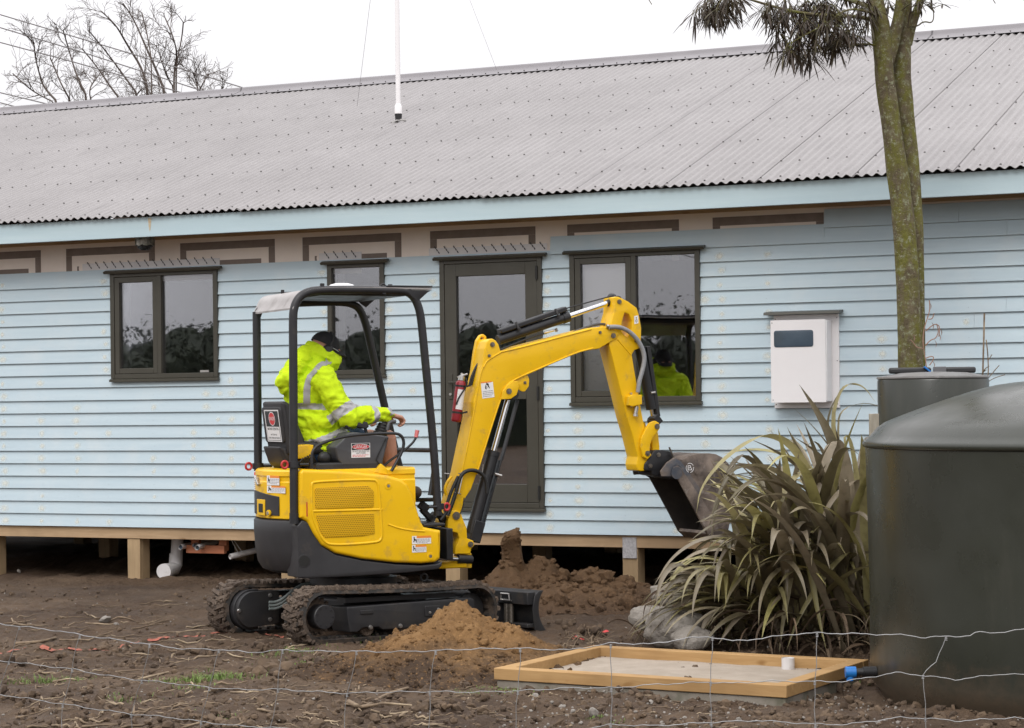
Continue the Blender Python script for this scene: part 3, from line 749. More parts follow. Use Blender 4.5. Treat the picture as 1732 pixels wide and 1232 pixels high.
# ------------------------------------------------------------------ ground
def gz(x, y):
    x = np.asarray(x, float); y = np.asarray(y, float)
    d = np.hypot(x, y-14); near = np.clip(1.3-d/26, 0.1, 1)
    h = .075*fbm(x*.45, y*.45, 1, 3) + .085*fbm(x*1.7, y*1.7, 2, 4)*near + .05*fbm(x*6, y*6, 3, 4, .6)*near
    r = fbm(x*13, y*13, 5, 3, .6); h = h + .055*np.abs(r)*near + .030*np.clip(fbm(x*19, y*19, 15, 2)-.05, 0, 1)*near + .075*np.clip(fbm(x*4.2, y*4.2, 9, 3)-.08, 0, 1)*near
    # under the house: loose spoil
    lx = (x-F0[0])*math.cos(TH) - (y-F0[1])*math.sin(TH); ly = (x-F0[0])*math.sin(TH) + (y-F0[1])*math.cos(TH)
    u = np.clip((ly-.25)/1.2, 0, 1); h = h + u*.10*np.clip(fbm(x*1.3, y*1.3, 21, 3)+.35, 0, 1)
    # smoother driven strip left of the machine
    s = np.exp(-((ly+1.3)/.9)**2)*np.clip((-lx-.4)/1.5, 0, 1); h = h*(1-.45*s)
    # far ground levels out
    return np.where(d > 60, h*.2, h)
GG = {}
def gz1(x, y):
    import bisect
    xs, ys, Z = GG['g']; i = min(max(bisect.bisect(xs, x)-1, 0), len(xs)-2); j = min(max(bisect.bisect(ys, y)-1, 0), len(ys)-2)
    a = (x-xs[i])/(xs[i+1]-xs[i]); b = (y-ys[j])/(ys[j+1]-ys[j])
    return float((Z[j, i]*(1-a)+Z[j, i+1]*a)*(1-b)+(Z[j+1, i]*(1-a)+Z[j+1, i+1]*a)*b)
def make_ground():
    def axis(a, b, step, lo, hi):
        c = list(np.arange(a, b+1e-9, step)); s = step; x = a; L = []
        while x > lo: s *= 1.22; x -= s; L.append(x)
        s = step; x = b; Rr = []
        while x < hi: s *= 1.22; x += s; Rr.append(x)
        return np.array(L[::-1]+c+Rr)
    xs = axis(-4.6, 4.2, .024, -900, 900); ys = axis(9.6, 19.2, .026, -500, 1500)
    X, Y = np.meshgrid(xs, ys); Z = gz(X, Y); nx, ny = len(xs), len(ys); GG['g'] = (xs.tolist(), ys.tolist(), Z)
    co = np.stack([X, Y, Z], -1).reshape(-1, 3)
    idx = np.arange(nx*ny).reshape(ny, nx)
    f = np.stack([idx[:-1, :-1], idx[:-1, 1:], idx[1:, 1:], idx[1:, :-1]], -1).reshape(-1, 4)
    me = bpy.data.meshes.new('ground'); me.vertices.add(len(co)); me.vertices.foreach_set('co', co.ravel())
    me.loops.add(f.size); me.loops.foreach_set('vertex_index', f.ravel()); me.polygons.add(len(f))
    me.polygons.foreach_set('loop_start', np.arange(0, f.size, 4)); me.polygons.foreach_set('use_smooth', [True]*len(f)); me.update(calc_edges=True)
    me.materials.append(M['soil']); o = bpy.data.objects.new('ground', me); COL.objects.link(o); tag(o, 'bare brown soil of the building site', 'ground', kind='structure')
make_ground()
def gp(u, v, dz=0.0):
    p = on_ground(u, v, 0); 
    for _ in range(3): p = on_ground(u, v, gz1(p[0], p[1])+dz)
    return Vector(p)

def ico(sub=1):
    bm = bmesh.new(); bmesh.ops.create_icosphere(bm, subdivisions=sub, radius=1); v = [x.co.copy() for x in bm.verts]; f = [tuple(a.index for a in p.verts) for p in bm.faces]; bm.free(); return v, f
ICO1, ICO2 = ico(1), ico(2)
def lump(mb, c, r, m=0, hi=False, flat=.75, rough=.35):
    v, f = ICO2 if hi else ICO1; o = Vector((random.uniform(-50, 50), random.uniform(-50, 50), random.uniform(-50, 50)))
    rot = Matrix.Rotation(random.uniform(0, 6.28), 3, Vector((random.gauss(0, 1), random.gauss(0, 1), random.gauss(0, 1))).normalized())
    sx, sy = random.uniform(.75, 1.3), random.uniform(.75, 1.2)
    out = []
    for p in v:
        k = 1+rough*mnoise.noise(p*1.4+o)+rough*.6*mnoise.noise(p*3.1+o); q = rot @ Vector((p.x*sx, p.y*sy, p.z*flat)); out.append(Vector(c)+q*(k*r))
    mb.add(out, f, m, False)

# ------------------------------------------------------------------ heaps of dug soil
def make_heap(name, label, cx, cy, fn, hw_, hd, mat, step, seed, clods, zlift=.0, cr=(.008, .03)):
    root_z = 0.0; n = int(2*hw_/step); k = int(2*hd/step)
    xs = np.linspace(-hw_, hw_, n); ys = np.linspace(-hd, hd, k); X, Y = np.meshgrid(xs, ys)
    h = fn(X, Y); g = gz(X+cx, Y+cy); edge = np.clip(h/.06, 0, 1)
    nz = .10*fbm(X*3.2, Y*3.2, seed, 4, .6)+.06*fbm(X*9, Y*9, seed+3, 4, .62)+.05*np.abs(fbm(X*24, Y*24, seed+7, 4, .7))+.022*fbm(X*60, Y*60, seed+9, 2)
    Z = np.where(h > .004, g+h+nz*edge*np.clip(h*4+.25, 0, 1), g-.06)
    mb = MB(); vs = np.stack([X, Y, Z], -1).reshape(-1, 3); idx = np.arange(n*k).reshape(k, n)
    keep = (h > -.02)
    f = [(int(idx[j, i]), int(idx[j, i+1]), int(idx[j+1, i+1]), int(idx[j+1, i])) for j in range(k-1) for i in range(n-1) if keep[j, i] or keep[j+1, i+1]]
    mb.add(vs, f, 0, True)
    for _ in range(clods//9):      # bigger lumps rolled to the foot
        i, j = random.randrange(n), random.randrange(k)
        if .01 < h[j, i] < h.max()*.62: r = random.uniform(cr[1], cr[1]*2.1); lump(mb, (xs[i], ys[j], Z[j, i]+r*.15), r, hi=True, rough=.5)
    for _ in range(clods):
        i, j = random.randrange(n), random.randrange(k)
        if h[j, i] < .015: continue
        r = random.uniform(*cr)*(1.7 if random.random() < .06 else 1); lump(mb, (xs[i], ys[j], Z[j, i]+r*.2), r)
    if 'upright' in label:    # squared clod standing on the spoil
        v, f = ico(5); vs = []
        for p in v:
            q = Vector([math.copysign(abs(c)**.38, c) for c in p]); q = Vector((q.x*(.084-.018*q.z+.03*(q.z < -.3)), q.y*.10, q.z*.25)); 
            k = 1+.25*mnoise.noise(q*6)+.16*mnoise.noise(q*15)+.07*mnoise.noise(q*40)
            vs.append((q.x*k+.012+.03*q.z, q.y*k-.02, q.z*(1+.12*mnoise.noise(q*9+Vector((3, 0, 0))))+.33+.05*q.x*5))
        mb.add(vs, f, 0, True)
        for _ in range(160):
            q = Vector(vs[random.randrange(len(vs))]); lump(mb, q, random.uniform(.006, .02))
    o = mb.build(name, mat, None, sharp=0, loc=(cx, cy, 0)); tag(o, label, 'dirt pile'); return o
def hills(parts):
    def fn(X, Y):
        h = np.zeros_like(X)-.03
        wob = 1+.45*fbm(X*2.1+3, Y*2.1, 31, 3)
        for (x, y, rx, ry, hh, p) in parts:
            d = np.sqrt(((X-x)/rx)**2+((Y-y)/ry)**2)*wob; h = np.maximum(h, hh*np.clip(1-d, -.3, 1)**p if p == 1 else hh*(np.clip(1-d, 0, 1)**p)-.03*np.clip(d-1, 0, 1))
        return h
    return fn
# front heap: peak under pixel (775,1022)
pk = at(775, 1022, 12.85)
make_heap('dirt_pile', 'cone of orange brown clay soil in front of the excavator tracks', pk[0], pk[1],
          hills([(0, 0, .62, .66, .37, 1.05), (-.16, -.32, .80, .62, .22, 1.1), (.28, -.15, .66, .60, .22, 1.1), (-.55, -.45, .5, .4, .10, 1.0), (.02, -.6, .9, .45, .11, 1.0)]), 1.35, 1.25, M['heap'], .012, 40, 2600, cr=(.004, .015))
pk = at(862, 926, 16.55)
make_heap('dirt_pile', 'rough brown spoil heap with an upright clod by the house posts', pk[0], pk[1],
          hills([(0.02, 0, .17, .18, .30, .30), (.22, -.02, .50, .45, .36, 1.0), (-.02, -.1, .35, .4, .34, 1.0), (.62, .05, .55, .45, .27, .9), (.40, -.45, .8, .6, .20, 1), (1.0, -.1, .5, .4, .15, .9), (-.35, -.2, .4, .4, .12, 1)]), 1.6, 1.0, M['heap2'], .015, 60, 1500, cr=(.006, .034))

# ------------------------------------------------------------------ litter: gravel, clods, twigs, grass (uncountable)
def make_litter():
    def vis(n, v0, v1, u0=0, u1=1732):
        out = []
        while len(out) < n:
            u = random.uniform(u0, u1); v = random.uniform(v0, v1); out.append(gp(u, v))
        return out
    g = MB()
    for p in vis(700, 1000, 1232): lump(g, (p.x, p.y, p.z+.002), random.choice((.003, .004, .005, .008)))
    for p in vis(420, 1165, 1240, 830, 1560): lump(g, (p.x, p.y, p.z+.003), random.choice((.004, .005, .007, .011)))
    for u, v, r in ((178, 1052, .035), (197, 1058, .018), (32, 968, .02), (1005, 1212, .03), (905, 1180, .018), (1250, 1222, .02), (1180, 1180, .025), (950, 1200, .02)):
        p = gp(u, v); lump(g, (p.x, p.y, p.z+r*.4), r, hi=True)
    tag(g.build('gravel', M['stone'], sharp=0), 'small grey stones scattered over the soil', 'gravel', kind='stuff')
    c = MB()
    for p in vis(1500, 985, 1235): lump(c, (p.x, p.y, p.z+.004), random.choice((.01, .014, .018, .026))*random.uniform(.7, 1.2))
    for p in vis(1500, 1090, 1235): lump(c, (p.x, p.y, p.z+.003), random.uniform(.007, .03), flat=.6)
    for _ in range(26):
        p = vis(1, 1075, 1235)[0]
        for _k in range(14): lump(c, (p.x+random.gauss(0, .09), p.y+random.gauss(0, .07), p.z+.004), random.uniform(.008, .034), flat=.7)
    for u, v, r in ((465, 1140, .07), (180, 1100, .05), (235, 1105, .05), (15, 1120, .06), (560, 1130, .06), (1000, 1070, .05), (330, 1105, .05), (90, 1100, .05), (960, 1060, .06), (1090, 1000, .06), (1010, 1010, .06)):
        p = gp(u, v)
        for _ in range(9): lump(c, (p.x+random.gauss(0, r), p.y+random.gauss(0, r), p.z+.3*r), r*random.uniform(.3, .8), hi=True)
    tag(c.build('soil_clods', M['clod'], sharp=0), 'loose clods of dark soil lying about', 'soil', kind='stuff')
    t = MB()
    def twig(p, L, r, az, lift=.008, bend=.07):
        q = Vector((p.x, p.y, p.z+r+.004)); d = az; pts = [q.copy()]
        for i in range(5):
            d += random.gauss(0, bend); q = q+Vector((math.cos(d), math.sin(d), 0))*(L/5); q.z = gz1(q.x, q.y)+r+lift*random.random(); pts.append(q.copy())
        t.tube(pts, [r, r, r*.95, r*.85, r*.7, r*.4], 5)
    for p in vis(300, 1110, 1235, 0, 800): twig(p, random.uniform(.04, .22), random.choice((.0015, .002, .003, .004, .007)), random.gauss(.3, .9))
    for p in vis(260, 1110, 1235, 0, 1480): twig(p, random.uniform(.02, .07), random.choice((.0015, .002, .004)), random.uniform(0, 3.1))
    for p in vis(70, 1020, 1110, 0, 520): twig(p, random.uniform(.08, .35), random.choice((.003, .004, .006)), random.gauss(.2, .6))
    for p in vis(60, 1080, 1235, 800, 1480): twig(p, random.uniform(.05, .22), random.choice((.002, .003)), random.gauss(0, 1.2))
    for p in vis(25, 1070, 1100, 940, 1010): twig(p, random.uniform(.06, .2), .003, random.gauss(0, .7), .05)
    tag(t.build('twig_litter', M['twig'], sharp=0), 'dead twigs and straw trodden into the soil', 'twigs', kind='stuff')
    for k, (pts, r, lab) in enumerate(((((590, 1192), (615, 1205), (650, 1180), (690, 1168)), .014, 'forked dead branch lying in the mud below the front heap'),
                        (((170, 1172), (235, 1152), (285, 1140)), .010, 'straight dead branch lying in the mud near the left edge'),
                        (((28, 1092), (70, 1089), (95, 1082)), .013, 'short pale stick on the orange paint line'),
                        (((420, 1145), (440, 1139), (458, 1138)), .013, 'stubby grey stick beside a dark clod'))):
        b = MB(); P = [gp(u, v)+Vector((0, 0, r)) for u, v in pts]; P = [Vector(p) for p in smooth_poly(P, 2, False)]
        b.tube(P, [r*(1-.5*i/len(P)) for i in range(len(P))], 7)
        if k == 0: b.tube([P[len(P)//3], P[len(P)//3]+Vector((.12, -.08, .03)), P[len(P)//3]+Vector((.26, -.10, .02))], [.009, .007, .004], 6)
        tag(b.build('dead_branch', M['twig'], sharp=0), lab, 'branch', 'dead branches on the soil')
    gr = MB()
    def tuft(u, v, n, rad, h):
        c0 = gp(u, v)
        for _ in range(n):
            x = c0.x+random.gauss(0, rad*1.5); y = c0.y+random.gauss(0, rad); z = gz1(x, y)-.004; a = random.uniform(0, 6.28); l = h*random.uniform(.4, 1.2)
            d = Vector((math.cos(a), math.sin(a), 0)); s = Vector((-d.y, d.x, 0))*.0022; b = Vector((x, y, z)); m = b+d*l*.25+Vector((0, 0, l*.7)); e = b+d*l*.75+Vector((0, 0, l*.85))
            gr.add([b-s, b+s, m+s*.8, m-s*.8, e], [(0, 1, 2, 3), (3, 2, 4)])
    for a in ((350, 1152, 620, .085, .04), (95, 1155, 300, .07, .035), (490, 1105, 200, .08, .03), (330, 1170, 120, .06, .025), (40, 1155, 90, .05, .03), (600, 1083, 70, .05, .05), (520, 1120, 70, .06, .025),
              (1690/2, 1168, 110, .06, .025), (820, 1172, 90, .06, .02), (1010, 1215, 50, .03, .02), (1420, 1160, 60, .05, .03), (215, 1185, 60, .05, .03), (1040, 1225, 30, .02, .02), (375, 1215, 50, .04, .025)): tuft(*a)
    tag(gr.build('grass', M['grass'], sharp=0, recalc=False), 'small sparse tufts of green grass in the soil', 'grass', kind='stuff')
    # sprayed line
    pl = MB(); P = [(-30, 1107), (40, 1103), (95, 1098), (150, 1101), (200, 1098), (240, 1088), (290, 1080), (340, 1079), (390, 1075), (440, 1076), (480, 1080)]
    P = [gp(u, v) for u, v in P]; P = [Vector(p) for p in smooth_poly(P, 3, False)]; pv = None
    for i in range(len(P)-1):
        for s in range(10):
            p = P[i].lerp(P[i+1], s/10); w = .020+.017*mnoise.noise(p*9)+.010*mnoise.noise(p*41)
            row = [Vector((p.x, p.y+k*w, 0)) for k in (-1, -.3, .3, 1)]
            for q in row: q.z = gz1(q.x, q.y)+.011
            if pv and mnoise.noise(p*9)+.7*mnoise.noise(p*37) > -.35: pl.add(pv+row, [(0, 1, 5, 4), (1, 2, 6, 5), (2, 3, 7, 6)], 0, True)
            pv = row
    tag(pl.build('paint_line', M['orange'], sharp=0, recalc=False), 'worn orange line sprayed across the soil', 'paint line')
    for i, (u, v, lab) in enumerate(((985, 1083, 'torn red plastic scrap at the back left of the timber frame'), (1020, 1074, 'small red plastic scrap between heap and pale rocks'))):
        p = gp(u, v); s = MB()
        for _ in range(5):
            a = random.uniform(0, 6.28); q = p+Vector((random.gauss(0, .03), random.gauss(0, .03), .012)); d = Vector((math.cos(a), math.sin(a), .25))*random.uniform(.02, .05); e = Vector((-d.y, d.x, .3*d.x))*.5
            s.add([q, q+d, q+d+e, q+e], [(0, 1, 2, 3)])
        tag(s.build('plastic_scrap', M['red'], sharp=0), lab, 'plastic scrap', 'red plastic scraps')
make_litter()

# ------------------------------------------------------------------ timber frame on its concrete base
def make_bed():
    A, B, C, D = [Vector(on_ground(u, v, .10)) for u, v in ((835, 1131), (1330, 1161), (1462, 1117), (1005, 1092))]
    for p in (A, B, C, D): p.z = 0
    o = empty('timber_edging', A, math.atan2(B.y-A.y, B.x-A.x)); tag(o, 'low square frame of new yellow timber around a gritty base, by the dark tank', 'timber frame')
    L = (B-A).length; W = (D-A).length; w = .088; z0, z1 = .038, .103
    m = MB(); m.box(.0, L, 0, w, z0, z1); m.build('sleeper', M['sleeper'], o, bevel=.004)
    m = MB(); m.box(0, L, W-w, W, z0, z1); m.build('sleeper', M['sleeper'], o, bevel=.004)
    m = MB(); m.box(.001, w, w+.002, W-w-.002, z0, z1); m.build('sleeper', M['sleeper'], o, bevel=.004)
    m = MB(); m.box(L-w, L-.001, w+.002, W-w-.002, z0, z1-.001); m.build('sleeper', M['sleeper'], o, bevel=.004)
    m = MB(); m.box(.012, L-.012, .012, W-.012, -.12, z0-.002); m.build('concrete_base', M['concrete'], o, bevel=.008)
    n = 60; k = 40; vs = []
    for j in range(k+1):
        for i in range(n+1):
            x = w+.001+(L-2*w-.002)*i/n; y = w+.001+(W-2*w-.002)*j/k; vs.append((x, y, .046+.012*float(fbm(np.array([x*6]), np.array([y*6]), 3, 3)[0])))
    m = MB(); m.add(vs, [(j*(n+1)+i, j*(n+1)+i+1, (j+1)*(n+1)+i+1, (j+1)*(n+1)+i) for j in range(k) for i in range(n)], 0, True)
    m.build('sand_fill', M['sand'], o, sharp=0)
    st = on_ground(1333, 1130, .05); s = empty('pipe_stub', (st[0], st[1], .046)); tag(s, 'short white pipe stub standing in the corner of the sand', 'pipe stub')
    m = MB(); m.tube([(0, 0, -.02), (0, 0, .062)], .037, 18, cap=False); m.tube([(0, 0, .061), (0, 0, -.01)], .032, 18, cap=False); m.tube([(0, 0, .045), (0, 0, .048)], .032, 18); m.build('collar', M['pvc'], s, recalc=False)
    # blue fitting at the tank outlet
    p = at(1441, 1137, 11.35); f = empty('hose_fitting', tuple(p)); tag(f, 'bright blue hose coupling at the foot of the large tank', 'hose coupling')
    m = MB(); m.tube([(-.035, 0, 0), (.02, 0, 0)], .030, 12); m.tube([(-.010, 0, 0), (-.010, 0, -.045)], .020, 10); m.build('coupling', M['bluefit'], f, bevel=.003)
    m = MB(); m.tube([(.0205, 0, 0), (.06, 0, 0)], .020, 10); m.tube([(.058, 0, 0), (.13, .01, 0)], .028, 12); m.build('hose_tail', M['black'], f)
make_bed()

# ------------------------------------------------------------------ tanks
def make_tanks():
    c = at(1879, 1100, 11.45); t = empty('water_tank', (c[0], c[1], 0)); tag(t, 'large dark green plastic water tank with a domed lid, at the right edge', 'water tank')
    Rr = 1.302
    m = MB(); pr = [(Rr-.10, -.12), (Rr-.075, .0), (Rr-.035, .05), (Rr-.022, .12), (Rr-.026, .5), (Rr-.020, .9), (Rr-.012, 1.26), (Rr-.010, 1.315)]
    m.lathe(pr, 128); m.build('body', M['tank'], t, sharp=0)
    m = MB(); pr = [(Rr-.013, 1.3155), (Rr+.0, 1.318), (Rr+.006, 1.332), (Rr+.003, 1.350), (Rr-.03, 1.370), (1.21, 1.44), (1.10, 1.485), (1.0, 1.522), (.80, 1.59), (.62, 1.642), (.46, 1.664), (.30, 1.672), (.01, 1.676)]
    m.lathe(smooth_poly(pr, 1, False), 128); 
    for a in np.linspace(math.pi*.55, math.pi*1.55, 6): pass
    m.build('lid', M['tank'], t, sharp=0)
    # smaller tank behind
    c = at(1583, 1050, 13.2); k = 13.2/F_PX; r = 93*k; zt = at(1583, 641, 13.2)[2]
    s = empty('water_tank', (c[0], c[1], 0)); tag(s, 'slim dark tank with a flat clamped lid, behind the large domed tank', 'water tank')
    m = MB(); m.lathe([(r-.01, -.1), (r-.008, .4), (r-.004, 1.2), (r, zt-.012), (r-.005, zt-.002)], 72); m.build('body', M['tank'], s, sharp=0)
    m = MB(); m.lathe([(r-.004, zt-.0015), (r+.004, zt+.004), (r+.003, zt+.014), (r-.05, zt+.022), (r*.6, zt+.038), (.005, zt+.046)], 72); m.build('lid', pm('pale grey lid', (.16, .155, .15), (.22, .215, .21), 8, rough=.35, c3=(.30, .29, .28), s3=20), s, sharp=50)
    for x0, x1 in ((-.27, -.012), (.075, .265)):
        m = MB(); m.box(x0, x1, -.02, .04, zt+.034, zt+.072); m.build('handle', M['black'], s, bevel=.012)
    m = MB(); m.box(-.004, .074, -.05, -.0205, zt+.028, zt+.075); m.build('clip', pm('grey clip', (.11, .11, .115), rough=.5), s, bevel=.004)
    m = MB(); m.beam((-.06, -.035, zt+.075), (-.025, -.035, zt+.045), .035, .008); m.build('blue_strap', M['bluefit'], s)
    # stake
    b = at(1478, 700, 13.0); e = MB(); e.box(-.028, .028, -.02, .02, -.1, b[2]); o = e.build('wooden_stake', pm('weathered stake', (.27, .24, .19), (.34, .31, .25), 9, rough=.9, stretch=(6, 6, 1)), None, bevel=.003, loc=(b[0], b[1], 0)); tag(o, 'weathered square stake between flax and slim tank', 'stake')
make_tanks()

# ------------------------------------------------------------------ rocks
for u, v, rx, rz, Y, lab in ((1100, 1042, .14, .10, 13.85, 'pale rock with a flat top, leftmost beside the flax'), (1142, 1062, .20, .13, 13.55, 'large pale rounded rock half under the flax leaves'),
                          (1125, 1004, .11, .085, 14.3, 'small pale rock behind the flat topped one'), (1172, 1082, .13, .08, 13.3, 'low pale rock close behind the timber frame'), (1195, 1000, .12, .08, 14.1, 'pale rock deep under the flax leaves')):
    p = at(u, v, Y); m = MB(); v0, f0 = ico(4); o = Vector((u*.1, v*.1, 0)); vs = []
    for q in v0:
        k = 1+.22*mnoise.noise(q*1.1+o)+.10*mnoise.noise(q*2.7+o)+.04*mnoise.noise(q*7+o); z = q.z*k
        if 'flat' in lab and z > .55: z = .55+(z-.55)*.25
        vs.append((q.x*k*rx, q.y*k*rx*.8, z*rz))
    m.add(vs, f0, 0, True); tag(m.build('rock', M['rock'], loc=(p[0], p[1], max(p[2], rz*.35)), sharp=0), lab, 'rock', 'pale rocks by the flax')

# ------------------------------------------------------------------ flax bush
def strap(mb, pts, w, fold=.25, tint=(.5, 1), twist=0, seg=12, side=None):
    """strap leaf along a smooth path of 3D points"""
    P = [Vector(p) for p in smooth_poly([tuple(p) for p in pts], 2, False)]
    n = len(P); Ls = [0]
    for a, b in zip(P, P[1:]): Ls.append(Ls[-1]+(b-a).length)
    T = Ls[-1] or 1; base = len(mb.v); vs = []; prev = None
    for i, p in enumerate(P):
        t = Ls[i]/T; d = (P[min(i+1, n-1)]-P[max(i-1, 0)]).normalized()
        s = side if side is not None else d.cross(Vector((0, 0, 1)))
        if s.length < .12: s = prev if prev is not None else Vector((1, 0, 0))
        s = (s-d*s.dot(d)).normalized()
        if prev is not None and s.dot(prev) < 0: s = -s
        prev = s; s2 = Matrix.Rotation(twist*t, 3, d) @ s; nrm = s2.cross(d)
        ww = w*min(1, .42+1.3*t)*max(0.02, (1-max(0, (t-.5)/.5)**1.8))
        vs += [p-s2*ww*.5+nrm*ww*fold, p-nrm*ww*.02, p+s2*ww*.5+nrm*ww*fold]
        if mb.col is not None: mb.col += [(tint[0], tint[1], 0)]*3
    mb.add(vs, [f for i in range(n-1) for f in ((3*i, 3*i+1, 3*i+4, 3*i+3), (3*i+1, 3*i+2, 3*i+5, 3*i+4))], 0, True)
def arch(base, az, el, L, droop, n=9):
    p = Vector(base); pts = [p.copy()]; e = el
    for i in range(n):
        p = p+Vector((math.cos(az)*math.cos(e), math.sin(az)*math.cos(e), math.sin(e)))*(L/n); pts.append(p.copy())
        e -= droop*((i+1)/n)**1.3; e = max(e, -1.5); az += random.gauss(0, .03)
        if p.z < .03: p.z = .03
    return pts
def make_flax():
    c = on_ground(1385, 1098, 0); C = Vector((c[0], c[1]+.35, 0))
    o = empty('flax_bush', C); tag(o, 'big bronze green flax bush with arching strap leaves, left of the tanks', 'flax')
    lf = MB(); lf.col = []; dl = MB(); dl.col = []
    rr = random.Random(5)
    def T(): return (rr.random()**.9, rr.uniform(.7, 1.4))
    # leaves seen one by one in the photograph, each in its own depth
    hero = [([(1445, 900), (1430, 810), (1404, 735), (1380, 692), (1352, 651)], -.05, 0, .105, (.25, .8)),
        ([(1440, 930), (1432, 800), (1418, 750), (1404, 745), (1392, 790), (1378, 845), (1370, 885)], -.25, -.4, .115, (.55, 1.05)),
        ([(1430, 960), (1412, 860), (1385, 800), (1368, 791), (1335, 806), (1318, 845), (1315, 900)], -.25, -.5, .125, (.78, 1.1)),
        ([(1420, 960), (1385, 830), (1345, 755), (1305, 733), (1268, 742), (1219, 779), (1184, 826), (1178, 868)], -.15, -.3, .062, (.85, 1.0)),
        ([(1420, 900), (1385, 830), (1360, 780), (1331, 722)], -.1, -.15, .075, (.15, .9)),
        ([(1420, 900), (1370, 800), (1310, 760), (1265, 741)], 0, -.1, .055, (.3, .9)),
        ([(1440, 880), (1405, 720), (1420, 660), (1440, 648), (1462, 654), (1480, 680)], .15, .05, .045, (.8, 1.05)),
        ([(1440, 900), (1398, 730), (1404, 690), (1430, 650), (1450, 648)], .15, .2, .030, (.1, .7)),
        ([(1430, 900), (1415, 720), (1425, 690), (1470, 680), (1500, 695)], .2, .2, .025, (.7, 1)),
        ([(1410, 950), (1370, 860), (1310, 810), (1245, 780), (1228, 800)], -.2, -.45, .085, (.5, .95)),
        ([(1400, 950), (1340, 860), (1290, 800), (1250, 776), (1215, 830), (1196, 905)], -.1, -.35, .055, (.15, .75)),
        ([(1400, 960), (1330, 840), (1265, 765), (1240, 775), (1212, 850), (1200, 930)], 0, -.2, .05, (.2, .7)),
        ([(1390, 980), (1340, 900), (1280, 895), (1240, 905), (1205, 970)], -.3, -.55, .075, (.55, .95)),
        ([(1450, 940), (1450, 880), (1455, 815), (1440, 812), (1400, 850), (1385, 905), (1378, 950)], -.3, -.5, .065, (.6, 1.1)),
        ([(1380, 1010), (1355, 915), (1368, 880), (1340, 885), (1330, 960), (1332, 1010)], -.3, -.6, .085, (.45, .95)),
        ([(1395, 1000), (1372, 920), (1360, 905), (1372, 980), (1385, 1050), (1398, 1110)], -.35, -.62, .060, (.9, .85)),
        ([(1360, 1020), (1340, 950), (1335, 975), (1325, 1040), (1318, 1108)], -.3, -.65, .062, (.75, .85)),
        ([(1340, 1030), (1290, 960), (1265, 960), (1235, 1000), (1225, 1030)], -.3, -.6, .05, (.7, .95)),
        ([(1330, 1060), (1290, 980), (1255, 955), (1240, 985), (1222, 1035)], -.2, -.55, .05, (.95, .85)),
        ([(1440, 1050), (1425, 960), (1440, 925), (1400, 960), (1350, 1040), (1330, 1108)], -.25, -.6, .055, (.85, .8)),
        ([(1350, 1060), (1240, 955), (1190, 935), (1150, 955), (1125, 1000), (1112, 1022)], .0, -.25, .055, (.95, .8)),
        ([(1350, 1060), (1240, 985), (1170, 975), (1110, 1050), (1060, 1075)], .1, -.15, .055, (.2, .75)),
        ([(1360, 1060), (1250, 970), (1190, 985), (1140, 1030), (1095, 1062)], -.1, -.35, .06, (.35, .8)),
        ([(1380, 1040), (1290, 900), (1250, 900), (1215, 920), (1205, 965)], -.2, -.5, .07, (.5, .95)),
        ([(1470, 1000), (1455, 850), (1440, 740), (1425, 735), (1440, 790)], .1, .05, .05, (.85, 1)),
        ([(1430, 900), (1405, 790), (1380, 740), (1360, 760)], -.1, -.2, .06, (.3, .8)),
        ([(1455, 1000), (1448, 880), (1452, 800), (1462, 760)], .1, .1, .06, (.4, .85)),
        ([(1330, 1080), (1300, 1030), (1250, 1035), (1215, 1090)], -.3, -.6, .06, (.55, .9)),
        ([(1320, 1080), (1260, 1020), (1200, 1030), (1180, 1085)], -.2, -.45, .06, (.5, .9))]
    Yc = C.y
    for pts, d0, d1, w, tint in hero:
        n = len(pts); P = [Vector(at(u, v, Yc+d0+(d1-d0)*i/(n-1)))-C for i, (u, v) in enumerate(pts)]
        for p in P: p.z = max(p.z, .02)
        # hidden root run down to the crown of the plant
        root = Vector((P[0].x*.6, P[0].y*.6, 0)); P = [root]+P if P[0].z > .2 else P
        strap(lf, P, w*.9, rr.uniform(.12, .26), tint, rr.uniform(-.3, .3), side=Vector((.9, -.35, .25)))
    def ok(P):
        for p in P:
            w = p+C; d = w.y; u = PX+F_PX*float((np.array(w)-CAM) @ RV)/d; v = PY-F_PX*float((np.array(w)-CAM) @ UV)/d
            if u < np.interp(v, [700, 735, 775, 800, 880, 930, 1000, 1080], [1335, 1260, 1205, 1186, 1176, 1140, 1090, 1055]): return False
            if u > 1530 and v < 800: return False
        return True
    def grow_ok(mk, *a):
        for _ in range(30):
            P = mk()
            if ok(P): strap(lf, P, *a); return
    for i in range(165):
        az = rr.gauss(math.pi*1.02, .85) if i % 6 else rr.uniform(0, 6.28); el = rr.uniform(.75, 1.40); L = rr.uniform(1.0, 1.75)
        b = (rr.gauss(-.12, .24), rr.gauss(0, .17), 0)
        grow_ok(lambda: arch((rr.gauss(.06, .25), rr.gauss(0, .15), 0), rr.gauss(math.pi*1.06, .7) if i % 6 else rr.uniform(0, 6.28), rr.uniform(.85, 1.42), rr.uniform(1.2, 1.95), rr.choice((rr.uniform(.12, .30), rr.uniform(.28, .55)))), rr.uniform(.052, .090), rr.uniform(.12, .3), T(), rr.uniform(-.5, .5))
    for i in range(48):    # front skirts falling towards the timber frame
        az = rr.gauss(-1.9, .55); L = rr.uniform(.7, 1.2); b = (rr.uniform(-.6, .25), rr.uniform(-.1, .2), 0)
        grow_ok(lambda: arch((rr.uniform(-.6, .25), rr.uniform(-.1, .2), 0), rr.gauss(-1.9, .55), rr.uniform(.9, 1.4), rr.uniform(.9, 1.5), rr.uniform(.4, .7)), rr.uniform(.04, .065), rr.uniform(.1, .3), T(), rr.uniform(-.6, .6))
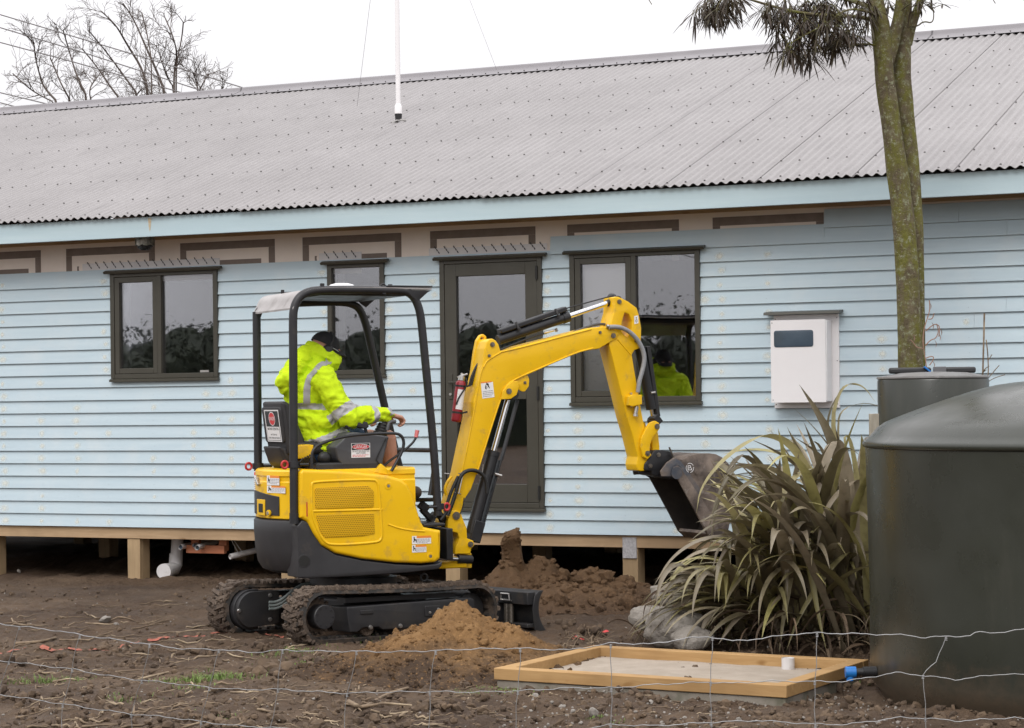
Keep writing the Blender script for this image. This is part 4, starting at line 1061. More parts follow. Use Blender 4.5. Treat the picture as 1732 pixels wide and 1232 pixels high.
    for i in range(110):    # left sprawl
        b = (rr.uniform(-.65, .0), rr.uniform(-.15, .3), 0); az = rr.gauss(3.2, .45)
        grow_ok(lambda: arch((rr.uniform(-.35, .15), rr.uniform(-.15, .3), 0), rr.gauss(3.25, .4), rr.uniform(.45, .95), rr.uniform(.8, 1.35), rr.uniform(.25, .5)), rr.uniform(.035, .06), rr.uniform(.1, .3), T(), rr.uniform(-.6, .6))
    for i in range(260):
        az = rr.uniform(0, 6.28); b = (rr.gauss(.0, .33), rr.gauss(-.05, .2), 0)
        strap(dl, arch(b, az, rr.uniform(.2, 1.3), rr.uniform(.35, .9), rr.uniform(.4, 1.0)), rr.uniform(.012, .03), .3, (rr.random(), rr.uniform(.35, 1.0)), rr.uniform(-1.5, 1.5))
    lf.build('leaves', M['flax'], o, sharp=0, recalc=False); dl.build('dead_leaves', M['deadleaf'], o, sharp=0, recalc=False)
make_flax()

# ------------------------------------------------------------------ mossy two-stemmed tree
def make_tree():
    Y = 14.4; b = at(1548, 900, Y); B = Vector((b[0], b[1], 0)); k = Y/F_PX
    o = empty('tree', B); tag(o, 'tall mossy twin trunked tree with dark narrow drooping leaves, behind the tanks', 'tree')
    def trunk(pts, name, dy=0):
        m = MB(); P = []; r = []
        Q = [(u, v, w, y) for u, v, w, y in pts]; Q = smooth_poly(Q, 2, False)
        for u, v, w, y in Q: P.append(Vector(at(u, v, Y+y))-B); r.append(w*.5*k)
        seg = 28; m.tube(P, r, seg, 0)
        vs = [Vector(v) for v in m.v]; 
        for i in range(len(P)*seg):
            c = P[i//seg]; d = vs[i]-c; n_ = mnoise.noise(Vector((vs[i].x*9, vs[i].y*9, vs[i].z*4)))*.10+mnoise.noise(Vector((vs[i].x*30, vs[i].y*30, vs[i].z*14)))*.05
            m.v[i] = tuple(c+d*(1+n_))
        return m.build(name, M['bark'], o, sharp=0)
    zb = PY+1.6/k
    trunk([(1549, zb+20, 50, 0), (1545, 860, 46, 0), (1541, 620, 43, 0), (1537, 500, 39, 0), (1530, 380, 38, 0), (1519, 300, 36, 0), (1506, 200, 33, 0), (1496, 135, 31, 0), (1493, 90, 33, 0), (1490, 45, 34, 0), (1480, 5, 26, 0), (1472, -60, 18, 0), (1465, -160, 10, 0)], 'trunk')
    trunk([(1560, zb+20, 40, .10), (1553, 700, 28, .10), (1552, 560, 26, .10), (1550, 440, 27, .09), (1545, 330, 29, .10), (1535, 220, 28, .12), (1527, 150, 30, .12), (1525, 95, 30, .12), (1528, 50, 27, .12), (1531, 10, 22, .12), (1536, -60, 16, .14), (1545, -150, 9, .15)], 'trunk')
    trunk([(1499, 105, 26, .02), (1510, 70, 23, .02), (1520, 30, 20, 0), (1525, -10, 16, -.02), (1528, -90, 11, -.05)], 'branch')
    trunk([(1534, 75, 18, .12), (1543, 40, 16, .12), (1556, 5, 13, .12), (1575, -50, 9, .12)], 'branch')
    trunk([(1496, 60, 10, 0), (1494, 30, 12, 0), (1489, 0, 11, 0), (1484, -60, 8, 0)], 'branch')
    tw = MB(); lv = MB(); lv.col = []; rr = random.Random(8)
    def T(): return (rr.random(), rr.uniform(.6, 1.25))
    def twig(pts, r0, r1):
        P = [Vector(at(u, v, Y+y))-B for u, v, y in smooth_poly(pts, 2, False)]; n = len(P); tw.tube(P, [r0+(r1-r0)*i/n for i in range(n)], 6); return P
    def whorl(p, n, L, down=.5, w=.013):
        az0 = rr.uniform(0, 6.28)
        for i in range(n):
            az = az0+6.28*i/n+rr.gauss(0, .35); l = L*rr.uniform(.6, 1.15); d = Vector((math.cos(az), math.sin(az)*.8, -down*rr.uniform(.4, 2.0))).normalized(); q = Vector(p)
            st = q+d*l*.18; e = st+d*l*.8+Vector((0, 0, -l*.16))
            m = st.lerp(e, .5)+Vector((0, 0, l*.04)); 
            if rr.random() < .8: tw.tube([q, st], .0013, 4)
            strap(lv, [st, m, e], w*rr.uniform(.75, 1.3), .18, T(), rr.uniform(-.8, .8))
    B1 = twig([(1492, 40, 0), (1455, 28, -.05), (1400, 27, -.1), (1350, 22, -.1), (1310, 12, -.1), (1270, 0, -.1), (1230, -12, -.1)], .016, .005)
    B2 = twig([(1497, 76, 0), (1478, 77, -.05), (1455, 73, -.05), (1425, 84, -.05), (1400, 92, -.1), (1385, 88, -.1)], .007, .003)
    B3 = twig([(1490, 20, 0), (1440, 0, .1), (1390, -10, .15), (1330, -20, .2), (1260, -30, .2), (1200, -25, .2)], .02, .006)
    B4 = twig([(1476, 77, -.05), (1450, 60, -.1), (1420, 55, -.12), (1395, 70, -.15)], .005, .002)
    B5 = twig([(1536, 45, .1), (1552, 45, .05), (1562, 36, .05), (1578, 40, .05), (1580, 20, .05), (1572, 5, .05)], .006, .003)
    B6 = twig([(1490, 30, 0), (1465, 18, -.2), (1430, 15, -.25), (1400, 40, -.3), (1360, 60, -.3), (1340, 72, -.3)], .010, .003)
    tg = [(1185, 5, 8), (1200, 12, 8), (1215, 10, 8), (1228, 2, 7), (1243, -8, 6), (1180, 18, 5), (1205, 22, 5), (1222, 24, 4), (1250, 0, 5), (1192, -5, 6),
          (1295, 10, 6), (1310, 28, 8), (1325, 40, 8), (1335, 18, 8), (1345, 55, 9), (1350, 70, 9), (1360, 35, 8), (1370, 60, 9), (1365, 82, 8), (1380, 15, 7), (1385, 45, 9), (1390, 72, 8),
          (1398, 28, 8), (1405, 55, 8), (1412, 10, 7), (1420, 40, 7), (1428, 60, 7), (1435, 20, 7), (1440, 42, 6), (1450, 10, 6), (1455, 55, 5), (1465, 30, 5), (1340, 88, 6), (1352, 92, 6), (1320, 62, 6), (1310, 50, 5),
          (1300, -5, 6), (1330, -5, 7), (1365, 0, 7), (1400, -5, 7), (1430, -10, 7), (1460, -8, 6), (1375, 95, 5), (1332, 78, 5), (1475, 8, 5), (1316, 8, 6), (1346, 5, 6), (1378, 30, 8), (1415, 70, 6), (1442, 72, 3)]
    tg += [(rr.gauss(1385, 45), rr.uniform(-5, 75), rr.choice((5, 6, 7))) for _ in range(34)]+[(rr.gauss(1212, 20), rr.uniform(-8, 24), 5) for _ in range(8)]
    br = [q for b_ in (B1, B2, B3, B4, B6) for q in b_]
    for u, v, n in tg:
        p = Vector(at(u+rr.gauss(0, 4), v+rr.gauss(0, 3), Y+rr.uniform(-.35, .25)))-B
        q = min(br, key=lambda a: (a-p).length); mid = q.lerp(p, .55)+Vector((0, 0, .02)); tw.tube([q, mid, p], [.0035, .0028, .002], 5)
        whorl(p, n+2, rr.uniform(.13, .21), .9, .0115)
        whorl(p.lerp(q, .2)+Vector((rr.gauss(0, .02), 0, -.01)), 6, .16, .9, .011)
        if rr.random() < .6: whorl(p.lerp(q, rr.uniform(.3, .6)), 5, .14, .8, .011)
    for u, v, n in ((1568, 8, 4), (1585, 5, 4), (1558, 14, 3), (1562, 2, 4), (1594, 8, 3), (1576, -4, 5), (1548, 2, 3)):
        p = Vector(at(u, v, Y+.05))-B; q = min(B5, key=lambda a: (a-p).length); tw.tube([q, p], .002, 5); whorl(p, n, .12, .2)
    for i in range(90):   # crown above the picture
        p = Vector((rr.gauss(-.35, .55), rr.gauss(0, .45), 0))+Vector(at(1500, -60, Y))-B; p.z += abs(rr.gauss(0, .35)); whorl(p, 6, .16); tw.tube([p, p+Vector((.15, 0, -.25))], .003, 5)
    tw.build('twigs', M['bark'], o, sharp=0); lv.build('leaves', M['lance'], o, sharp=0, recalc=False)
    # withered creeper at the foot of the trunk and bare weed stalk
    c = empty('withered_creeper', tuple(at(1568, 620, Y-.2))); tag(c, 'withered pinkish creeper stems clinging to the right of the trunk', 'creeper'); m = MB(); C0 = Vector(c.location)
    def stem(mb, pts, r, yy): 
        P = [Vector(at(u, v, yy))-C0 for u, v in smooth_poly(pts, 2, False)]; mb.tube(P, r, 5)
    for pts in ([(1572, 660), (1566, 610), (1561, 585), (1562, 560), (1568, 540), (1573, 525), (1572, 508)], [(1565, 585), (1574, 575), (1583, 573), (1588, 560), (1584, 548)], [(1566, 560), (1575, 552), (1582, 548), (1590, 552), (1588, 570)],
                [(1566, 606), (1574, 603), (1580, 604), (1577, 612), (1572, 618)], [(1561, 590), (1550, 588), (1545, 580), (1540, 575)], [(1570, 540), (1577, 540), (1580, 530)]): stem(m, pts, .0035, Y-.2)
    for u, v in ((1588, 565), (1581, 576), (1572, 512), (1578, 612), (1544, 566), (1590, 556), (1576, 546)):
        p = Vector(at(u, v, Y-.2))-C0; strap(m, [p, p+Vector((.01, 0, -.02)), p+Vector((.005, 0, -.05))], .014)
    m.build('stems', pm('withered stem', (.36, .21, .15), (.25, .15, .11), 9, rough=.9), c, sharp=0)
    c = empty('weed_stalk', tuple(at(1665, 760, 13.9))); tag(c, 'thin dark bare weed stalk sticking up beside the slim tank', 'weed'); m = MB(); C0 = Vector(c.location)
    for pts, r in (([(1664, 1120), (1661, 760), (1662, 640), (1664, 580), (1665, 530)], .006), ([(1662, 660), (1672, 640), (1671, 600), (1668, 575)], .004), ([(1668, 645), (1678, 632), (1690, 618)], .003), ([(1671, 610), (1678, 600)], .003), ([(1666, 650), (1680, 640), (1700, 634)], .0025)): stem(m, pts, r, 13.9)
    m.build('stems', M['twig'], c, sharp=0); m = MB(); p = Vector(at(1660, 636, 13.9))-C0
    for d in ((.04, .03), (.06, .05)): strap(m, [p, p+Vector((d[0]*.5, 0, d[1])), p+Vector((d[0], 0, d[1]*1.3))], .02)
    m.build('leaf', pm('brown dock leaf', (.20, .12, .05), (.12, .12, .03), 30, rough=.7), c, sharp=0)
make_tree()

# ------------------------------------------------------------------ bare trees and wires behind the house, wood behind the camera
def make_far():
    rr = random.Random(21)
    def tree(limbs, Y, base_u, label, wpx=6):
        k = Y/F_PX; b = at(base_u, 300, Y); o = empty('bare_tree', (b[0], b[1], 0)); B = Vector((b[0], b[1], 0)); tag(o, label, 'tree', 'leafless trees behind the house')
        tr = MB(); tr.tube([(0, 0, -.3), (0, 0, 1.2), (0, 0, 2.2)], [.26, .2, .17], 10); br = MB(); tw = MB()
        def grow(p, d, L, r, dep):
            n = 5; pts = [p.copy()]; q = p.copy(); dd = d.copy()
            for i in range(n):
                dd = (dd+Vector((rr.gauss(0, .13), rr.gauss(0, .1), rr.gauss(.03, .09)))).normalized(); q = q+dd*(L/n); pts.append(q.copy())
                if dep > 0 and i >= 0 and rr.random() < (.85 if dep > 1 else .8):
                    a = rr.choice((-1, 1))*rr.uniform(.35, .85); nd = Matrix.Rotation(a, 3, 'Y') @ dd; nd = Matrix.Rotation(rr.uniform(-.6, .6), 3, 'Z') @ nd
                    grow(q, nd.normalized(), L*rr.uniform(.45, .7), r*.58, dep-1)
            (br if dep > 1 else tw).tube(pts, [max(.0028, r*(1-.65*i/n)) for i in range(n+1)], 4 if dep < 2 else 6, cap=False)
        for pts, w in limbs:
            P = [Vector(at(u, v, Y+rr.uniform(-.6, .6)))-B for u, v in pts]; P = [Vector((P[0].x*.25, P[0].y, 2.0)), Vector((P[0].x*.7, P[0].y, P[0].z*.6))]+P; P = [Vector(p) for p in smooth_poly(P, 2, False)]
            n = len(P); r0 = w*.5*k; rs = [max(.012, r0*(1-.85*i/n)) for i in range(n)]; br.tube(P, rs, 7)
            for i in range(int(n*.38), n, 1):
                if rr.random() < .58:
                    d = (P[min(i+1, n-1)]-P[i-1]).normalized(); a = rr.choice((-1, 1))*rr.uniform(.3, .8); nd = Matrix.Rotation(a, 3, 'Y') @ d; nd = Matrix.Rotation(rr.uniform(-.5, .5), 3, 'Z') @ nd
                    grow(P[i], nd.normalized(), rr.uniform(.3, .78)*(1-.45*i/n), max(.008, rs[i]*.42), 2)
        tr.build('trunk', M['bare'], o, sharp=0); br.build('branches', M['bare'], o, sharp=0); tw.build('twigs', M['bare'], o, sharp=0)
    tree([([(105, 181), (75, 150), (68, 130), (60, 100), (57, 72)], 6), ([(105, 180), (60, 158), (38, 140), (22, 125)], 4), ([(124, 179), (103, 142), (92, 115), (85, 98)], 5), ([(153, 177), (130, 130), (118, 90), (107, 52)], 6), ([(155, 177), (150, 150), (165, 130)], 3)], 38, 120, 'leftmost leafless tree leaning left above the roof ridge')
    tree([([(207, 173), (185, 145), (168, 118), (140, 84)], 6), ([(240, 170), (212, 132), (180, 88), (150, 52)], 6), ([(252, 169), (243, 120), (215, 76), (196, 42), (172, 20)], 7), ([(283, 167), (266, 122), (246, 78), (226, 32), (208, 6)], 7), ([(258, 112), (250, 62), (240, 22)], 4), ([(225, 172), (232, 160), (240, 150)], 4)], 40, 240, 'tallest leafless tree with fanned limbs above the roof ridge')
    tree([([(294, 166), (295, 115), (300, 92), (293, 62), (280, 32)], 6), ([(297, 118), (302, 92), (308, 62), (310, 38)], 4), ([(296, 150), (284, 135), (274, 105)], 3)], 37, 300, 'narrow leafless tree with a forked stem, right of the tallest one')
    tree([([(335, 161), (333, 140), (326, 122)], 4), ([(335, 158), (345, 138), (352, 125)], 3), ([(340, 163), (365, 160), (378, 148)], 3)], 36, 338, 'small low leafless tree, furthest right above the roof ridge')
    for i, (pts, lab) in enumerate((([(-60, 9), (0, 25), (215, 89), (425, 153), (640, 214)], 'highest of the overhead wires left of the mast'), ([(-60, 31), (0, 47), (150, 92), (330, 150), (450, 190)], 'second overhead wire from the top, crossing the bare trees'),
                        ([(-60, 54), (0, 72), (120, 104), (300, 155), (420, 190)], 'third overhead wire from the top, crossing the bare trees'), ([(-60, 143), (0, 157), (100, 181), (200, 205)], 'overhead wire just above the ridge at the left edge'), ([(-60, 160), (0, 174), (50, 187), (140, 208)], 'lowest overhead wire, meeting the ridge at the left edge'))):
        m = MB(); m.tube([at(u, v, 34) for u, v in pts], .0095, 5); tag(m.build('overhead_wire', M['cable'], sharp=0), lab, 'overhead wire', 'overhead wires behind the house')
    # evergreen wood far behind the camera, seen mirrored in the windows
    w = MB(); w.col = []
    for i in range(230):
        a = R(rr.uniform(186, 262)); d = rr.uniform(44, 60); h = rr.choice((3.6, 4.0, 4.3, 4.6, 5.0))*rr.uniform(.85, 1.1); c = Vector((d*math.cos(a), d*math.sin(a)+6, 0))
        for _ in range(420):
            q = Vector((rr.gauss(0, 1), rr.gauss(0, 1), rr.gauss(0, 1))).normalized()*rr.uniform(.5, 1)
            p = c+Vector((q.x*h*.55, q.y*h*.55, h*.62+q.z*h*.36)); s = rr.uniform(.035, .10); t1 = Vector((rr.gauss(0, 1), rr.gauss(0, 1), rr.gauss(0, 1))).normalized()*s; t2 = Vector((rr.gauss(0, 1), rr.gauss(0, 1), rr.gauss(0, 1))).normalized()*s
            w.v += [tuple(p-t1), tuple(p+t2), tuple(p+t1), tuple(p-t2)]; n = len(w.v); w.f.append((n-4, n-3, n-2, n-1)); w.m.append(0); w.sm.append(False)
    ns = 420; vs = []
    for i in range(ns+1):
        a = R(184+80*i/ns); h = 3.5+1.0*float(fbm(np.array([i*.06]), np.array([.5]), 4, 4)[0])*2+.45*rr.random()
        for d, z in ((47, -.2), (47.5, h*.8), (49, h), (53, h*.95), (54, -.2)): vs.append((d*math.cos(a), d*math.sin(a)+6, max(-.3, z)))
    w.add(vs, [(5*i+k, 5*i+5+k, 5*i+6+k, 5*i+1+k) for i in range(ns) for k in range(4)])
    w.col = None; tag(w.build('treeline', M['wood'], sharp=0, recalc=False), 'far dark treeline mirrored in the windows', 'treeline', kind='stuff')
    for i, hgt in enumerate((6.6, 6.9, 7.3, 7.6)):
        m = MB(); pts = []
        for k_ in range(13):
            t = k_/12; a0 = Vector((-45, -14, hgt+1)); a1 = Vector((-8, -36, hgt-.3)); p = a0.lerp(a1, t); p.z -= 1.2*4*t*(1-t); pts.append(p)
        m.tube(pts, .022, 5); tag(m.build('overhead_wire', M['cable'], sharp=0), 'overhead wire mirrored in the door and window glass', 'overhead wire', 'overhead wires behind the camera')
make_far()

# ------------------------------------------------------------------ wire fence in front
def make_fence():
    def Yf(u): return float(np.interp(u, [-200, 0, 350, 735, 1100, 1900], [8.0, 7.45, 6.75, 6.2, 5.95, 5.9]))
    o = empty('wire_fence', tuple(on_ground(866, 1600, 0))); B = Vector(o.location); tag(o, 'slack galvanised wire netting fence running across the foreground', 'wire fence')
    top = [(-150, 1035), (-60, 1046), (0, 1055), (33, 1060), (90, 1066), (135, 1074), (200, 1083), (252, 1090), (310, 1098), (370, 1099), (424, 1104), (480, 1100), (540, 1102), (598, 1102), (665, 1103), (735, 1101), (800, 1098), (878, 1097), (960, 1100), (1037, 1088), (1100, 1090), (1160, 1080), (1200, 1077), (1240, 1085), (1290, 1080), (1340, 1073), (1385, 1071), (1470, 1073), (1540, 1075), (1560, 1079), (1600, 1077), (1640, 1076), (1650, 1070), (1680, 1071), (1732, 1065), (1850, 1062)]
    mid = [(-150, 1098), (-60, 1110), (0, 1118), (15, 1119), (60, 1125), (122, 1132), (180, 1143), (240, 1151), (300, 1157), (354, 1163), (410, 1167), (470, 1166), (530, 1170), (586, 1173), (650, 1171), (726, 1170), (800, 1171), (876, 1169), (960, 1164), (1034, 1164), (1110, 1158), (1200, 1154), (1240, 1156), (1300, 1152), (1360, 1153), (1380, 1153), (1430, 1153), (1515, 1138), (1562, 1143), (1615, 1150), (1700, 1140), (1732, 1142), (1850, 1140)]
    low = [(-150, 1158), (-60, 1168), (0, 1175), (60, 1184), (112, 1192), (170, 1201), (222, 1208), (290, 1214), (340, 1221), (400, 1228), (460, 1231), (575, 1240), (715, 1245), (874, 1246), (960, 1238), (1033, 1226), (1110, 1228), (1204, 1222), (1280, 1219), (1378, 1225), (1430, 1226), (1520, 1214), (1565, 1215), (1620, 1220), (1715, 1214), (1732, 1217), (1850, 1212)]
    bot = [(u, v+72) for u, v in low]; bot2 = [(u, v+90) for u, v in bot]
    def wy(line, u): return float(np.interp(u, [p[0] for p in line], [p[1] for p in line]))
    W = lambda u, v: Vector(at(u, v, Yf(u)))-B
    for line, r in ((top, .0015), (mid, .0013), (low, .0013), (bot, .0013), (bot2, .0015)):
        m = MB(); us = np.linspace(-150, 1850, 240)
        m.tube([W(u, wy(line, u)+1.1*math.sin(u*.09)+.6*math.sin(u*.23)) for u in us], r, 6); m.build('line_wire', M['wire'], o, sharp=0)
    stays = [[(-60, 1046), (-82, 1108), (-105, 1164)], [(33, 1060), (15, 1119), (-2, 1175)], [(135, 1075), (122, 1132), (106, 1192)], [(253, 1090), (240, 1151), (222, 1208)], [(370, 1099), (354, 1163), (340, 1221)], [(478, 1100), (470, 1166), (457, 1231)], [(603, 1102), (587, 1173), (583, 1240)], [(737, 1101), (727, 1170), (724, 1245)],
             [(880, 1097), (876, 1169), (872, 1246)], [(1033, 1090), (1034, 1164), (1033, 1226)], [(1205, 1077), (1202, 1153), (1203, 1222)], [(1382, 1071), (1378, 1152), (1379, 1225)], [(1600, 1077), (1583, 1120), (1561, 1142), (1565, 1214)], [(1790, 1063), (1785, 1141), (1784, 1214)]]
    k = MB()
    for s in stays:
        s2 = s+[(s[-1][0], s[-1][1]+72), (s[-1][0], s[-1][1]+162)]
        m = MB(); P = [W(u, v)+Vector((0, -.002, 0)) for u, v in s2]; Q = []
        for a, b in zip(P, P[1:]):
            for t in (0, .33, .66): q = a.lerp(b, t); q.x += .0035*math.sin(q.z*23+a.x*9)*(t > 0); Q.append(q)
        Q.append(P[-1]); m.tube(Q, .0012, 6); m.build('stay_wire', M['wire'], o, sharp=0)
        for (u, v) in s[:1]+s[-2:]+s2[-2:]:
            c = W(u, v)
            for dz in (-.004, .0, .004): k.lathe([(.0030, -.0012), (.0044, 0), (.0030, .0012)], 8, (c.x, c.y, c.z+dz-.006), 0, True)
    k.build('knots', M['wire'], o, sharp=0)
make_fence()
# ------------------------------------------------------------------ mini excavator
M.update({
    'yel': pm('yellow machine paint', (.80, .465, .004), (.84, .50, .006), 3, rough=.36, rough2=.46, spec=.32, c3=(.47, .29, .06), s3=10, lo3=.55, hi3=.80, coat=.15),
    'yelgrille': None, 'blk': pm('black machine paint', (.016, .016, .018), (.022, .022, .024), 6, rough=.36, rough2=.5, spec=.45, c3=(.055, .045, .035), s3=7, lo3=.6, hi3=.85),
    'grey': pm('charcoal plastic', (.020, .0195, .021), (.027, .026, .028), 8, rough=.48, bump=.05, bscale=400, bdist=.002, c3=(.075, .06, .045), s3=5, lo3=.6, hi3=.85),
    'console': pm('grey console plastic', (.058, .058, .062), (.072, .072, .076), 8, rough=.5, bump=.05, bscale=400, bdist=.002),
    'seatvinyl': pm('black seat vinyl', (.018, .017, .018), (.026, .025, .026), 10, rough=.55, bump=.1, bscale=90),
    'chrome': pm('chromed rod', (.75, .75, .76), rough=.14, metal=1),
    'pin': pm('zinc pin', (.25, .23, .20), (.16, .13, .10), 60, rough=.4, metal=.75),
    'rubber': pm('black rubber', (.016, .015, .014), (.028, .025, .022), 14, rough=.7, bump=.3, bscale=60, c3=(.105, .073, .050), s3=9, lo3=.46, hi3=.66),
    'mudrubber': pm('mud caked rubber', (.072, .050, .036), (.135, .098, .070), 11, rough=.9, bump=.8, bscale=55, bdist=.02, c3=(.026, .020, .016), s3=16, lo3=.56, hi3=.7),
    'frameblk': pm('dusty black steel', (.018, .018, .020), (.030, .028, .027), 5, rough=.5, c3=(.085, .062, .046), s3=6, lo3=.56, hi3=.85, bump=.05, bscale=90),
    'hose': pm('black hydraulic hose', (.012, .012, .012), rough=.5), 'ghose': pm('grey sleeved hose', (.24, .245, .25), (.30, .30, .31), 40, rough=.5, bump=.3, bscale=200),
    'redp': pm('red plastic', (.50, .03, .03), rough=.4), 'pink': pm('faded red knob', (.72, .20, .20), rough=.45), 'roofgrey': pm('pale grey canopy sheet', (.29, .27, .262), (.36, .34, .33), 8, rough=.5, c3=(.15, .135, .12), s3=9, lo3=.52, hi3=.8),
    'stw': pm('white sticker', (.78, .77, .76), rough=.4), 'stk': pm('black sticker print', (.015, .015, .015), rough=.4), 'stg': pm('grey sticker print', (.30, .30, .31), rough=.4), 'sto': pm('orange sticker header', (.80, .26, .04), rough=.4), 'str': pm('red sticker print', (.62, .03, .035), rough=.4),
    'bucket': pm('worn muddy bucket steel', (.075, .058, .050), (.26, .205, .165), 7, lo=.38, hi=.66, rough=.6, rough2=.42, metal=.2, c3=(.42, .38, .34), s3=11, lo3=.58, hi3=.80, bump=.3, bscale=30),
    'bucketblue': pm('worn blue black bucket paint', (.06, .07, .09), (.18, .145, .12), 7, rough=.55, metal=.2, c3=(.26, .24, .22), s3=14, lo3=.6, hi3=.8, bump=.2, bscale=40),
    'beacon': pm('white lens', (.75, .75, .75), rough=.3), 'ext': pm('dark red extinguisher', (.30, .018, .03), (.24, .015, .022), 6, rough=.35),
})
def grille_mat():
    t = NT('perforated yellow steel'); v = t.obj((80, 1, 80)); sx = t.n('ShaderNodeSeparateXYZ'); t.l(v, sx.inputs[0])
    row = t.math('FLOOR', sx.outputs[2]); off = t.math('MULTIPLY', t.math('MODULO', row, 2.0), .5)
    fx = t.math('SUBTRACT', t.math('FRACT', t.math('ADD', sx.outputs[0], off)), .5); fz = t.math('SUBTRACT', t.math('FRACT', sx.outputs[2]), .5)
    d = t.math('SQRT', t.math('ADD', t.math('MULTIPLY', fx, fx), t.math('MULTIPLY', fz, fz)))
    col = t.mix(t.ramp(d, .24, .36), (.24, .135, .003), (.66, .37, .006)); t.bsdf(col, .5, 0, None, .3); return t.mat
M['yelgrille'] = grille_mat()
C0 = (-1.10, 14.67, 0.0); EXY = R(26)
U = Frame(C0, EXY)
EX = empty('mini_excavator', C0, EXY); tag(EX, 'yellow and black mini excavator with open canopy and rubber tracks, digging', 'excavator')
def up(u, v, y): return U.hit(u, v, y)
def up3(u, v, y): return Vector(U.p3(u, v, y))
def zoomA(pts, x0, y0, k): return [(x0+x/k, y0+y/k) for x, y in pts]
def uplate(name, pts, y0, y1, mat, parent=EX, trace_y=None, r=.01, bevel=.004, holes=(), smooth=0, res=2):
    ty = y0 if trace_y is None else trace_y
    def conv(P):
        q = [up(u, v, ty) for u, v in P]; q = fillet(q, r) if r else q
        return smooth_poly(q, smooth) if smooth else q
    m = MB(); side_plate(m, [conv(pts)]+[conv(h) for h in holes], y0, y1, bevel, 0, res)
    return m.build(name, mat, parent, sharp=38)
def pin(name, u, v, y, r, ln, mat, parent=EX, face=-1):
    x, z = up(u, v, y); r *= .78; ln *= .7; m = MB(); m.cyl((x, y, z), (x, y+face*ln, z), r, 14); m.cyl((x, y+face*ln, z), (x, y+face*(ln+.004), z), r*.55, 8); return m.build(name, mat, parent, bevel=.002)
def sticker(name, org, ax, ay, w, h, parts, mats, parent):
    """org = lower left corner; parts = rectangles or texts in 0..1 coordinates, each a hair above the one before"""
    ax = Vector(ax).normalized(); ay = Vector(ay).normalized(); n = ax.cross(ay).normalized(); O = Vector(org); m = MB()
    m.add([O, O+ax*w, O+ax*w+ay*h, O+ay*h], [(0, 1, 2, 3)], 0)
    for i, p in enumerate(parts):
        e = n*(.0006*(p[-1])) 
        if p[0] == 'r': _, x0, y0, x1, y1, mi, _l = p; m.add([O+ax*(x*w)+ay*(y*h)+e for x, y in ((x0, y0), (x1, y0), (x1, y1), (x0, y1))], [(0, 1, 2, 3)], mi)
        elif p[0] == 'e':
            _, cx, cy, rx, ry, mi, _l = p; k = 28; m.add([O+ax*(w*cx+rx*math.cos(6.2832*i_/k))+ay*(h*cy+ry*math.sin(6.2832*i_/k))+e for i_ in range(k)], [tuple(range(k))], mi)
        elif p[0] == 't':
            _, txt, cx, cy, size, width, mi, _l = p; me = text_mesh(txt, size, width)
            m.add([O+ax*(w*cx+v.co.x)+ay*(h*cy+v.co.y)+e for v in me.vertices], [tuple(q.vertices) for q in me.polygons], mi); bpy.data.meshes.remove(me)
        elif p[0] == 'p': _, pts, mi, _l = p; m.add([O+ax*(w*x)+ay*(h*y)+e for x, y in pts], [tuple(range(len(pts)))], mi)
    return m.build(name, mats, parent, sharp=0, recalc=False)
ST = [M['stw'], M['stk'], M['sto'], M['stg'], M['str']]
def lines(x0, x1, y0, y1, n, mi=3, seed=1):
    r_ = random.Random(seed); o = []; h = (y1-y0)/n
    for i in range(n):
        x = x0
        while x < x1-.02:
            wd = r_.uniform(.04, .14); o.append(('r', x, y0+i*h+h*.25, min(x1, x+wd), y0+i*h+h*.7, mi, 1)); x += wd+.025
            if i == 0 and x > x0+(x1-x0)*.75: break
    return o
FIG = [('p', [(.06, .25), (.12, .25), (.13, .45), (.19, .45), (.20, .2), (.24, .2), (.24, .6), (.16, .62), (.14, .75), (.08, .75), (.09, .5)], 1, 1), ('e', .11, .84, .004, .004, 1, 1)]
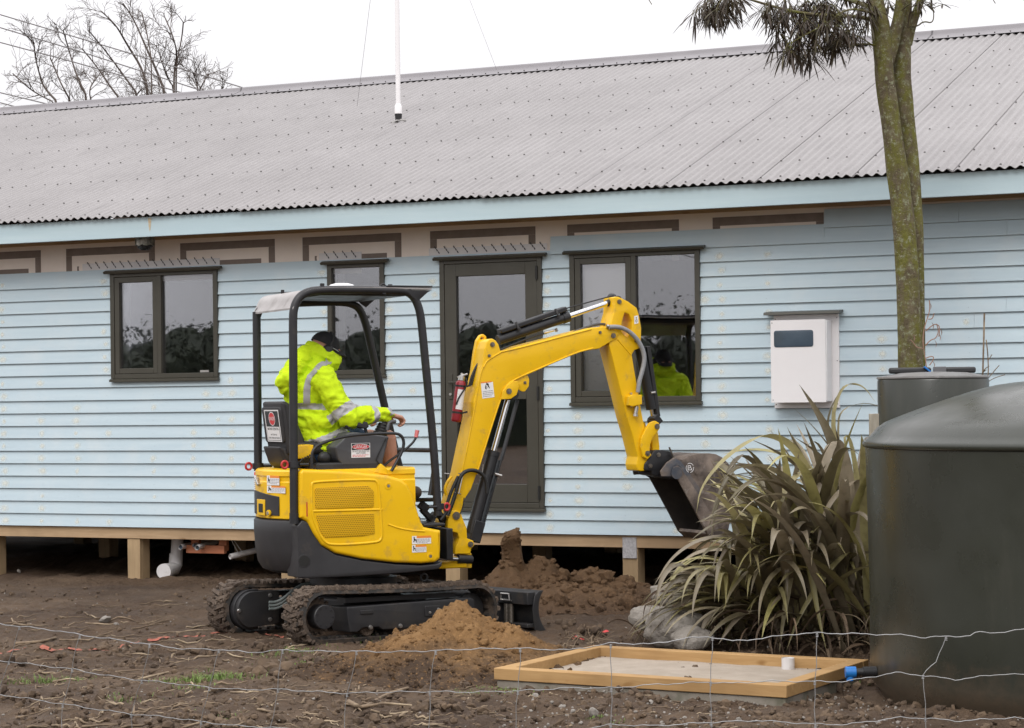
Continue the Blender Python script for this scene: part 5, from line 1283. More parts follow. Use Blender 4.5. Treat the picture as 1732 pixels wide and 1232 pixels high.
def build_upper():
    # revolving frame: dark skirt with the round tail
    def plan(Rt, yn, xf, n=14):
        a0 = math.asin(yn/Rt); P = []
        for i in range(n+1):
            a = math.pi+a0-2*a0*i/n; P.append((Rt*math.cos(a), Rt*math.sin(a)))
        return P   # from near (-y) ... to far (+y)
    def tail(name, prof, Rt, yn, xf, mat, parent, cap=True):
        m = MB(); vs = []; P0 = None
        for (ins, z) in prof:
            P = [(xf, yn-ins), ] + [( -(Rt-ins)*math.cos(t), (Rt-ins)*math.sin(t)) for t in np.linspace(math.asin((yn-ins)/(Rt-ins)), -math.asin((yn-ins)/(Rt-ins)), 25)] + [(xf, -(yn-ins))]
            P0 = len(P); vs += [(x, y, z) for x, y in P]
        n = len(prof); f = [(i*P0+k, i*P0+(k+1) % P0, (i+1)*P0+(k+1) % P0, (i+1)*P0+k) for i in range(n-1) for k in range(P0)]
        f += [tuple(range(P0))[::-1], tuple(range((n-1)*P0, n*P0))]; m.add(vs, f, 0, True); return m.build(name, mat, parent, sharp=32)
    zs = lambda v: up(470, v, -.45)[1]
    sk = tail('counterweight', [(.10, zs(977)), (.055, zs(972)), (.025, zs(960)), (.008, zs(935)), (.0, zs(905)), (0, zs(888)), (.006, zs(884.5)), (.02, zs(883))], .685, .462, .30, M['grey'], EX)
    # recess and step on the near side of the counterweight
    x, z = up(514, 949, -.470); m = MB(); m.lathe([(.036, -.474), (.044, -.473), (.044, -.4705)], 24, (x, 0, z), 0, False, 'y'); m.lathe([(.0, -.4732), (.036, -.4732)], 24, (x, 0, z), 1, False, 'y'); m.build('lifting_hole', [M['grey'], M['framedk']], sk)
    # lower skirt running forward under the cover
    pts = [(512, 880), (521, 884), (531, 905), (545, 925), (568, 939), (613, 948.5), (670, 955), (713, 957), (741, 954), (748, 950), (748, 957), (742, 963), (689, 969), (600, 975), (527, 979), (505, 978), (505, 930), (503, 890)]
    uplate('side_skirt', pts, -.470, -.25, M['grey'], EX, None, .008, .008)
    m = MB(); x1, zt = up(742, 946, -.4); m.box(.301, x1, -.40, .42, zs(968), zs(925)); m.build('deck', M['blk'], EX, bevel=.01)
    # engine cover
    cov = [(507.5, 800), (512, 794), (545, 795), (598.6, 798), (634, 802), (657.5, 804.6), (679, 811), (689.6, 819), (698.6, 837), (705.7, 860), (713, 883), (718, 892), (746, 897.5), (746, 930), (745, 945.5), (737, 951.5), (713, 953.5), (670, 952), (613, 945.7), (568, 936), (545, 922.5), (530.7, 903), (520, 883), (513, 879), (507.5, 876)]
    ec = uplate('engine_cover', cov, -.482, -.12, M['yel'], EX, None, .006, .022, res=4)
    Y0 = -.4825
    # raised rib framing the two grilles
    def rib(pts, closed, r, nm): 
        P = [up3(u, v, Y0+.004) for u, v in pts]; P = [Vector(p) for p in smooth_poly(P, 2, closed)]; mm = MB(); mm.tube(P, r, 8, closed=closed); return mm.build(nm, M['yel'], ec, sharp=0)
    rib([(527, 826), (527, 818), (533, 815), (630, 811), (638, 815), (641, 830), (646, 900), (645, 913), (636, 918), (560, 923), (546, 915), (534, 890), (527, 868)], True, .010, 'rib')
    rib([(529, 865), (560, 864.5), (646, 862)], False, .009, 'rib')
    rib([(656, 887), (675, 894), (700, 898), (718, 899)], False, .008, 'rib')
    for nm, g in (('upper', [(532, 826), (623, 822), (632, 831), (632, 858), (533, 861)]), ('lower', [(534, 871), (632, 868), (634, 903), (612, 907), (549, 910), (541, 898)])):
        q = fillet([up(u, v, Y0) for u, v in g], .012); m = MB(); side_plate(m, [q], Y0-.0035, Y0+.002, .001); m.build('grille', M['yelgrille'], ec)
    for u, v in ((657, 822), (728, 941)):
        x, z = up(u, v, Y0); m = MB(); m.lathe([(.0, -.006), (.010, -.006), (.010, -.001)], 12, (x, Y0, z), 0, False, 'y'); m.lathe([(.011, -.0015), (.019, -.003), (.027, -.001)], 20, (x, Y0, z), 1, True, 'y'); m.build('bolt', [M['steel'], M['yel']], ec, recalc=False)
    a = up3(518.5, 874, Y0-.001); m = MB(); m.box(a.x, a.x+.007, Y0-.0025, Y0-.0003, a.z, a.z+.095); m.build('red_strip', M['redp'], ec)
    for u, v, w, h, sd in ((697, 921, .14, .055, 1), (697, 935, .105, .05, 2)):
        o = up3(u, v, Y0-.0016); sticker('warning_sticker', o, (1, 0, .0), (0, 0, 1), w, h, [('r', .24, .72, 1, 1, 2, 1)]+lines(.26, .96, .08, .66, 4, 3, sd)+FIG, ST, ec)
    # yellow tail cover above the counterweight
    zt = up(470, 797, -.42)[1]; zb = zs(882)
    tc = tail('rear_cover', [(.012, zb), (.004, zb+.006), (.004, zt-.085), (.012, zt-.075), (.012, zt-.05), (.004, zt-.04), (.006, zt-.012), (.02, zt), (.05, zt+.004)], .676, .430, .28, M['yel'], EX)
    # black corner panel with latch on the tail
    def tailpt(ang, z, Rt=.6735): return Vector((-Rt*math.cos(ang), Rt*math.sin(ang), z))
    def tail_patch(name, a0, a1, z0, z1f, mat, Rt, parent, th=.006, n=16):
        m = MB(); vs = []
        for i in range(n+1):
            t = i/n; a = a0+(a1-a0)*t; zt_ = z1f(t)
            for rr_, z in ((Rt-.004, z0), (Rt+th, z0+.001), (Rt+th, zt_), (Rt-.004, zt_+.001)): vs.append(tailpt(a, z, rr_))
        m.add(vs, [(4*i+k, 4*i+(k+1) % 4, 4*i+4+(k+1) % 4, 4*i+4+k) for i in range(n) for k in range(4)]+[(0, 1, 2, 3), (4*n+3, 4*n+2, 4*n+1, 4*n)], 0); return m.build(name, mat, parent, bevel=.002)
    # angles chosen so that the panel spans the pixels 430..476 of the silhouette
    def ang_for(u, v):
        lo = (1e9, 0)
        for i in range(500):
            a = -1.0+1.9*i/500; p = tailpt(a, 1.0); w = np.array(C0)+U.X*p.x+U.Y*p.y; d = w-CAM; uu = PX+F_PX*float(d @ RV)/d[1]
            if uu < lo[0]: lo = (uu, a)
            if uu <= u: return a
        return lo[1]
    aL, aR = ang_for(431, 850), ang_for(475.5, 850)
    z0 = zs(878); pl = tail_patch('corner_panel', aL+.25, aR, z0+.008, lambda t: zs(835)-.001-.035*max(0, t-.45)**1.2*1.8, M['grey'], .6735, EX)
    a1, a2 = ang_for(440.5, 850), ang_for(453, 850); tail_patch('latch_plate', a1, a2, z0+.004, lambda t: zs(849.5), M['yel'], .682, pl, .004); 
    a1, a2 = ang_for(443.5, 850), ang_for(450.5, 850); tail_patch('latch_recess', a1, a2, z0+.024, lambda t: zs(856.5), M['framedk'], .687, pl, .002)
    aa = ang_for(460, 850); c = tailpt(aa, zs(872), .680); d = Vector((-math.cos(aa), math.sin(aa), 0)); m = MB(); m.cyl(c, c+d*.012, .022, 18); m.build('lock_ring', M['yel'], pl, bevel=.003); m = MB(); m.cyl(c+d*.0122, c+d*.016, .013, 14); m.build('lock', M['steel'], pl)
    for (u0, u1, v0, v1, sd) in ((456, 477, 807, 823.5, 3), (456, 487, 824.5, 837, 4)):
        a0, a1 = ang_for(u0, 815), ang_for(u1, 815); p0 = tailpt(a0, zs(v1), .6755); p1 = tailpt(a1, zs(v1), .6755); ax = p1-p0
        sticker('warning_sticker', p0+Vector((-.004, -.004, 0)), ax, (0, 0, 1), ax.length, zs(v0)-zs(v1), [('r', .24, .75, 1, 1, 2, 1)]+lines(.28, .96, .08, .7, 4, 3, sd)+FIG, ST, tc)
    aa = ang_for(441, 815); c = tailpt(aa, zs(819), .678); m = MB(); d = Vector((-math.cos(aa), math.sin(aa), 0)); s_ = Vector((d.y, -d.x, 0)); m.beam(c-s_*.03-Vector((0, 0, .022)), c+s_*.03+Vector((0, 0, .022)), .02, .03, d); m.build('hinge', M['steel'], tc, bevel=.003)
    sticker('side_sticker', tailpt(ang_for(433, 815), zs(838), .677)+Vector((-.003, 0, 0)), (.35, -.9, 0), (0, 0, 1), .03, .14, [('r', .1, .8, .9, .95, 4, 1)]+lines(.1, .9, .1, .7, 6, 3, 9), ST, tc)
    # swing bracket in front
    sw = [(757.7, 882), (760, 868), (763, 864), (771.4, 863), (779.5, 867), (784, 880), (789.5, 893), (790.5, 911), (801, 915), (802.5, 923), (797, 929), (796, 937.5), (769, 937.5), (770.5, 927), (777, 911), (774, 902), (766, 900), (757.5, 898)]
    sb = uplate('swing_bracket', sw, -.115, .115, M['yel'], EX, None, .006, .006)
    pin('pivot_pin', 771.4, 872.7, -.1155, .036, .012, M['pin'], sb); pin('pivot_pin', 795.6, 921, -.1155, .026, .012, M['pin'], sb)
    m = MB(); a = up3(786, 940, -.03); m.tube([(a.x, a.y+.03, up(786, 936.5, 0)[1]), (a.x, a.y+.03, up(786, 960, 0)[1])], .062, 20); m.build('swing_post', M['yel'], sb, bevel=.004)
    m = MB(); x, z = up(786, 946, -.03); m.tube([(x, 0, z-.024), (x, 0, z+.02)], .070, 20); m.build('swing_boss', M['blk'], sb, bevel=.004)
    m = MB(); x0, z0_ = up(735, 957, -.05); x1, _ = up(783, 957, -.05); m.box(x0, x1, -.12, .10, z0_-.02, z0_+.028); m.build('bracket_foot', M['yel'], EX, bevel=.008)
    m = MB(); m.tube([up3(736, 943.5, -.20), up3(776, 946, -.12)], .019, 12); m.build('swing_ram_rod', M['chrome'], EX)
    m = MB(); m.tube([up3(774, 946, -.12), up3(797, 946.5, -.10)], .031, 14); m.build('swing_ram_eye', M['blk'], EX, bevel=.003)
    x0, z1 = up(744, 898, -.25); x1, z0_ = up(768, 944, -.25); m = MB(); m.box(x0, x0+.05, -.36, .15, z0_, z1+.02); m.box(x0+.0505, x0+.11, -.15, .14, z0_, z1); m.build('front_frame', M['blk'], EX, bevel=.006)
    # floor, seat base
    xa, zf = up(716, 887, -.2); xb, _ = up(748, 893, -.2)
    m = MB(); m.box(-.05, xb, -.119, .44, zf-.035, zf+.004); m.build('floor_plate', M['blk'], EX, bevel=.006)
    m = MB(); m.box(-.42, .06, -.40, .38, zt-.03, zt+.045); m.box(-.30, .10, -.24, .30, zt+.046, zt+.10); m.build('seat_base', M['seatvinyl'], EX, bevel=.012)
    m = MB(); a = up3(716, 886, -.42); m.box(a.x-.01, up(750, 890, -.42)[0], -.455, -.12, a.z-.02, a.z); m.build('step', M['blk'], EX, bevel=.006)
    m = MB()
    for (u0, v0, u1, v1, w) in ((711, 853, 722, 862, .05), (714, 862, 730, 880, .03), (724, 878, 736, 868, .025)): m.beam(up3(u0, v0, -.2), up3(u1, v1, -.2), w, .06, (0, 1, 0))
    for i in range(4): m.tube([up3(720+4*i, 885, -.1-.05*i), up3(727+5*i, 872-3*i, -.12), up3(742+4*i, 876, -.08), up3(752+3*i, 900, -.05)], .008, 7)
    m.build('pedal_and_hoses', M['hose'], EX)
    # seat
    yS = .20
    sp = [(476, 681), (482, 678.5), (490, 682), (500, 705), (509, 725), (516, 742), (520, 757), (523, 770), (488, 770), (484, 748)]
    q = fillet([up(u, v, -yS) for u, v in sp], .02); m = MB(); side_plate(m, [q], -yS, yS, .028, 0, 4); st = m.build('seat', M['seatvinyl'], EX)
    m = MB(); xs, zt2 = up(490, 760, -yS); m.box(xs, xs+.50, -.21, .21, zt2-.04, zt2+.05); m.build('cushion', M['seatvinyl'], st, bevel=.03, segs=4)
    q = fillet([up(u, v, -.17) for u, v in ((472, 756), (512, 757), (516, 792), (498, 799), (482, 785))], .015); m = MB(); side_plate(m, [q], -.17, .17, .02); m.build('seat_pan', M['seatvinyl'], st)
    # rear shell face & sign: plane through the two rear edge points
    x1, z1 = up(476, 684, -yS); x2, z2 = up(485, 752, -yS); d = Vector((x1-x2, 0, z1-z2)).normalized(); nrm = Vector((-d.z, 0, d.x))
    m = MB(); A_ = Vector((x2, 0, z2))+nrm*.002; Hh = Vector((x1-x2, 0, z1-z2)).length
    q = fillet([(-.185, .01), (.185, .01), (.185, Hh*.93), (-.185, Hh*.93)], .03); me = plate_mesh([q], .008, .004); Mx = Matrix(((0, d.x, nrm.x, A_.x), (-1, d.y, nrm.y, 0), (0, d.z, nrm.z, A_.z), (0, 0, 0, 1))); m.mesh(me, Mx, 0, True); bpy.data.meshes.remove(me); m.build('seat_shell', M['seatvinyl'], st)
    sw_, sh_ = .285, .215*1.0
    O = A_+nrm*.0105+d*(.018)+Vector((0, sw_/2-.01, 0))
    parts = [('r', .05, .035, .95, .96, 1, 1), ('r', .07, .05, .93, .47, 0, 2), ('e', .5, .72, .062, .047, 0, 2), ('e', .5, .72, .057, .042, 4, 3), ('t', 'DANGER', .5, .72, .034, .105, 0, 4), ('t', 'MACHINE OPERATING', .5, .40, .026, .215, 1, 3), ('t', 'HAS IT SEEN YOU', .5, .22, .016, .12, 1, 3), ('t', 'ATTRACT OPERATORS ATTENTION', .5, .115, .018, .215, 1, 3)]
    sticker('danger_sign', O, (0, -1, 0), d, sw_, Hh*.80, parts, ST, st)
    # right console with sign
    cs = [(566.5, 757), (581, 743), (588, 733), (600, 731), (640, 736), (658.5, 738.5), (647, 786), (581, 789.5), (572, 777)]
    cn = uplate('console', cs, -.40, -.22, M['console'], EX, None, .012, .012)
    cs2 = [(560, 783), (583, 788), (648, 785), (660, 797), (655, 802), (560, 797)]; uplate('console_base', cs2, -.385, -.2, M['blk'], EX, None, .01, .006)
    o = up3(594.3, 774.6, -.4016); w = up(626, 760, -.4016)[0]-o.x; h = up(594, 750, -.4016)[1]-o.z
    parts = [('r', .03, .52, .97, .97, 1, 1), ('e', .5, .745, w*.46, h*.20, 0, 2), ('e', .5, .745, w*.44, h*.175, 4, 3), ('t', 'DANGER', .5, .745, .036, w*.68, 0, 4), ('t', 'DO NOT USE UNLESS THIS', .5, .43, .014, w*.88, 1, 2), ('t', 'UNIT IS SAFE', .5, .30, .014, w*.5, 1, 2)]+lines(.06, .94, .05, .22, 2, 4, 5)
    sticker('danger_sign', o, (1, 0, 0), (0, 0, 1), w, h, parts, ST, cn)
    m = MB(); m.tube([up3(642, 785, -.405), up3(636, 778, -.405), up3(653, 742, -.405)], .004, 6); m.build('cable', M['hose'], cn)
    uplate('arm_rest', [(584, 720), (600, 711), (622, 714), (624.5, 723), (618, 726), (600, 722), (590, 727)], -.33, -.25, M['seatvinyl'], EX, None, .008, .008)
    m = MB(); m.tube([up3(617, 722, -.29), up3(620, 733, -.29), up3(612, 741, -.29)], .012, 8); m.build('arm_rest_post', M['blk'], EX)
    # joystick with rubber boot
    js = empty('joystick', (0, 0, 0), 0, EX); P0 = up3(642, 738, -.27); P1 = up3(648, 716, -.27); m = MB(); n = 9
    m.tube([P0.lerp(P1, i/n) for i in range(n+1)], [(.048-.022*i/n)*(1.0 if i % 2 else 1.14) for i in range(n+1)], 16); m.build('boot', M['hose'], js)
    m = MB(); m.tube([P1, up3(652, 712, -.27), up3(656, 700, -.25)], .013, 10); m.build('stick', M['blk'], js)
    m = MB(); m.tube([up3(655, 728, -.33), up3(658, 716, -.33), up3(662, 713.5, -.33), up3(669, 713, -.33)], .013, 10); m.build('wrist_rest', M['console'], js)
    js2 = empty('joystick', (0, 0, 0), 0, EX); m = MB(); m.tube([P0+Vector((0, .56, 0)), P1+Vector((0, .56, 0)), P1+Vector((.03, .54, .06))], [.045, .022, .013], 12); m.build('boot', M['hose'], js2)
    # guard rail and lever with the pink knob
    gr = [(527.5, 792), (527, 773), (529, 762), (540, 751), (580, 738.5), (625, 734), (660, 733), (675, 734), (682.5, 742), (683, 756), (676, 773), (662, 797)]
    m = MB(); m.tube([Vector(p) for p in smooth_poly([up3(u, v, -.45) for u, v in gr], 2, False)], .0105, 10); m.build('guard_rail', M['blk'], EX)
    lv = empty('travel_lever', (0, 0, 0), 0, EX)
    m = MB(); m.tube([Vector(p) for p in smooth_poly([up3(u, v, -.30) for u, v in ((648, 790), (656, 782), (680, 765), (696, 752), (702, 744), (704.5, 738))], 2, False)], .0085, 8); m.build('rod', M['blk'], lv)
    m = MB(); m.tube([up3(703.5, 740, -.30), up3(706, 728, -.30)], [.013, .015], 12); m.build('knob', M['pink'], lv, bevel=.004)
    uplate('yellow_bracket', [(633, 799), (645, 784.5), (654, 792), (657, 804)], -.43, -.39, M['yel'], EX, None, .004, .003)
    uplate('battery_box', [(504, 755), (522, 752), (530.5, 753), (528, 777), (504, 776)], -.33, -.18, M['yel'], EX, None, .004, .005)
    m = MB(); 
    for i in range(5): m.tube([up3(505+4*i, 785, -.34), up3(512+4*i, 776-2*i, -.36), up3(522+3*i, 781, -.34), up3(532+4*i, 790, -.3)], .007, 6)
    m.ball(up3(549, 775, -.34), .05, .04, .045, 12, 8); m.ball(up3(552, 788, -.35), .045, .04, .02, 12, 8); m.build('wiring', M['hose'], EX)
    # canopy
    cp = empty('canopy', (0, 0, 0), 0, EX); yn, rt = -.43, .0285
    def tube(nm, pts, r, mat=M['blk'], it=3, par=cp): 
        m = MB(); m.tube([Vector(p) for p in smooth_poly(pts, it, False)], r, 14); return m.build(nm, mat, par)
    tube('near_post', [up3(u, v, yn) for u, v in ((497.5, 884), (497, 790), (496, 600), (495.5, 545), (496.5, 522), (505, 503), (522, 493), (545, 490.5), (600, 490), (670, 491.5), (688, 493), (701, 503), (709, 522), (713, 545), (722, 640), (734, 760), (741, 872))], rt)
    m = MB(); m.tube([up3(498, 868, yn), up3(498, 886, yn)], .034, 14); m.build('post_foot', M['blk'], cp)
    yf = .31; tube('rear_post', [up3(u, v, yf) for u, v in ((436.5, 797), (436, 700), (434.5, 600), (434, 528))], rt)
    yf2 = .47; tube('far_post', [up3(434.5, 535, yf), up3(440, 522, .33), up3(470, 515, .40)]+[up3(u, v, yf2) for u, v in ((520, 512), (575, 511), (596, 514), (609, 523), (618, 545), (626, 580), (641, 645), (652, 695), (668, 760), (690, 850), (697, 885))], rt*.97)
    ax = up3(736, 762, yn); bx = up3(671, 760, yf2); m = MB(); m.tube([ax, (ax.x, bx.y-.02, bx.z)], .016, 10); m.build('cross_bar', M['blk'], cp)
    ax = up3(740, 845, yn); bx = up3(692, 846, yf2); m = MB(); m.tube([ax, (ax.x, bx.y-.02, bx.z)], .015, 10); m.build('cross_bar', M['blk'], cp)
    m = MB(); m.beam(up3(728, 838, .1), up3(737, 780, .1), .05, .02, (1, 0, 0)); m.build('stay_plate', M['blk'], cp)
    # roof sheet: flat top with drooping tail and a front visor
    xs = [up(500, 517, yn)[0]-.03, up(500, 512, yn)[0], up(507, 500, yn)[0], up(520, 492, yn)[0], up(545, 489, yn)[0], up(600, 487, yn)[0], up(690, 487, yn)[0], up(728, 487, yn)[0]]
    zt_ = [up(500, 521, yn)[1], up(500, 512, yn)[1], up(507, 498, yn)[1], up(520, 490, yn)[1], up(545, 486.5, yn)[1], up(600, 486, yn)[1], up(690, 486.5, yn)[1], up(728, 487.5, yn)[1]]
    prof = smooth_poly(list(zip(xs, zt_)), 2, False); m = MB(); n = len(prof)
    y0, y1 = -.455, .495; vs = [(x, y, z+dz) for dz in (0, -.012) for y in (y0, y1) for x, z in prof]
    f = []
    for k, (a, b) in enumerate(((0, n), (2*n, 3*n))): f += [(a+i, a+i+1, b+i+1, b+i) for i in range(n-1)]
    f += [(i, i+1, 2*n+i+1, 2*n+i) for i in range(n-1)]+[(n+i, n+i+1, 3*n+i+1, 3*n+i) for i in range(n-1)]+[(0, n, 3*n, 2*n), (n-1, 2*n-1, 4*n-1, 3*n-1)]
    def shrink(p):   # the tail of the sheet is narrower on the far side
        x, y, z = p; t = min(1, max(0, (xs[4]-x)/(xs[4]-xs[0]))); return (x, y-(.155*t if y > 0 else 0), z)
    m.add([shrink(p) for p in vs], f, 0, False); m.build('roof_sheet', M['roofgrey'], cp, sharp=25)
    m = MB(); xv = up(690, 487, yn)[0]; m.box(xs[4], xv, -.40, .45, zt_[5]-.055, zt_[5]-.0125); m.build('roof_lining', M['blk'], cp, bevel=.01)
    for y, tn in ((-.452, 'near'), (.475, 'far')):
        xa, xb = up(690, 487, yn)[0], up(728, 487, yn)[0]; zt0 = up(700, 488.2, yn)[1]-.013
        m = MB(); side_plate(m, [[(xa-.02, zt0), (xb, zt0), (xb-.03, zt0-.012), (xa+.06, zt0-.075), (xa+.02, zt0-.05)]], y-.006, y+.006, .002); m.build('visor_gusset', M['blk'], cp)
    m = MB(); xa, xb = up(652, 487, yn)[0], up(728, 487, yn)[0]; m.box(xa, xb+.004, -.46, .50, zt_[6]+.001, zt_[6]+.012); m.build('visor', M['blk'], cp, bevel=.003)
    # white disc, bolts and lifting eye on the roof
    x, z = up(578, 484, -.22); m = MB(); zz = zt_[5]+.001; m.lathe([(.0, .036), (.045, .035), (.075, .027), (.098, .014), (.105, .0)], 32, (x, -.22, zz)); m.build('roof_dome', M['beacon'], cp, sharp=60)
    for u, y in ((545, -.43), (660, -.43), (572, .40)):
        x = up(u, 486, y)[0]; m = MB(); m.cyl((x, y, zt_[5]), (x, y, zt_[5]+.022), .016, 8); m.build('roof_bolt', M['blk'], cp, bevel=.002)
    x = up(478, 494, .1)[0]; m = MB(); m.cyl((x, .1, zt_[3]+.0), (x, .1, zt_[3]+.025), .013, 8); m.build('roof_bolt', M['blk'], cp, bevel=.002)
    x, z = up(648, 485, yn); m = MB(); m.tube([(x+.017*math.cos(a), yn, z+.017*math.sin(a)) for a in np.linspace(0, 6.0, 14)], .006, 7, closed=True); m.box(x-.012, x+.012, yn-.02, yn+.02, z-.05, z-.018); m.build('lifting_eye', M['blk'], cp)
    # clamps with red rings on the posts
    for u, v, y, ur in ((436.5, 788.5, yf, 420.5), (497, 786, yn, 481.5), (742, 857, yn, 755.5)):
        cl = empty('post_clamp', (0, 0, 0), 0, cp); p = up3(u, v, y); m = MB(); m.tube([p-Vector((0, 0, .02)), p+Vector((0, 0, .02))], .039, 14); s = 1 if ur < u else -1
        m.cyl(p+Vector((s*.03, -.03, 0)), p+Vector((s*.09, -.035, 0)), .009, 8); m.build('collar', M['blk'], cl)
        q = up3(ur, v+.5, y-.01); m = MB(); m.tube([(q.x+.021*math.cos(a), q.y, q.z+.023*math.sin(a)) for a in np.linspace(0, 2*math.pi, 19)[:-1]], .0082, 8, closed=True); m.build('ring', M['redp'], cl)
build_upper()

def build_boom():
    ya, yb = -.095, .095
    # boom: side outline and thickness
    bo = [(758, 868), (762, 857), (769, 836), (780.5, 800), (790, 755), (801, 705), (801, 680.5), (807.4, 655), (812.7, 632), (816.5, 617), (820, 590), (824, 578), (828, 574), (833, 573), (839, 576.5), (843.5, 583), (846.5, 593.5), (854, 593.5), (880, 586), (915, 577), (945, 569.5), (970, 562.5), (1001.7, 554.5), (1020, 552.8), (1033, 553), (1042, 558), (1046.5, 565), (1043, 573), (1029, 581), (1014, 590), (1008, 591.2), (990, 594), (976, 598), (932, 617), (903, 630), (885, 637.5), (870, 644), (857, 653), (850, 666), (846, 676), (843.3, 690), (837, 705), (822, 750), (805.5, 804.5), (797, 828), (787, 843), (783, 856), (778, 872), (771, 880), (763, 878)]
    b = uplate('boom', bo, ya, yb, M['yel'], EX, None, .004, .007)
    # edge bead along the outline of the near plate
    for pts in ([(846, 596), (880, 588.5), (950, 570), (1000, 557)], [(1003, 589.5), (976, 596), (930, 616), (872, 641), (856, 652), (848, 672), (837, 704), (806, 803)], [(818, 622), (822, 612), (835, 603), (847, 596.5)], [(817, 620), (811, 640), (803, 690), (786, 780), (772, 832)]):
        m = MB(); m.tube([Vector(p) for p in smooth_poly([up3(u, v, ya-.0005) for u, v in pts], 2, False)], .0058, 8); m.build('weld_bead', M['yel'], b, sharp=0)
    # rear lug plate
    uplate('lug', [(812, 640), (818, 595), (822, 575), (828, 566), (833, 564), (838, 568), (839, 576), (834, 590), (826, 620)], .055, .094, M['yel'], b, -.095+.0, .006, .004, holes=[[(831+3*math.cos(a), 572+3*math.sin(a)) for a in np.linspace(0, 6, 9)]])
    for u, v, r in ((832.5, 583, .022), (1037, 568, .024), (827, 602, .014), (1014.5, 562.5, .014)): pin('pin', u, v, ya, r, .014, M['pin'], b)
    # ram lug under the boom (two cheeks) 
    uplate('ram_lug', [(848, 676), (850, 662), (858, 652), (868, 645), (876, 645), (878, 655), (874, 668), (864, 675)], ya-.014, ya-.001, M['yel'], b, None, .006, .003)
    uplate('lamp_bracket', [(862, 647), (872, 640), (884, 634), (892, 634), (895.5, 642), (894.5, 654), (888, 662.5), (884, 663), (874, 658), (868, 655)], -.085, -.07, M['yel'], b, None, .006, .003)
    pin('pin', 860.5, 662, ya-.014, .026, .012, M['pin'], b); pin('pin', 887.5, 647.5, -.085, .014, .01, M['pin'], b)
    for u, v in ((868.5, 648), (868.5, 655.5)): pin('screw', u, v, -.085, .010, .008, M['pin'], b)
    # sticker on the boom
    o = up3(816, 674.5, ya-.0016); o2 = up3(813.2, 648.5, ya-.0016); o3 = up3(836.3, 672, ya-.0016); w = (o3-o).length; h = (o2-o).length
    sticker('warning_sticker', o, (o3-o), (o2-o), w, h, [('r', 0, .985, .9, 1.07, 2, 1)]+lines(.08, .95, .06, .5, 4, 3, 12)+[('p', [(.30, .62), (.42, .55), (.44, .78), (.36, .86), (.33, .72)], 1, 1), ('p', [(.47, .6), (.60, .72), (.66, .58), (.70, .62), (.62, .84), (.52, .9), (.55, .72)], 1, 1), ('e', .5, .93, .006, .006, 1, 1), ('p', [(.38, .88), (.6, .93), (.68, .86), (.5, .82)], 1, 1)], ST, b)
    o = up3(770, 796, 0); m = MB(); m.tube([up3(789, 728, -.005), up3(786, 742, -.005)], .002, 4); m.build('paint_scuff', M['redp'], b)
    # boom ram
    ram = empty('boom_ram', (0, 0, 0), 0, EX); P = up3(796, 908, 0); Q = up3(862, 664, 0); d = (Q-P).normalized(); n2 = Vector((d.z, 0, -d.x))
    def on(v0): return P.lerp(Q, (908-v0)/(908-664))
    m = MB(); m.tube([on(903), on(770)], .043, 18); m.tube([on(772), on(764)], .047, 18); m.build('barrel', M['blk'], ram, bevel=.003)
    m = MB(); m.tube([on(764), on(676)], .021, 14); m.build('rod', M['chrome'], ram)
    m = MB(); m.cyl(on(668)+Vector((0, -.085, 0)), on(668)+Vector((0, .085, 0)), .036, 16); m.beam(on(676), on(664), .06, .06); m.build('rod_eye', M['blk'], ram, bevel=.004)
    m = MB(); m.beam(on(915)+n2*.022, on(880)+n2*.022, .10, .085, n2); m.build('base_guard', M['blk'], ram, bevel=.006)
    m = MB(); m.beam(on(890)+n2*.062, on(775)+n2*.062, .07, .012, n2); m.build('guard_plate', M['blk'], ram, bevel=.003)
    m = MB(); m.beam(on(775)+n2*.075, on(672)+n2*.075, .045, .012, n2); m.build('rod_guard', M['grey'], ram, bevel=.003)
    m = MB(); m.tube([on(800)+n2*.03+Vector((0, -.05, 0)), on(800)+n2*.085+Vector((0, -.05, 0))], .011, 8); m.tube([on(810)-n2*.045+Vector((0, -.02, 0)), on(790)-n2*.05], .004, 6); m.build('fitting', M['steel'], ram)
    # hoses and clips beside the boom foot
    for pts, r in ((((757, 872), (764, 855), (771, 833), (776, 812), (783, 800), (795, 795), (808, 797), (817, 803), (823, 815), (824, 835)), .014), (((752, 866), (758, 846), (766, 825), (775, 806)), .012), (((745, 880), (752, 872), (760, 856)), .012), (((785, 842), (783, 858), (778, 870)), .004)):
        m = MB(); m.tube([Vector(p) for p in smooth_poly([up3(u, v, ya-.03) for u, v in pts], 2, False)], r, 9); m.build('hose', M['hose'], EX, sharp=0)
    m = MB(); m.tube([up3(783, 803, ya-.035), up3(776, 835, ya-.035)], .004, 6); m.tube([up3(776, 801, ya-.04), up3(784, 803, ya-.02)], .005, 6); m.tube([up3(769, 833, ya-.04), up3(779, 836, ya-.02)], .005, 6); m.tube([up3(752, 801, ya), up3(760, 802, ya)], .004, 6); m.build('hose_clip', M['steel'], b)
    for pts, r in ((((813, 612), (806, 625), (800, 640), (797, 652)), .010), (((811, 612), (803, 625), (797, 640), (794, 652)), .010)):
        m = MB(); m.tube([Vector(p) for p in smooth_poly([up3(u, v, .0) for u, v in pts], 2, False)], r, 8); m.build('hose', M['hose'], EX, sharp=0)
    m = MB(); m.tube([Vector(p) for p in smooth_poly([up3(u, v, -.03) for u, v in ((755, 838), (752, 828), (756, 816), (764, 806))], 2, False)], .011, 8); m.build('boom_foot_edge', M['yel'], b, sharp=0)
    # arm ram on top of the boom
    ar = empty('arm_ram', (0, 0, 0), 0, EX); P = up3(838, 577, 0); Q = up3(1040, 509, 0); d = (Q-P).normalized(); n2 = Vector((-d.z, 0, d.x)); L = (Q-P).length
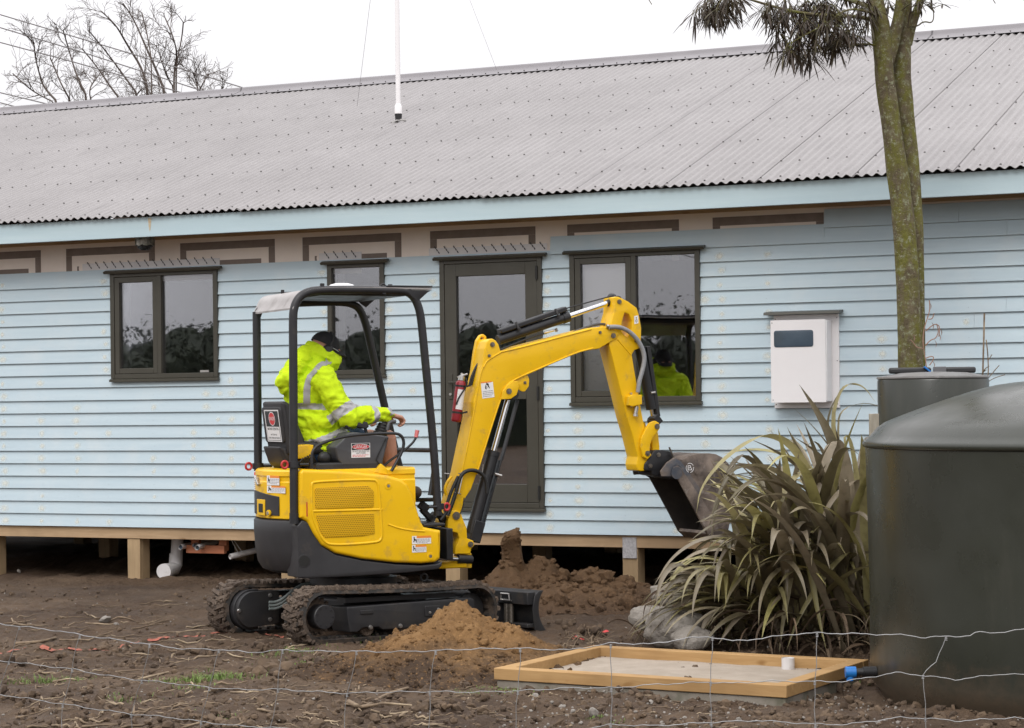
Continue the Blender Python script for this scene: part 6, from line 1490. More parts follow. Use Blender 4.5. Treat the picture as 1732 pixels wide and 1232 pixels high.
    def oa(u): return P.lerp(Q, (u-838)/(1040-838.))
    m = MB(); m.tube([oa(842), oa(958)], .036, 18); m.tube([oa(950), oa(960)], .041, 18); m.build('barrel', M['blk'], ar, bevel=.003)
    m = MB(); m.tube([oa(960), oa(1029)], .019, 14); m.build('rod', M['chrome'], ar)
    m = MB(); m.tube([oa(1026), oa(1037)], .024, 12); m.cyl(Q+Vector((0, -.05, 0)), Q+Vector((0, .05, 0)), .034, 16); m.ball(up3(1035, 505, .03), .038, .04, .038, 14, 8); m.build('rod_eye', M['blk'], ar)
    m = MB(); m.beam(oa(847)+n2*.055, oa(958)+n2*.060, .075, .035, n2); m.build('rod_guard', M['blk'], ar, bevel=.008)
    m = MB(); m.tube([oa(955)+n2*.062, Q+n2*.04], .0055, 6); m.build('guard_rail', M['blk'], ar)
    for u in (874, 940): m = MB(); m.cyl(oa(u)+n2*.085+Vector((0, -.03, 0)), oa(u)+n2*.03+Vector((0, -.045, 0)), .009, 8); m.cyl(oa(u)+n2*.04+Vector((0, -.05, 0)), oa(u)+n2*.02+Vector((0, -.05, 0)), .013, 8); m.build('clamp', M['frameblk'], ar)
    m = MB(); m.tube([Vector(p) for p in smooth_poly([up3(u, v, -.02) for u, v in ((846, 592), (870, 582), (900, 570), (925, 563))], 2, False)], .008, 7); m.build('feed_hose', M['hose'], ar)
    m = MB(); m.tube([up3(920, 563, -.03), up3(937, 559, -.03)], .009, 8); m.tube([up3(940, 556, -.03), up3(942, 561, -.03)], .012, 8); m.build('fitting', M['steel'], ar)
    m = MB(); m.tube([Vector(p) for p in smooth_poly([up3(u, v, .0) for u, v in ((970, 562), (1000, 551), (1015, 548), (1030, 550))], 2, False)], .010, 7); m.build('top_hose', M['console'], EX, sharp=0)
    # arm
    ya2, yb2 = -.085, .085
    ao = [(1039, 503.5), (1042, 502), (1047, 502.5), (1063, 510.6), (1077, 521), (1081, 533), (1085, 556), (1084.5, 571), (1084, 587.7), (1079, 590.5), (1073, 593), (1069, 600), (1073.4, 627.8), (1079.8, 663.7), (1084, 690), (1088.8, 715.7), (1097, 745), (1099.5, 765), (1098.6, 778), (1096, 788), (1091, 796.5), (1085, 797.5), (1078.5, 796), (1076.5, 786), (1079, 773), (1070, 737), (1061, 707), (1046, 645), (1031, 586), (1029.5, 570), (1033, 547.6), (1038.6, 528.6), (1039.7, 511.7)]
    a = uplate('arm', ao, ya2, yb2, M['yel'], EX, None, .005, .006, holes=[[(1057, 529), (1064, 532), (1069, 543), (1068.5, 558), (1062, 571), (1056, 567), (1051, 560), (1052, 545)]])
    m = MB(); m.tube([up3(1044, 574, ya2-.0005), up3(1068, 601, ya2-.0005)], .005, 7); m.build('weld_bead', M['yel'], a)
    for u, v, r in ((1047, 510.6, .021), (1075.5, 577, .016)): pin('pin', u, v, ya2, r, .016, M['pin'], a)
    o = up3(1073, 548.5, ya2-.0016); o3 = up3(1080, 547, ya2-.0016); o2 = up3(1072.5, 535, ya2-.0016); sticker('sticker', o, o3-o, o2-o, (o3-o).length, (o2-o).length, [('e', .5, .35, .008, .012, 1, 1), ('e', .5, .35, .004, .008, 0, 2), ('e', .5, .72, .004, .006, 1, 1)], ST, a)
    m = MB(); m.beam(up3(1080, 796, -.06), up3(1098, 793, -.06), .02, .05); m.build('arm_foot', M['blk'], a, bevel=.004)
    # big grey hose and manifold on the arm
    m = MB(); m.tube([Vector(p) for p in smooth_poly([up3(u, v, ya2-.03) for u, v in ((1030, 553.5), (1044, 553), (1056, 556), (1071, 566), (1084, 583), (1091, 604), (1087, 626), (1081, 645), (1079, 664))], 3, False)], .0165, 12); m.build('hose', M['ghose'], EX, sharp=0)
    m = MB(); m.tube([up3(1026, 551.5, ya2-.02), up3(1039, 554, ya2-.03)], .013, 10); m.tube([up3(1077, 688, ya2-.03), up3(1074.5, 702, ya2-.03)], [.016, .013], 10); m.tube([up3(1075, 701, ya2-.03), up3(1074.5, 704.5, ya2-.03)], .018, 10); m.build('fitting', M['steel'], a)
    uplate('manifold', [(1064, 671), (1070, 668), (1086, 668), (1086, 684), (1070, 688), (1064, 686)], ya2-.055, ya2-.001, M['yel'], a, None, .003, .003)
    for u, v in ((1066.5, 666), (1066.5, 687)): pin('screw', u, v, ya2-.01, .010, .02, M['steel'], a)
    # bucket ram
    br = empty('bucket_ram', (0, 0, 0), 0, EX); P = up3(1082, 588, 0); Q = up3(1106, 712, 0)
    m = MB(); m.tube([P, P.lerp(Q, .84)], .042, 16); m.build('barrel', M['blk'], br, bevel=.003)
    m = MB(); m.tube([P.lerp(Q, .84), Q], .018, 12); m.build('rod', M['chrome'], br)
    m = MB(); m.beam(up3(1094, 586, -.01), up3(1111, 705, -.01), .06, .03, (1, 0, 0)); m.build('guard_plate', M['blk'], br, bevel=.004)
    m = MB(); m.cyl(Q+Vector((0, -.05, 0)), Q+Vector((0, .05, 0)), .03, 12); m.beam(up3(1104, 704, -.02), up3(1113, 716, -.02), .09, .05); m.build('rod_eye', M['blk'], br, bevel=.004)
    m = MB(); m.cyl(up3(1101, 665, -.05), up3(1108, 664, -.05), .010, 8); m.build('fitting', M['steel'], br)
    # bucket links
    lk = [(1105, 713), (1109, 712), (1115, 716), (1116.5, 724), (1112, 731), (1105, 739), (1100, 752), (1099, 764), (1102, 770), (1096, 777), (1088, 773), (1084, 757), (1085, 742), (1092, 727), (1099, 716)]
    lo = uplate('bucket_link', lk, -.115, -.088, M['yel'], EX, None, .005, .004); pin('pin', 1111, 721.5, -.115, .026, .014, M['pin'], lo); pin('pin', 1095, 767, -.115, .025, .014, M['pin'], lo)
    uplate('bucket_link', lk, .088, .115, M['yel'], EX, -.115, .005, .004)
    uplate('bucket_link', [(1107, 725), (1115, 729), (1118, 755), (1118, 763), (1106, 763), (1105, 745)], -.05, .05, M['yel'], EX, -.07, .005, .004)
    # quick hitch
    qh = [(1090, 793), (1091, 785), (1099, 775), (1106, 763), (1113, 761), (1132, 763.5), (1140, 768), (1136, 782), (1122, 795), (1113, 806), (1104, 804), (1102, 797), (1091, 796)]
    h = uplate('quick_hitch', qh, -.10, .10, M['blk'], EX, None, .006, .006); pin('pin', 1113.7, 769.6, -.10, .021, .010, M['pin'], h); pin('pin', 1099.8, 788.6, -.10, .021, .010, M['pin'], h)
    m = MB(); m.tube([up3(1132, 757, -.12), up3(1144, 784, -.12)], .007, 8); m.build('locking_bar', M['pin'], h)
    m = MB(); m.beam(up3(1110, 802, -.02), up3(1138, 806, -.02), .16, .05); m.build('hitch_base', M['blk'], h, bevel=.006)
    # bucket: two side plates and a curved shell
    yb_ = -.215
    out = [(1120, 806), (1118, 797), (1128, 783), (1141, 774), (1154, 778), (1166, 771), (1181, 767.5), (1199, 766.8), (1211, 768.5), (1222, 774), (1232, 784), (1241, 799), (1244, 817), (1242, 842), (1237, 868), (1233, 893), (1228, 915), (1208, 914), (1196, 903), (1180, 872), (1160, 835), (1147, 811), (1137, 805)]
    q0 = [up(u, v, yb_) for u, v in out]; bk = empty('bucket', (0, 0, 0), 0, EX)
    for y0_, y1_ in ((yb_, yb_+.018), (.197, .215)):
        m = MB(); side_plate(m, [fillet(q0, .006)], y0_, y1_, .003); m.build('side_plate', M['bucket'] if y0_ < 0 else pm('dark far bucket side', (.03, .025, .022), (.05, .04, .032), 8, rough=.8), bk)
    shell = smooth_poly(q0[4:18], 2, False); m = MB(); n = len(shell)
    # offset inward to give the shell its thickness
    cx = sum(p[0] for p in shell)/n; cz = sum(p[1] for p in shell)/n; inn = [(p[0]+(cx-p[0])*.06, p[1]+(cz-p[1])*.06) for p in shell]; ys = (yb_+.0185, .1965)
    vs = [(x, y, z) for P_ in (shell, inn) for y in ys for x, z in P_]
    f = [(i, i+1, n+i+1, n+i) for i in range(n-1)]+[(2*n+i, 2*n+i+1, 3*n+i+1, 3*n+i) for i in range(n-1)]+[(0, n, 3*n, 2*n), (n-1, 2*n-1, 4*n-1, 3*n-1)]
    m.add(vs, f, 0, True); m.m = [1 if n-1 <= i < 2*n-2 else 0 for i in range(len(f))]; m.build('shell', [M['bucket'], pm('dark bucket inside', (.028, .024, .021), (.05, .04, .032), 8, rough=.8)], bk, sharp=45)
    uplate('cheek_plate', [(1119, 806), (1118, 797), (1128, 784), (1142, 775), (1152, 781), (1170, 806), (1184, 826), (1184, 838), (1172, 836), (1160, 812), (1150, 800), (1143, 810), (1136, 806)], yb_-.006, yb_-.0005, M['bucketblue'], bk, None, .005, .002)
    uplate('side_cutter', [(1139, 791), (1146, 788), (1152, 792), (1205, 872), (1208, 908), (1200, 908), (1180, 872), (1160, 836), (1147, 812), (1139, 803)], yb_-.014, yb_-.0065, M['bucket'], bk, None, .004, .003)
    m = MB(); m.lathe([(.046, -.0095), (.046, -.0065)], 20, (up(1143, 797, yb_)[0], yb_, up(1143, 797, yb_)[1]), 0, False, 'y'); m.lathe([(0, -.0165), (.046, -.0165), (.046, -.0145)], 20, (up(1143, 800, yb_)[0], yb_, up(1143, 800, yb_)[1]), 0, False, 'y'); m.build('boss', M['bucketblue'], bk)
    pin('pin', 1178, 800, yb_-.006, .018, .008, M['bucket'], bk)
    x, z = up(1166, 791.5, yb_); m = MB(); yy = yb_-.0075
    for a0, a1 in ((.5, 2.2), (2.6, 4.4), (4.8, 6.4)):
        A_ = np.linspace(a0, a1, 9); m.add([(x+r_*math.cos(t), yy, z+r_*math.sin(t)*1.05) for t in A_ for r_ in (.030, .034)], [(2*i, 2*i+2, 2*i+3, 2*i+1) for i in range(8)])
    for x0, z0_, x1, z1_ in ((-.018, -.018, -.013, .018), (-.012, .013, .004, .018), (-.012, -.003, .004, .002), (.004, -.001, .009, .016), (.0, -.018, .014, -.013), (.012, -.018, .017, .0), (-.012, -.018, -.002, -.013)): m.add([(x+x0, yy, z+z0_), (x+x1, yy, z+z0_), (x+x1, yy, z+z1_), (x+x0, yy, z+z1_)], [(0, 1, 2, 3)])
    m.build('white_mark', M['stw'], bk, sharp=0)
    # lip
    pa, pb = q0[17], q0[19]; m = MB(); m.beam((pa[0], 0, pa[1]), (pb[0], 0, pb[1]), .43, .02, (0, 0, 1)) if False else None
    m.prism([q0[16], q0[17], q0[18], (q0[18][0]+.01, q0[18][1]+.02)], lambda p, h_: (p[0], h_, p[1]), yb_+.0186, .1964); m.build('lip', M['bucket'], bk)
build_boom()
# fire extinguisher strapped behind the boom
def build_ext():
    P = Vector(np.array(C0)+U.X*up(770.5, 718, 0)[0]) ; y = .0
    def w(u, v, dy=0.0): p = up3(u, v, y+dy); return Vector(np.array(C0)+U.X*p.x+U.Y*p.y+np.array([0, 0, p.z]))
    b = w(771, 716); o = empty('fire_extinguisher', b); tag(o, 'small dark red fire extinguisher strapped upright behind the yellow boom', 'extinguisher')
    a, c = w(771, 714)-b, w(780, 644)-b; m = MB(); L = [a.lerp(c, t) for t in (0, .02, .06, .5, .92, .97, 1.0)]; m.tube(L, [.026, .034, .037, .037, .037, .032, .018], 18); m.build('cylinder', M['ext'], o)
    m = MB(); n_ = 12; ax_ = (c-a).normalized(); s1 = Vector((.55, -.83, 0)); s1 = (s1-ax_*s1.dot(ax_)).normalized(); s2 = ax_.cross(s1); vs = [a.lerp(c, t)+(s1*math.cos(q)+s2*math.sin(q))*.0378 for t in (.30, .78) for q in np.linspace(-.95, .75, n_)]; m.add(vs, [(i, i+1, n_+i+1, n_+i) for i in range(n_-1)], 0, True); m.build('label', M['stw'], o, recalc=False)
    m = MB(); m.tube([a.lerp(c, 1.0), a.lerp(c, 1.10)], .024, 12); m.beam(a.lerp(c, 1.08)+Vector((-.03, 0, 0)), a.lerp(c, 1.16)+Vector((.04, 0, .0)), .02, .012); m.tube([a.lerp(c, 1.05), a.lerp(c, 1.18)], .010, 8); m.build('valve', M['steel'], o, bevel=.002)
    m = MB(); m.tube([Vector(p) for p in smooth_poly([a.lerp(c, 1.06)+Vector((.03, -.02, 0)), a.lerp(c, .9)+Vector((.052, -.025, 0)), a.lerp(c, .6)+Vector((.0, -.042, 0)), a.lerp(c, .42)+Vector((-.012, -.042, 0))], 2, False)], .006, 7); m.build('hose', M['hose'], o)
    for t in (.20, .84): m = MB(); q = a.lerp(c, t); m.tube([q, a.lerp(c, t+.045)], .039, 18); m.beam(q+Vector((.02, 0, 0)), q+Vector((.075, .0, .012)), .03, .012); m.build('strap', M['hose'], o)
build_ext()

def build_under():
    # undercarriage is slewed and tilted a little against the upper body
    UW = np.array([-1.113, 14.68, -.015]); yaw = R(38)
    Mw = Matrix.Translation(Vector(UW)) @ Matrix.Rotation(yaw, 4, 'Z') @ Matrix.Rotation(R(1.35), 4, 'Y') @ Matrix.Rotation(R(-1.0), 4, 'X')
    ML = (Matrix.Translation(Vector(C0)) @ Matrix.Rotation(EXY, 4, 'Z')).inverted() @ Mw
    G, TWd = .485, .23      # half gauge, track width
    xs, xi, zs, rs, ri = -.62, .63, .190, .150, .140
    def path(n=16, off=0.0):
        P = []
        for i in range(n+1):
            a = math.pi/2+math.pi*i/n; P.append((xs+(rs+off)*math.cos(a), zs+(rs+off)*math.sin(a)))
        for i in range(1, 12): t = i/12; P.append((xs+(xi-xs)*t, zs-(rs+off)+(rs-ri)*t))
        for i in range(n+1):
            a = -math.pi/2+math.pi*i/n; P.append((xi+(ri+off)*math.cos(a), zs-(rs-ri)*0+(ri+off)*math.sin(a)-(rs-ri)*1+(rs-ri)*(i/n)*1.0))
        for i in range(1, 12):
            t = i/12; P.append((xi+(xs-xi)*t, zs+ri+off+(rs-ri)*t-.008*math.sin(math.pi*t)))
        return P
    for sd, nm in ((-1, 'near'), (1, 'far')):
        yc = sd*G; y0, y1 = yc-TWd/2, yc+TWd/2
        m = MB(); A_, B_ = path(16, 0), path(16, .026); n = len(A_); vs = []
        for (a, b) in zip(A_, B_): vs += [(a[0], y0, a[1]), (b[0], y0+.006, b[1]), (b[0], y1-.006, b[1]), (a[0], y1, a[1])]
        m.add(vs, [(4*i+k, 4*i+(k+1) % 4, 4*((i+1) % n)+(k+1) % 4, 4*((i+1) % n)+k) for i in range(n) for k in range(4)], 0, False)
        # lugs every 55 mm, alternating chevrons
        B2 = path(40, .026); S = [0]
        for p, q in zip(B2, B2[1:]+B2[:1]): S.append(S[-1]+math.hypot(q[0]-p[0], q[1]-p[1]))
        T = S[-1]; cnt = int(T/.062)
        def pos(s):
            s %= T; i = max(0, np.searchsorted(S, s)-1); p = B2[i % len(B2)]; q = B2[(i+1) % len(B2)]; t = (s-S[i])/max(1e-9, S[i+1]-S[i]); d = Vector((q[0]-p[0], 0, q[1]-p[1])).normalized()
            return Vector((p[0]+(q[0]-p[0])*t, 0, p[1]+(q[1]-p[1])*t)), d
        rr = random.Random(4+sd)
        for i in range(cnt):
            s = i*T/cnt
            for (ya_, yb_, sa, sb) in ((y0+.002, yc+.012, -.010, .018), (yc-.012, y1-.002, .018+.031, -.010+.031)):
                h = .020*rr.uniform(.85, 1.2); vs = []
                for yy, ss in ((ya_, s+sa), (yb_, s+sb)):
                    for e, hh in ((-.017, -.004), (-.011, h), (.011, h), (.017, -.004)):
                        p, d = pos(ss+e); nn = Vector((d.z, 0, -d.x)); vs.append((p.x+nn.x*hh, yy, p.z+nn.z*hh))
                m.add(vs, [(0, 1, 2, 3), (7, 6, 5, 4), (0, 4, 5, 1), (1, 5, 6, 2), (2, 6, 7, 3)], 1)
            # drive teeth on the inside
            p, d = pos(s); nn = Vector((d.z, 0, -d.x)); q = p-nn*.030
            m.beam(tuple(q+Vector((0, yc-.05, 0))), tuple(q+Vector((0, yc+.05, 0))), .022, .018, tuple(nn), 0)
        # mud lying on the top run and packed between lugs
        for i in range(900):
            s = rr.uniform(0, T) if i % 3 else (rr.uniform(0, .5) if i % 2 else rr.uniform(T*.62, T)); p, d = pos(s); nn = Vector((d.z, 0, -d.x)); c = p+nn*rr.uniform(-.004, .012); c.y = rr.uniform(y0+.008, y1-.008); lump(m, c, rr.uniform(.008, .021), 1)
        m.xform(ML); tr = m.build('track', [M['rubber'], M['mudrubber']], EX, sharp=40)
        # drive sprocket with teeth, idler, rollers
        m = MB(); k = 18; ol = []
        for i in range(k*4): a = 2*math.pi*i/(k*4); r_ = .126 if i % 4 in (1, 2) else .104; ol.append((xs+r_*math.cos(a), zs+r_*math.sin(a)))
        side_plate(m, [ol], yc-.018, yc+.018, .003); m.xform(ML); m.build('sprocket', M['mudrubber'], tr)
        m = MB(); yo = yc+sd*.10
        if sd < 0:
            m.lathe([(0, -.11), (.075, -.11), (.080, -.105), (.080, .02)], 28, (xs, yc, zs), 0, False, 'y')
            for i in range(9): a = 2*math.pi*i/9; m.lathe([(0, -.113), (.006, -.113), (.006, -.109)], 6, (xs+.062*math.cos(a), yc, zs+.062*math.sin(a)), 1, False, 'y')
            m.xform(ML); m.build('drive_motor', [M['grey'], M['blk']], tr, sharp=35, recalc=True)
        else:
            ol = [(xs+.125*math.cos(a), zs+.125*math.sin(a)) for a in np.linspace(math.pi*.5, math.pi*1.42, 16)]+[(xs+.17, zs-.105), (xs+.205, zs-.09), (xs+.205, zs+.125)]
            side_plate(m, [ol], y0-.075, y0+.05, .004); m.xform(ML); mo = m.build('motor_cover', M['frameblk'], tr)
            for bx, bz in ((-.115, .0), (.13, .095), (.13, -.07)): b2 = MB(); b2.lathe([(0, -.010), (.013, -.008), (.015, 0)], 10, (xs+bx, y0-.0755, zs+bz), 0, True, 'y'); b2.xform(ML); b2.build('bolt', M['steel'], mo)
            b2 = MB(); side_plate(b2, [[(xs+.138*math.cos(a), zs+.138*math.sin(a)) for a in np.linspace(math.pi*.5, math.pi*1.5, 16)]+[(xs+.06, zs-.138), (xs+.06, zs+.138)]], y0-.04, y0+.03, .004); b2.xform(ML); b2.build('motor_rim', M['grey'], mo)
        m = MB(); m.lathe([(0, -.03), (.09, -.03), (.112, -.02), (.112, .02), (.09, .03), (0, .03)], 24, (xi, yc, zs-.01), 0, False, 'y'); m.xform(ML); m.build('idler', M['frameblk'], tr, sharp=35)
        for x in (-.26, .02, .30):
            m = MB(); m.lathe([(0, -.07), (.05, -.07), (.055, -.06), (.05, -.03), (.05, .03), (.055, .06), (.05, .07), (0, .07)], 18, (x, yc, .098), 0, False, 'y'); m.xform(ML); m.build('roller', M['mudrubber'], tr, sharp=35)
        # track frame
        y_a, y_b = yc-.105, yc+.105
        fr = [(xs+.175, zs+.055), (xi-.06, zs+.075), (xi-.03, zs+.06), (xi-.03, zs-.055), (xi-.10, zs-.09), (.40, zs-.10), (.36, zs-.082), (.24, zs-.082), (.20, zs-.105), (-.16, zs-.105), (-.19, zs-.085), (-.32, zs-.085), (-.36, zs-.11), (xs+.20, zs-.11), (xs+.185, zs-.04)]
        m = MB(); side_plate(m, [fillet(fr, .008)], y_a, y_b, .006); m.xform(ML); tf = m.build('track_frame', M['frameblk'], tr)
        if sd < 0:
            m = MB()
            for bx, bz, r_ in ((-.26, -.085, .016), (-.02, -.088, .016), (.22, -.01, .011), (.29, .01, .011), (.36, -.05, .008)): m.lathe([(0, -.012), (r_*.8, -.010), (r_, 0)], 12, (bx, y_a-.0005, zs+bz), 0, True, 'y')
            m.xform(ML); m.build('bolts', M['steel'], tf)
            m = MB(); m.box(-.34, -.24, y_a-.008, y_a-.0005, zs+.005, zs+.03); m.box(.18, .31, y_a-.006, y_a-.0005, zs-.035, zs+.035); m.xform(ML); m.build('cover_plate', M['frameblk'], tf, bevel=.003)
        m = MB(); m.box(xs+.20, xi-.15, yc-.05, yc+.05, zs+.08, zs+.112); m.xform(ML); m.build('upper_guide', M['blk'], tf)
    # carbody with slew ring
    m = MB(); m.box(-.34, .34, -.40, .40, .15, .29); m.box(-.25, .25, -.26, .26, .291, .36); m.xform(ML); cb = m.build('undercarriage_frame', M['blk'], EX, bevel=.02)
    m = MB(); m.lathe([(.0, .36), (.30, .36), (.30, .41), (.25, .412), (.25, .50), (0, .50)], 40); m.xform(ML); m.build('slew_ring', M['blk'], cb)
    for i in range(3):
        m = MB(); P = [up3(u, v+5.5*i, .12) for u, v in ((455, 1019), (466, 1019), (478, 1014), (495, 999), (512, 988), (540, 984-4*i), (575, 980-4*i))]
        m.tube([Vector(p) for p in smooth_poly(P, 3, False)], .0105, 9); m.build('hose', pm('grey green hose', (.13, .155, .15), (.19, .21, .20), 20, rough=.5), EX, sharp=0)
    # small shackle and rod on top of the near track
    m = MB(); c = up3(717, 977, -.3); m.tube([(c.x+.024*math.cos(a), -.3, c.z+.024*math.sin(a)) for a in np.linspace(0, 6.28, 15)[:-1]], .009, 8, closed=True); m.tube([c+Vector((.02, 0, -.02)), c+Vector((.075, .02, -.03))], .010, 7); m.tube([c+Vector((-.16, .0, .028)), c+Vector((-.05, 0, .033)), c+Vector((-.02, 0, .02))], .004, 6); m.build('tow_shackle', M['frameblk'], EX)
    # blade
    bl = empty('dozer_blade', (0, 0, 0), 0, EX); hw_ = .63
    xb = 1.165; prof = [(xb-.015, .292), (xb-.045, .25), (xb-.06, .19), (xb-.055, .12), (xb-.03, .055), (xb+.02, -.002)]; prof = smooth_poly(prof, 2, False); n = len(prof); th = .012
    m = MB(); vs = [(x+dx, y, z) for dx in (0, th) for y in (-hw_, hw_) for x, z in prof]; m.add(vs, [(i, i+1, n+i+1, n+i) for i in range(n-1)]+[(2*n+i, 2*n+i+1, 3*n+i+1, 3*n+i) for i in range(n-1)]+[(0, n, 3*n, 2*n), (n-1, 2*n-1, 4*n-1, 3*n-1)], 0, True); m.xform(ML); m.build('mouldboard', M['frameblk'], bl, sharp=50)
    ep = [(p[0]+.016, p[1]) for p in prof]+[(xb-.005, .0), (xb-.075, .02), (xb-.095, .17), (xb-.075, .26), (xb-.035, .292)]
    for y in (-hw_-.014, hw_+.002): m = MB(); side_plate(m, [ep], y, y+.012, .002); m.xform(ML); m.build('end_plate', M['frameblk'], bl)
    m = MB(); m.box(xb-.13, xb-.062, -hw_+.003, hw_-.003, .195, .282); m.box(xb-.13, xb-.045, -hw_+.003, hw_-.003, .035, .062); m.box(xb-.14, xb-.065, -.30, -.27, .063, .1945); m.box(xb-.14, xb-.065, .27, .30, .063, .1945); m.xform(ML); m.build('back_frame', M['frameblk'], bl, bevel=.004)
    hy = -.40; m = MB(); m.tube([(xb-.134, hy-.05, .215), (xb-.15, hy-.05, .22), (xb-.152, hy-.045, .265), (xb-.152, hy+.045, .265), (xb-.15, hy+.05, .22), (xb-.134, hy+.05, .215)], .007, 7); m.tube([(xb-.15, hy-.05, .22), (xb-.15, hy+.05, .22)], .007, 7); m.xform(ML); m.build('handle', M['steel'], bl)
    for dy in (-.022, .028): m = MB(); m.tube([(xb-.115, hy+dy, .0625), (xb-.115, hy+dy, .193)], .020, 12); m.xform(ML); m.build('blade_pin', M['pin'], bl)
    for y in (-.26, .26): m = MB(); m.beam((.40, y*.7, .16), (xb-.131, y, .11), .06, .07); m.xform(ML); m.build('push_arm', M['blk'], bl, bevel=.006)
    m = MB(); m.tube([(.35, 0, .30), (xb-.13, 0, .24)], .035, 14); m.xform(ML); m.build('lift_ram', M['blk'], bl)
build_under()
# ------------------------------------------------------------------ people
M['hiviz'] = pm('fluorescent yellow jacket', (.62, .82, .012), (.57, .78, .016), 7, rough=.75, bump=.35, bscale=16, bdist=.03, spec=.2, c3=(.52, .70, .02), s3=5, lo3=.6, hi3=.85)
M['reflect'] = pm('silver reflective tape', (.36, .355, .36), (.43, .42, .43), 20, rough=.45, metal=.1)
M['skin'] = pm('skin', (.46, .235, .165), (.54, .29, .205), 9, rough=.55, c3=(.50, .20, .15), s3=20, lo3=.5, hi3=.75, spec=.35)
M['shorts'] = pm('blue work shorts', (.02, .055, .13), (.03, .07, .16), 12, rough=.85, bump=.2, bscale=60)
M['cap'] = pm('black cotton cap', (.012, .012, .014), (.02, .02, .022), 20, rough=.85, bump=.15, bscale=200)
M['boot'] = pm('brown work boot', (.05, .035, .025), rough=.7)
class Body:
    """soft shapes that are fused into one surface"""
    def __init__(s): s.m = MB()
    def limb(s, a, b, ra, rb, n=6, seg=14, squash=None):
        a, b = Vector(a), Vector(b)
        s.m.tube([a.lerp(b, i/n) for i in range(n+1)], [ra+(rb-ra)*i/n for i in range(n+1)], seg); s.m.ball(a, ra, seg=seg, rings=8); s.m.ball(b, rb, seg=seg, rings=8); return s
    def egg(s, c, rx, ry, rz, rot=None): s.m.ball(c, rx, ry, rz, 20, 14, rot=rot); return s
def add_head(b, H, fwd, upv, s=1.0):
    """H centre of the skull, fwd where the face looks"""
    f = Vector(fwd).normalized(); u = Vector(upv); u = (u-f*u.dot(f)).normalized(); r = f.cross(u)
    rot = Matrix((r, f, u)).transposed()
    P = lambda x, y, z: Vector(H)+(r*x+f*y+u*z)*s
    b.egg(P(0, -.012, .025), .076*s, .094*s, .088*s, rot); b.egg(P(0, .022, -.045), .058*s, .066*s, .072*s, rot); b.egg(P(0, .052, -.088), .030*s, .026*s, .022*s, rot)
    b.limb(P(0, .088, .012), P(0, .108, -.026), .009*s, .014*s, 3); b.egg(P(0, .090, -.058), .024*s, .012*s, .010*s, rot)
    for k in (-1, 1):
        b.egg(P(k*.032, .074, .014), .016*s, .012*s, .010*s, rot); b.egg(P(k*.033, .080, .032), .022*s, .012*s, .007*s, rot); b.egg(P(k*.076, -.012, -.012), .010*s, .020*s, .032*s, rot); b.egg(P(k*.044, .062, -.030), .024*s, .022*s, .022*s, rot)
    return P, rot
def add_hand(b, W, d, palm, side, curl=1.0, s=1.0):
    """W wrist, d pointing direction, palm normal, side = where the thumb is"""
    d = Vector(d).normalized(); n = Vector(palm); n = (n-d*n.dot(d)).normalized(); t = Vector(side); t = (t-d*t.dot(d)-n*t.dot(n)).normalized(); W = Vector(W)
    for k in (-.028, -.009, .010, .028): b.limb(W+t*k*.6*s, W+d*.085*s+t*k*s, .017*s, .0135*s, 4, 10)
    for k, L in ((-.030, .068), (-.010, .082), (.010, .088), (.030, .078)):
        p = W+d*.09*s+t*k*s; a = d.copy()
        for j, (fr, rr_) in enumerate(((.44, .0098), (.32, .0088), (.24, .0078))):
            ang = -curl*(.55, .95, .7)[j]; a = (Matrix.Rotation(ang if n.cross(d).dot(t) > 0 else -ang, 3, t) @ a)
            q = p+a*L*fr*s; b.limb(p, q, rr_*s, rr_*.92*s, 3, 8); p = q
    p = W+d*.022*s+t*.034*s; a = (d*.75+t*.55+n*.30).normalized(); q = p+a*.042*s; b.limb(p, q, .014*s, .011*s, 3, 8); a = (d*.8+t*.1+n*.55).normalized(); b.limb(q, q+a*.034*s, .0105*s, .009*s, 3, 8)
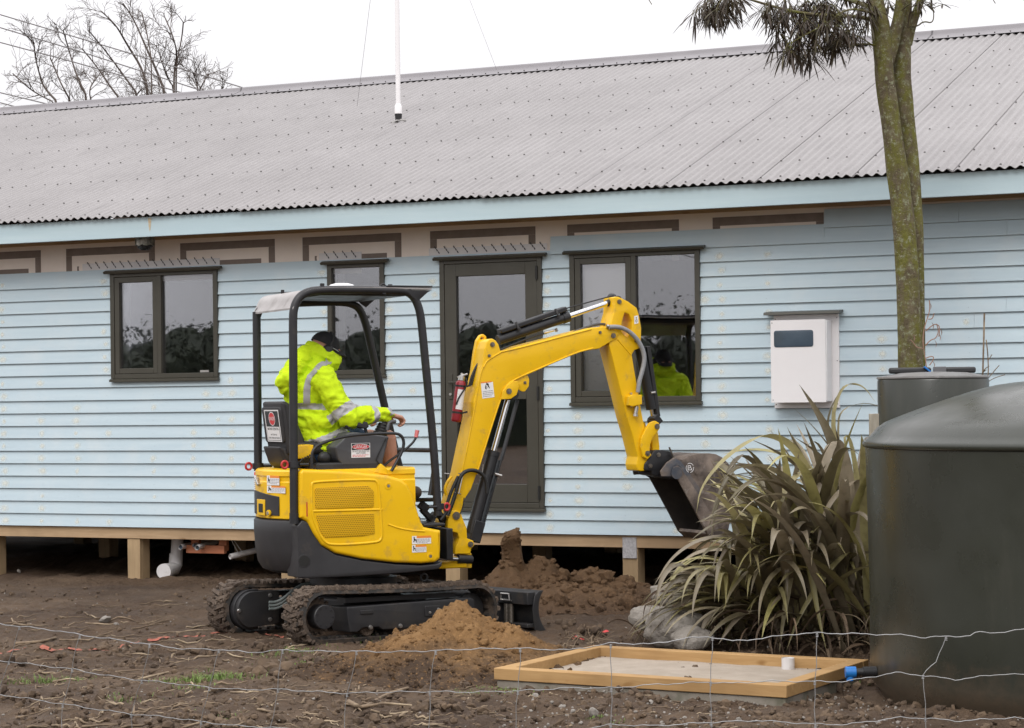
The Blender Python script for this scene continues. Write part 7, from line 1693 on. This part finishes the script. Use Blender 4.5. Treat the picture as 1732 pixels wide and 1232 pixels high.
def operator():
    o = empty('person', C0, EXY); tag(o, 'man in fluorescent yellow hooded jacket and black cap driving the excavator', 'person')
    J = lambda u, v, y: up3(u, v, y)
    hip, waist, chest, neck = J(537, 752, -.02), J(534, 715, -.02), J(527, 655, -.01), J(541, 615, -.01)
    head = J(550, 592, -.01); fwd = Vector((.86, -.08, -.42)); upv = Vector((.42, 0, .9))
    shN, elN, wrN = J(545, 640, -.20), J(590, 706, -.285), J(654, 702, -.25)
    shF, elF, wrF = Vector((shN.x+.02, .18, shN.z)), Vector((elN.x, .28, elN.z)), Vector((wrN.x, .28, wrN.z))
    hipN, knN, anN = J(545, 752, -.11), J(655, 742, -.13), J(662, 815, -.12)
    hipF, knF, anF = Vector((hipN.x, .09, hipN.z)), Vector((knN.x-.02, .14, knN.z)), Vector((anN.x, .13, anN.z))
    b = Body()
    b.limb(hip, waist, .15, .14).limb(waist, chest, .14, .15).limb(chest, neck, .12, .06).limb(neck, head, .056, .056)
    P, rot = add_head(b, head, fwd, upv)
    for sh, el, wr, hp, kn, an, yy in ((shN, elN, wrN, hipN, knN, anN, -1), (shF, elF, wrF, hipF, knF, anF, 1)):
        b.limb(chest, sh, .09, .07).limb(sh, el, .056, .045).limb(el, wr, .045, .030)
        b.limb(hp, kn, .088, .062).limb(kn, kn.lerp(an, .3), .060, .060).limb(kn.lerp(an, .3), an, .060, .042)
        b.limb(an, an+Vector((.02, 0, -.06)), .045, .045); b.limb(an+Vector((.02, 0, -.06)), an+Vector((.17, 0, -.075)), .045, .035)
        add_hand(b, wr+(wr-el).normalized()*.02, (wr-el).normalized()+Vector((.1, 0, -.30)), (.25, 0, -1), (0, -yy, .0), 1.15, .98)
    me = remeshed(b.m, .0056, 2); mesh_obj('body', me, [M['skin']], o)
    # jacket
    j = Body()
    j.egg(hip+Vector((.03, 0, .02)), .19, .225, .13).limb(hip, waist, .175, .17).limb(waist, chest, .17, .165)
    j.egg(chest+Vector((0, 0, .03)), .165, .215, .15); j.egg(chest+Vector((-.03, 0, -.03)), .16, .20, .17); j.egg(waist+Vector((.02, 0, .02)), .18, .215, .14)
    j.limb(chest+Vector((.02, -.08, .10)), shN, .10, .095); j.limb(chest+Vector((.02, .08, .10)), shF, .10, .095)
    for sh, el, wr in ((shN, elN, wrN), (shF, elF, wrF)):
        m1 = sh.lerp(el, .5)+Vector((0, 0, -.01)); j.limb(sh, m1, .092, .082).limb(m1, el, .082, .078).limb(el, el.lerp(wr, .6), .076, .060).limb(el.lerp(wr, .6), wr+(wr-el).normalized()*.0, .060, .050)
    j.limb(hip+Vector((.05, -.11, -.0)), J(572, 748, -.13), .115, .105); j.limb(hip+Vector((.05, .11, -.0)), Vector((J(572, 748, -.13).x, .10, J(572, 748, -.13).z)), .115, .105)
    # stand-up collar and the hood thrown back
    for t in np.linspace(0, 2*math.pi, 22)[:-1]:
        c = J(541, 603, -.01)+Vector((.088*math.cos(t)+.014, .094*math.sin(t), -.034*math.cos(t)-.008)); j.egg(c, .040, .044, .060 if math.cos(t) > -.3 else .072)
    j.limb(J(517, 600, -.05), J(517, 600, .05), .058, .058); j.limb(J(510, 611, -.08), J(510, 611, .08), .068, .068)
    j.limb(J(500, 624, -.10), J(500, 624, .10), .072, .072); j.limb(J(489, 636, -.12), J(489, 636, .12), .060, .060); j.limb(J(478, 645, -.11), J(478, 645, .11), .046, .046); j.limb(J(484, 656, -.08), J(484, 656, .08), .052, .052); j.limb(J(493, 672, -.05), J(493, 672, .05), .058, .058)
    me = remeshed(j.m, .0085, 4, .022, 8.0, 3)
    ja = mesh_obj('jacket', me, [M['hiviz'], M['reflect']], o)
    # reflective bands: faces picked by where they sit on the jacket
    def near(p, a, b, t0, t1, rmax):
        ab = b-a; t = (p-a).dot(ab)/ab.length_squared; d = (p-(a+ab*t)).length; return t0 < t < t1 and d < rmax
    for poly in me.polygons:
        c = poly.center; k = 0
        for sh, el, wr in ((shN, elN, wrN), (shF, elF, wrF)):
            if near(c, sh, el, .72, .93, .125) and abs(c.y) > abs(sh.y)*.98: k = 1
            if near(c, el, wr, .56, .72, .10): k = 1
        u_ = (c.z-waist.z)
        inarm = near(c, shN, elN, -.1, 1.1, .097) or near(c, elN, wrN, -.1, 1, .09) or near(c, shF, elF, -.1, 1.1, .097)
        if not inarm and abs(c.z-(J(520, 689, -.2).z-.05*(c.x-waist.x))) < .020 and c.x > -.75: k = 1
        if not inarm and abs(c.z-(J(535, 746, -.2).z+.36*(c.x-J(535, 746, -.2).x))) < .019 and c.y < .25: k = 1
        # braces over the shoulders
        poly.material_index = k
    # brace tape sewn over the shoulder: laid on the jacket's own surface
    from mathutils.bvhtree import BVHTree
    bv = BVHTree.FromPolygons([v.co.copy() for v in me.vertices], [tuple(p.vertices) for p in me.polygons])
    E = Vector((CAM-np.array(C0)) @ np.stack([U.X, U.Y, np.array([0, 0, 1.0])], 1))
    def tape(px, w, flip=1):
        P = []
        for u_, v_ in smooth_poly(px, 2, False):
            r_ = ray(u_, v_); d_ = Vector((float(r_ @ U.X), float(r_ @ U.Y), float(r_[2]))).normalized(); h_, n_, _i, _d = bv.ray_cast(E, d_)
            if h_ is not None and h_.y < .2: P.append((h_, n_))
        m = MB(); vs = []
        for i, (h_, n_) in enumerate(P):
            t_ = (P[min(i+1, len(P)-1)][0]-P[max(i-1, 0)][0]).normalized(); s_ = t_.cross(n_).normalized()*w*.5
            row = []
            for k in (-1, -.33, .33, 1):
                q, n2, _i, _d = bv.find_nearest(h_+s_*k); row.append(q+n2*.003)
            vs += row
        m.add(vs, [(4*i+k, 4*i+k+1, 4*i+k+5, 4*i+k+4) for i in range(len(P)-1) for k in range(3)], 0, True); m.build('reflective_tape', M['reflect'], ja, sharp=0)
    tape([(556, 612), (546, 617), (534, 624), (525, 635), (520, 650), (518.5, 668), (519, 684)], .046)
    # cap, peak, muffs, shorts, boots
    f = Vector(fwd).normalized(); u = (Vector(upv)-f*Vector(upv).dot(f)).normalized(); r = f.cross(u)
    m = MB(); rings = 9; sg = 22; vs = []
    for i in range(rings+1):
        th = 1.62*i/rings
        for k in range(sg): a = 2*math.pi*k/sg; vs.append(P(.086*math.sin(th)*math.cos(a), -.014+.104*math.sin(th)*math.sin(a), .028+.094*math.cos(th)))
    m.add(vs, [(i*sg+k, (i+1)*sg+k, (i+1)*sg+(k+1) % sg, i*sg+(k+1) % sg) for i in range(rings) for k in range(sg)], 0, True)
    m.ball(P(0, -.014, .124), .009); m.build('cap', M['cap'], o, sharp=0)
    m = MB(); vs = []; n = 12
    for top in (0, .006):
        for i in range(n+1):
            a = math.pi*(.12+.76*i/n); ex = math.sin(a)
            vs += [P(.082*math.cos(a), -.014+.098*math.sin(a), .030+top), P(.088*math.cos(a), -.014+.098*math.sin(a)+.072*ex, .012+.010*ex-.020*abs(math.cos(a))+top)]
    q = 2*(n+1); m.add(vs, [(2*i, 2*i+1, 2*i+3, 2*i+2) for i in range(n)]+[(q+2*i, q+2*i+2, q+2*i+3, q+2*i+1) for i in range(n)]+[(2*i+1, q+2*i+1, q+2*i+3, 2*i+3) for i in range(n)], 0, True); m.build('peak', M['cap'], o, sharp=50)
    mf = MB(); 
    for k in (-1, 1): 
        c = P(k*.092, -.006, -.008); mf.tube([c-r*k*.012, c, c+r*k*.018, c+r*k*.026], [.034, .037, .034, .020], 16); mf.tube([c+u*.02+r*k*.012, P(k*.098, .0, .06), P(k*.070, -.01, .115)], .0045, 6)
    mf.tube([P(.07*math.cos(a), -.01, .035+.092*math.sin(a)) for a in np.linspace(.9, math.pi-.9, 9)], .005, 6); mf.build('earmuffs', M['black'], o, sharp=0)
    gl = MB(); c = P(-.082, .03, .012)
    for k in (-1, 1): gl.tube([P(k*.086, -.01, .02), P(k*.080, .06, .018), P(k*.045, .096, .012)], .0035, 6)
    gl.build('glasses_arms', M['stg'], o, sharp=0)
    s = Body()
    for hp, kn in ((hipN, knN), (hipF, knF)): s.limb(hp, hp.lerp(kn, .52), .112, .096)
    s.egg(hip+Vector((0, 0, -.04)), .16, .19, .12); mesh_obj('shorts', remeshed(s.m, .011, 3, .008, 14, 1), [M['shorts']], o)
    for an in (anN, anF):
        s = Body(); s.limb(an+Vector((.0, 0, .03)), an+Vector((.02, 0, -.06)), .055, .056).limb(an+Vector((.02, 0, -.065)), an+Vector((.18, 0, -.08)), .056, .046); mesh_obj('boot', remeshed(s.m, .010, 2), [M['boot']], o)
operator()
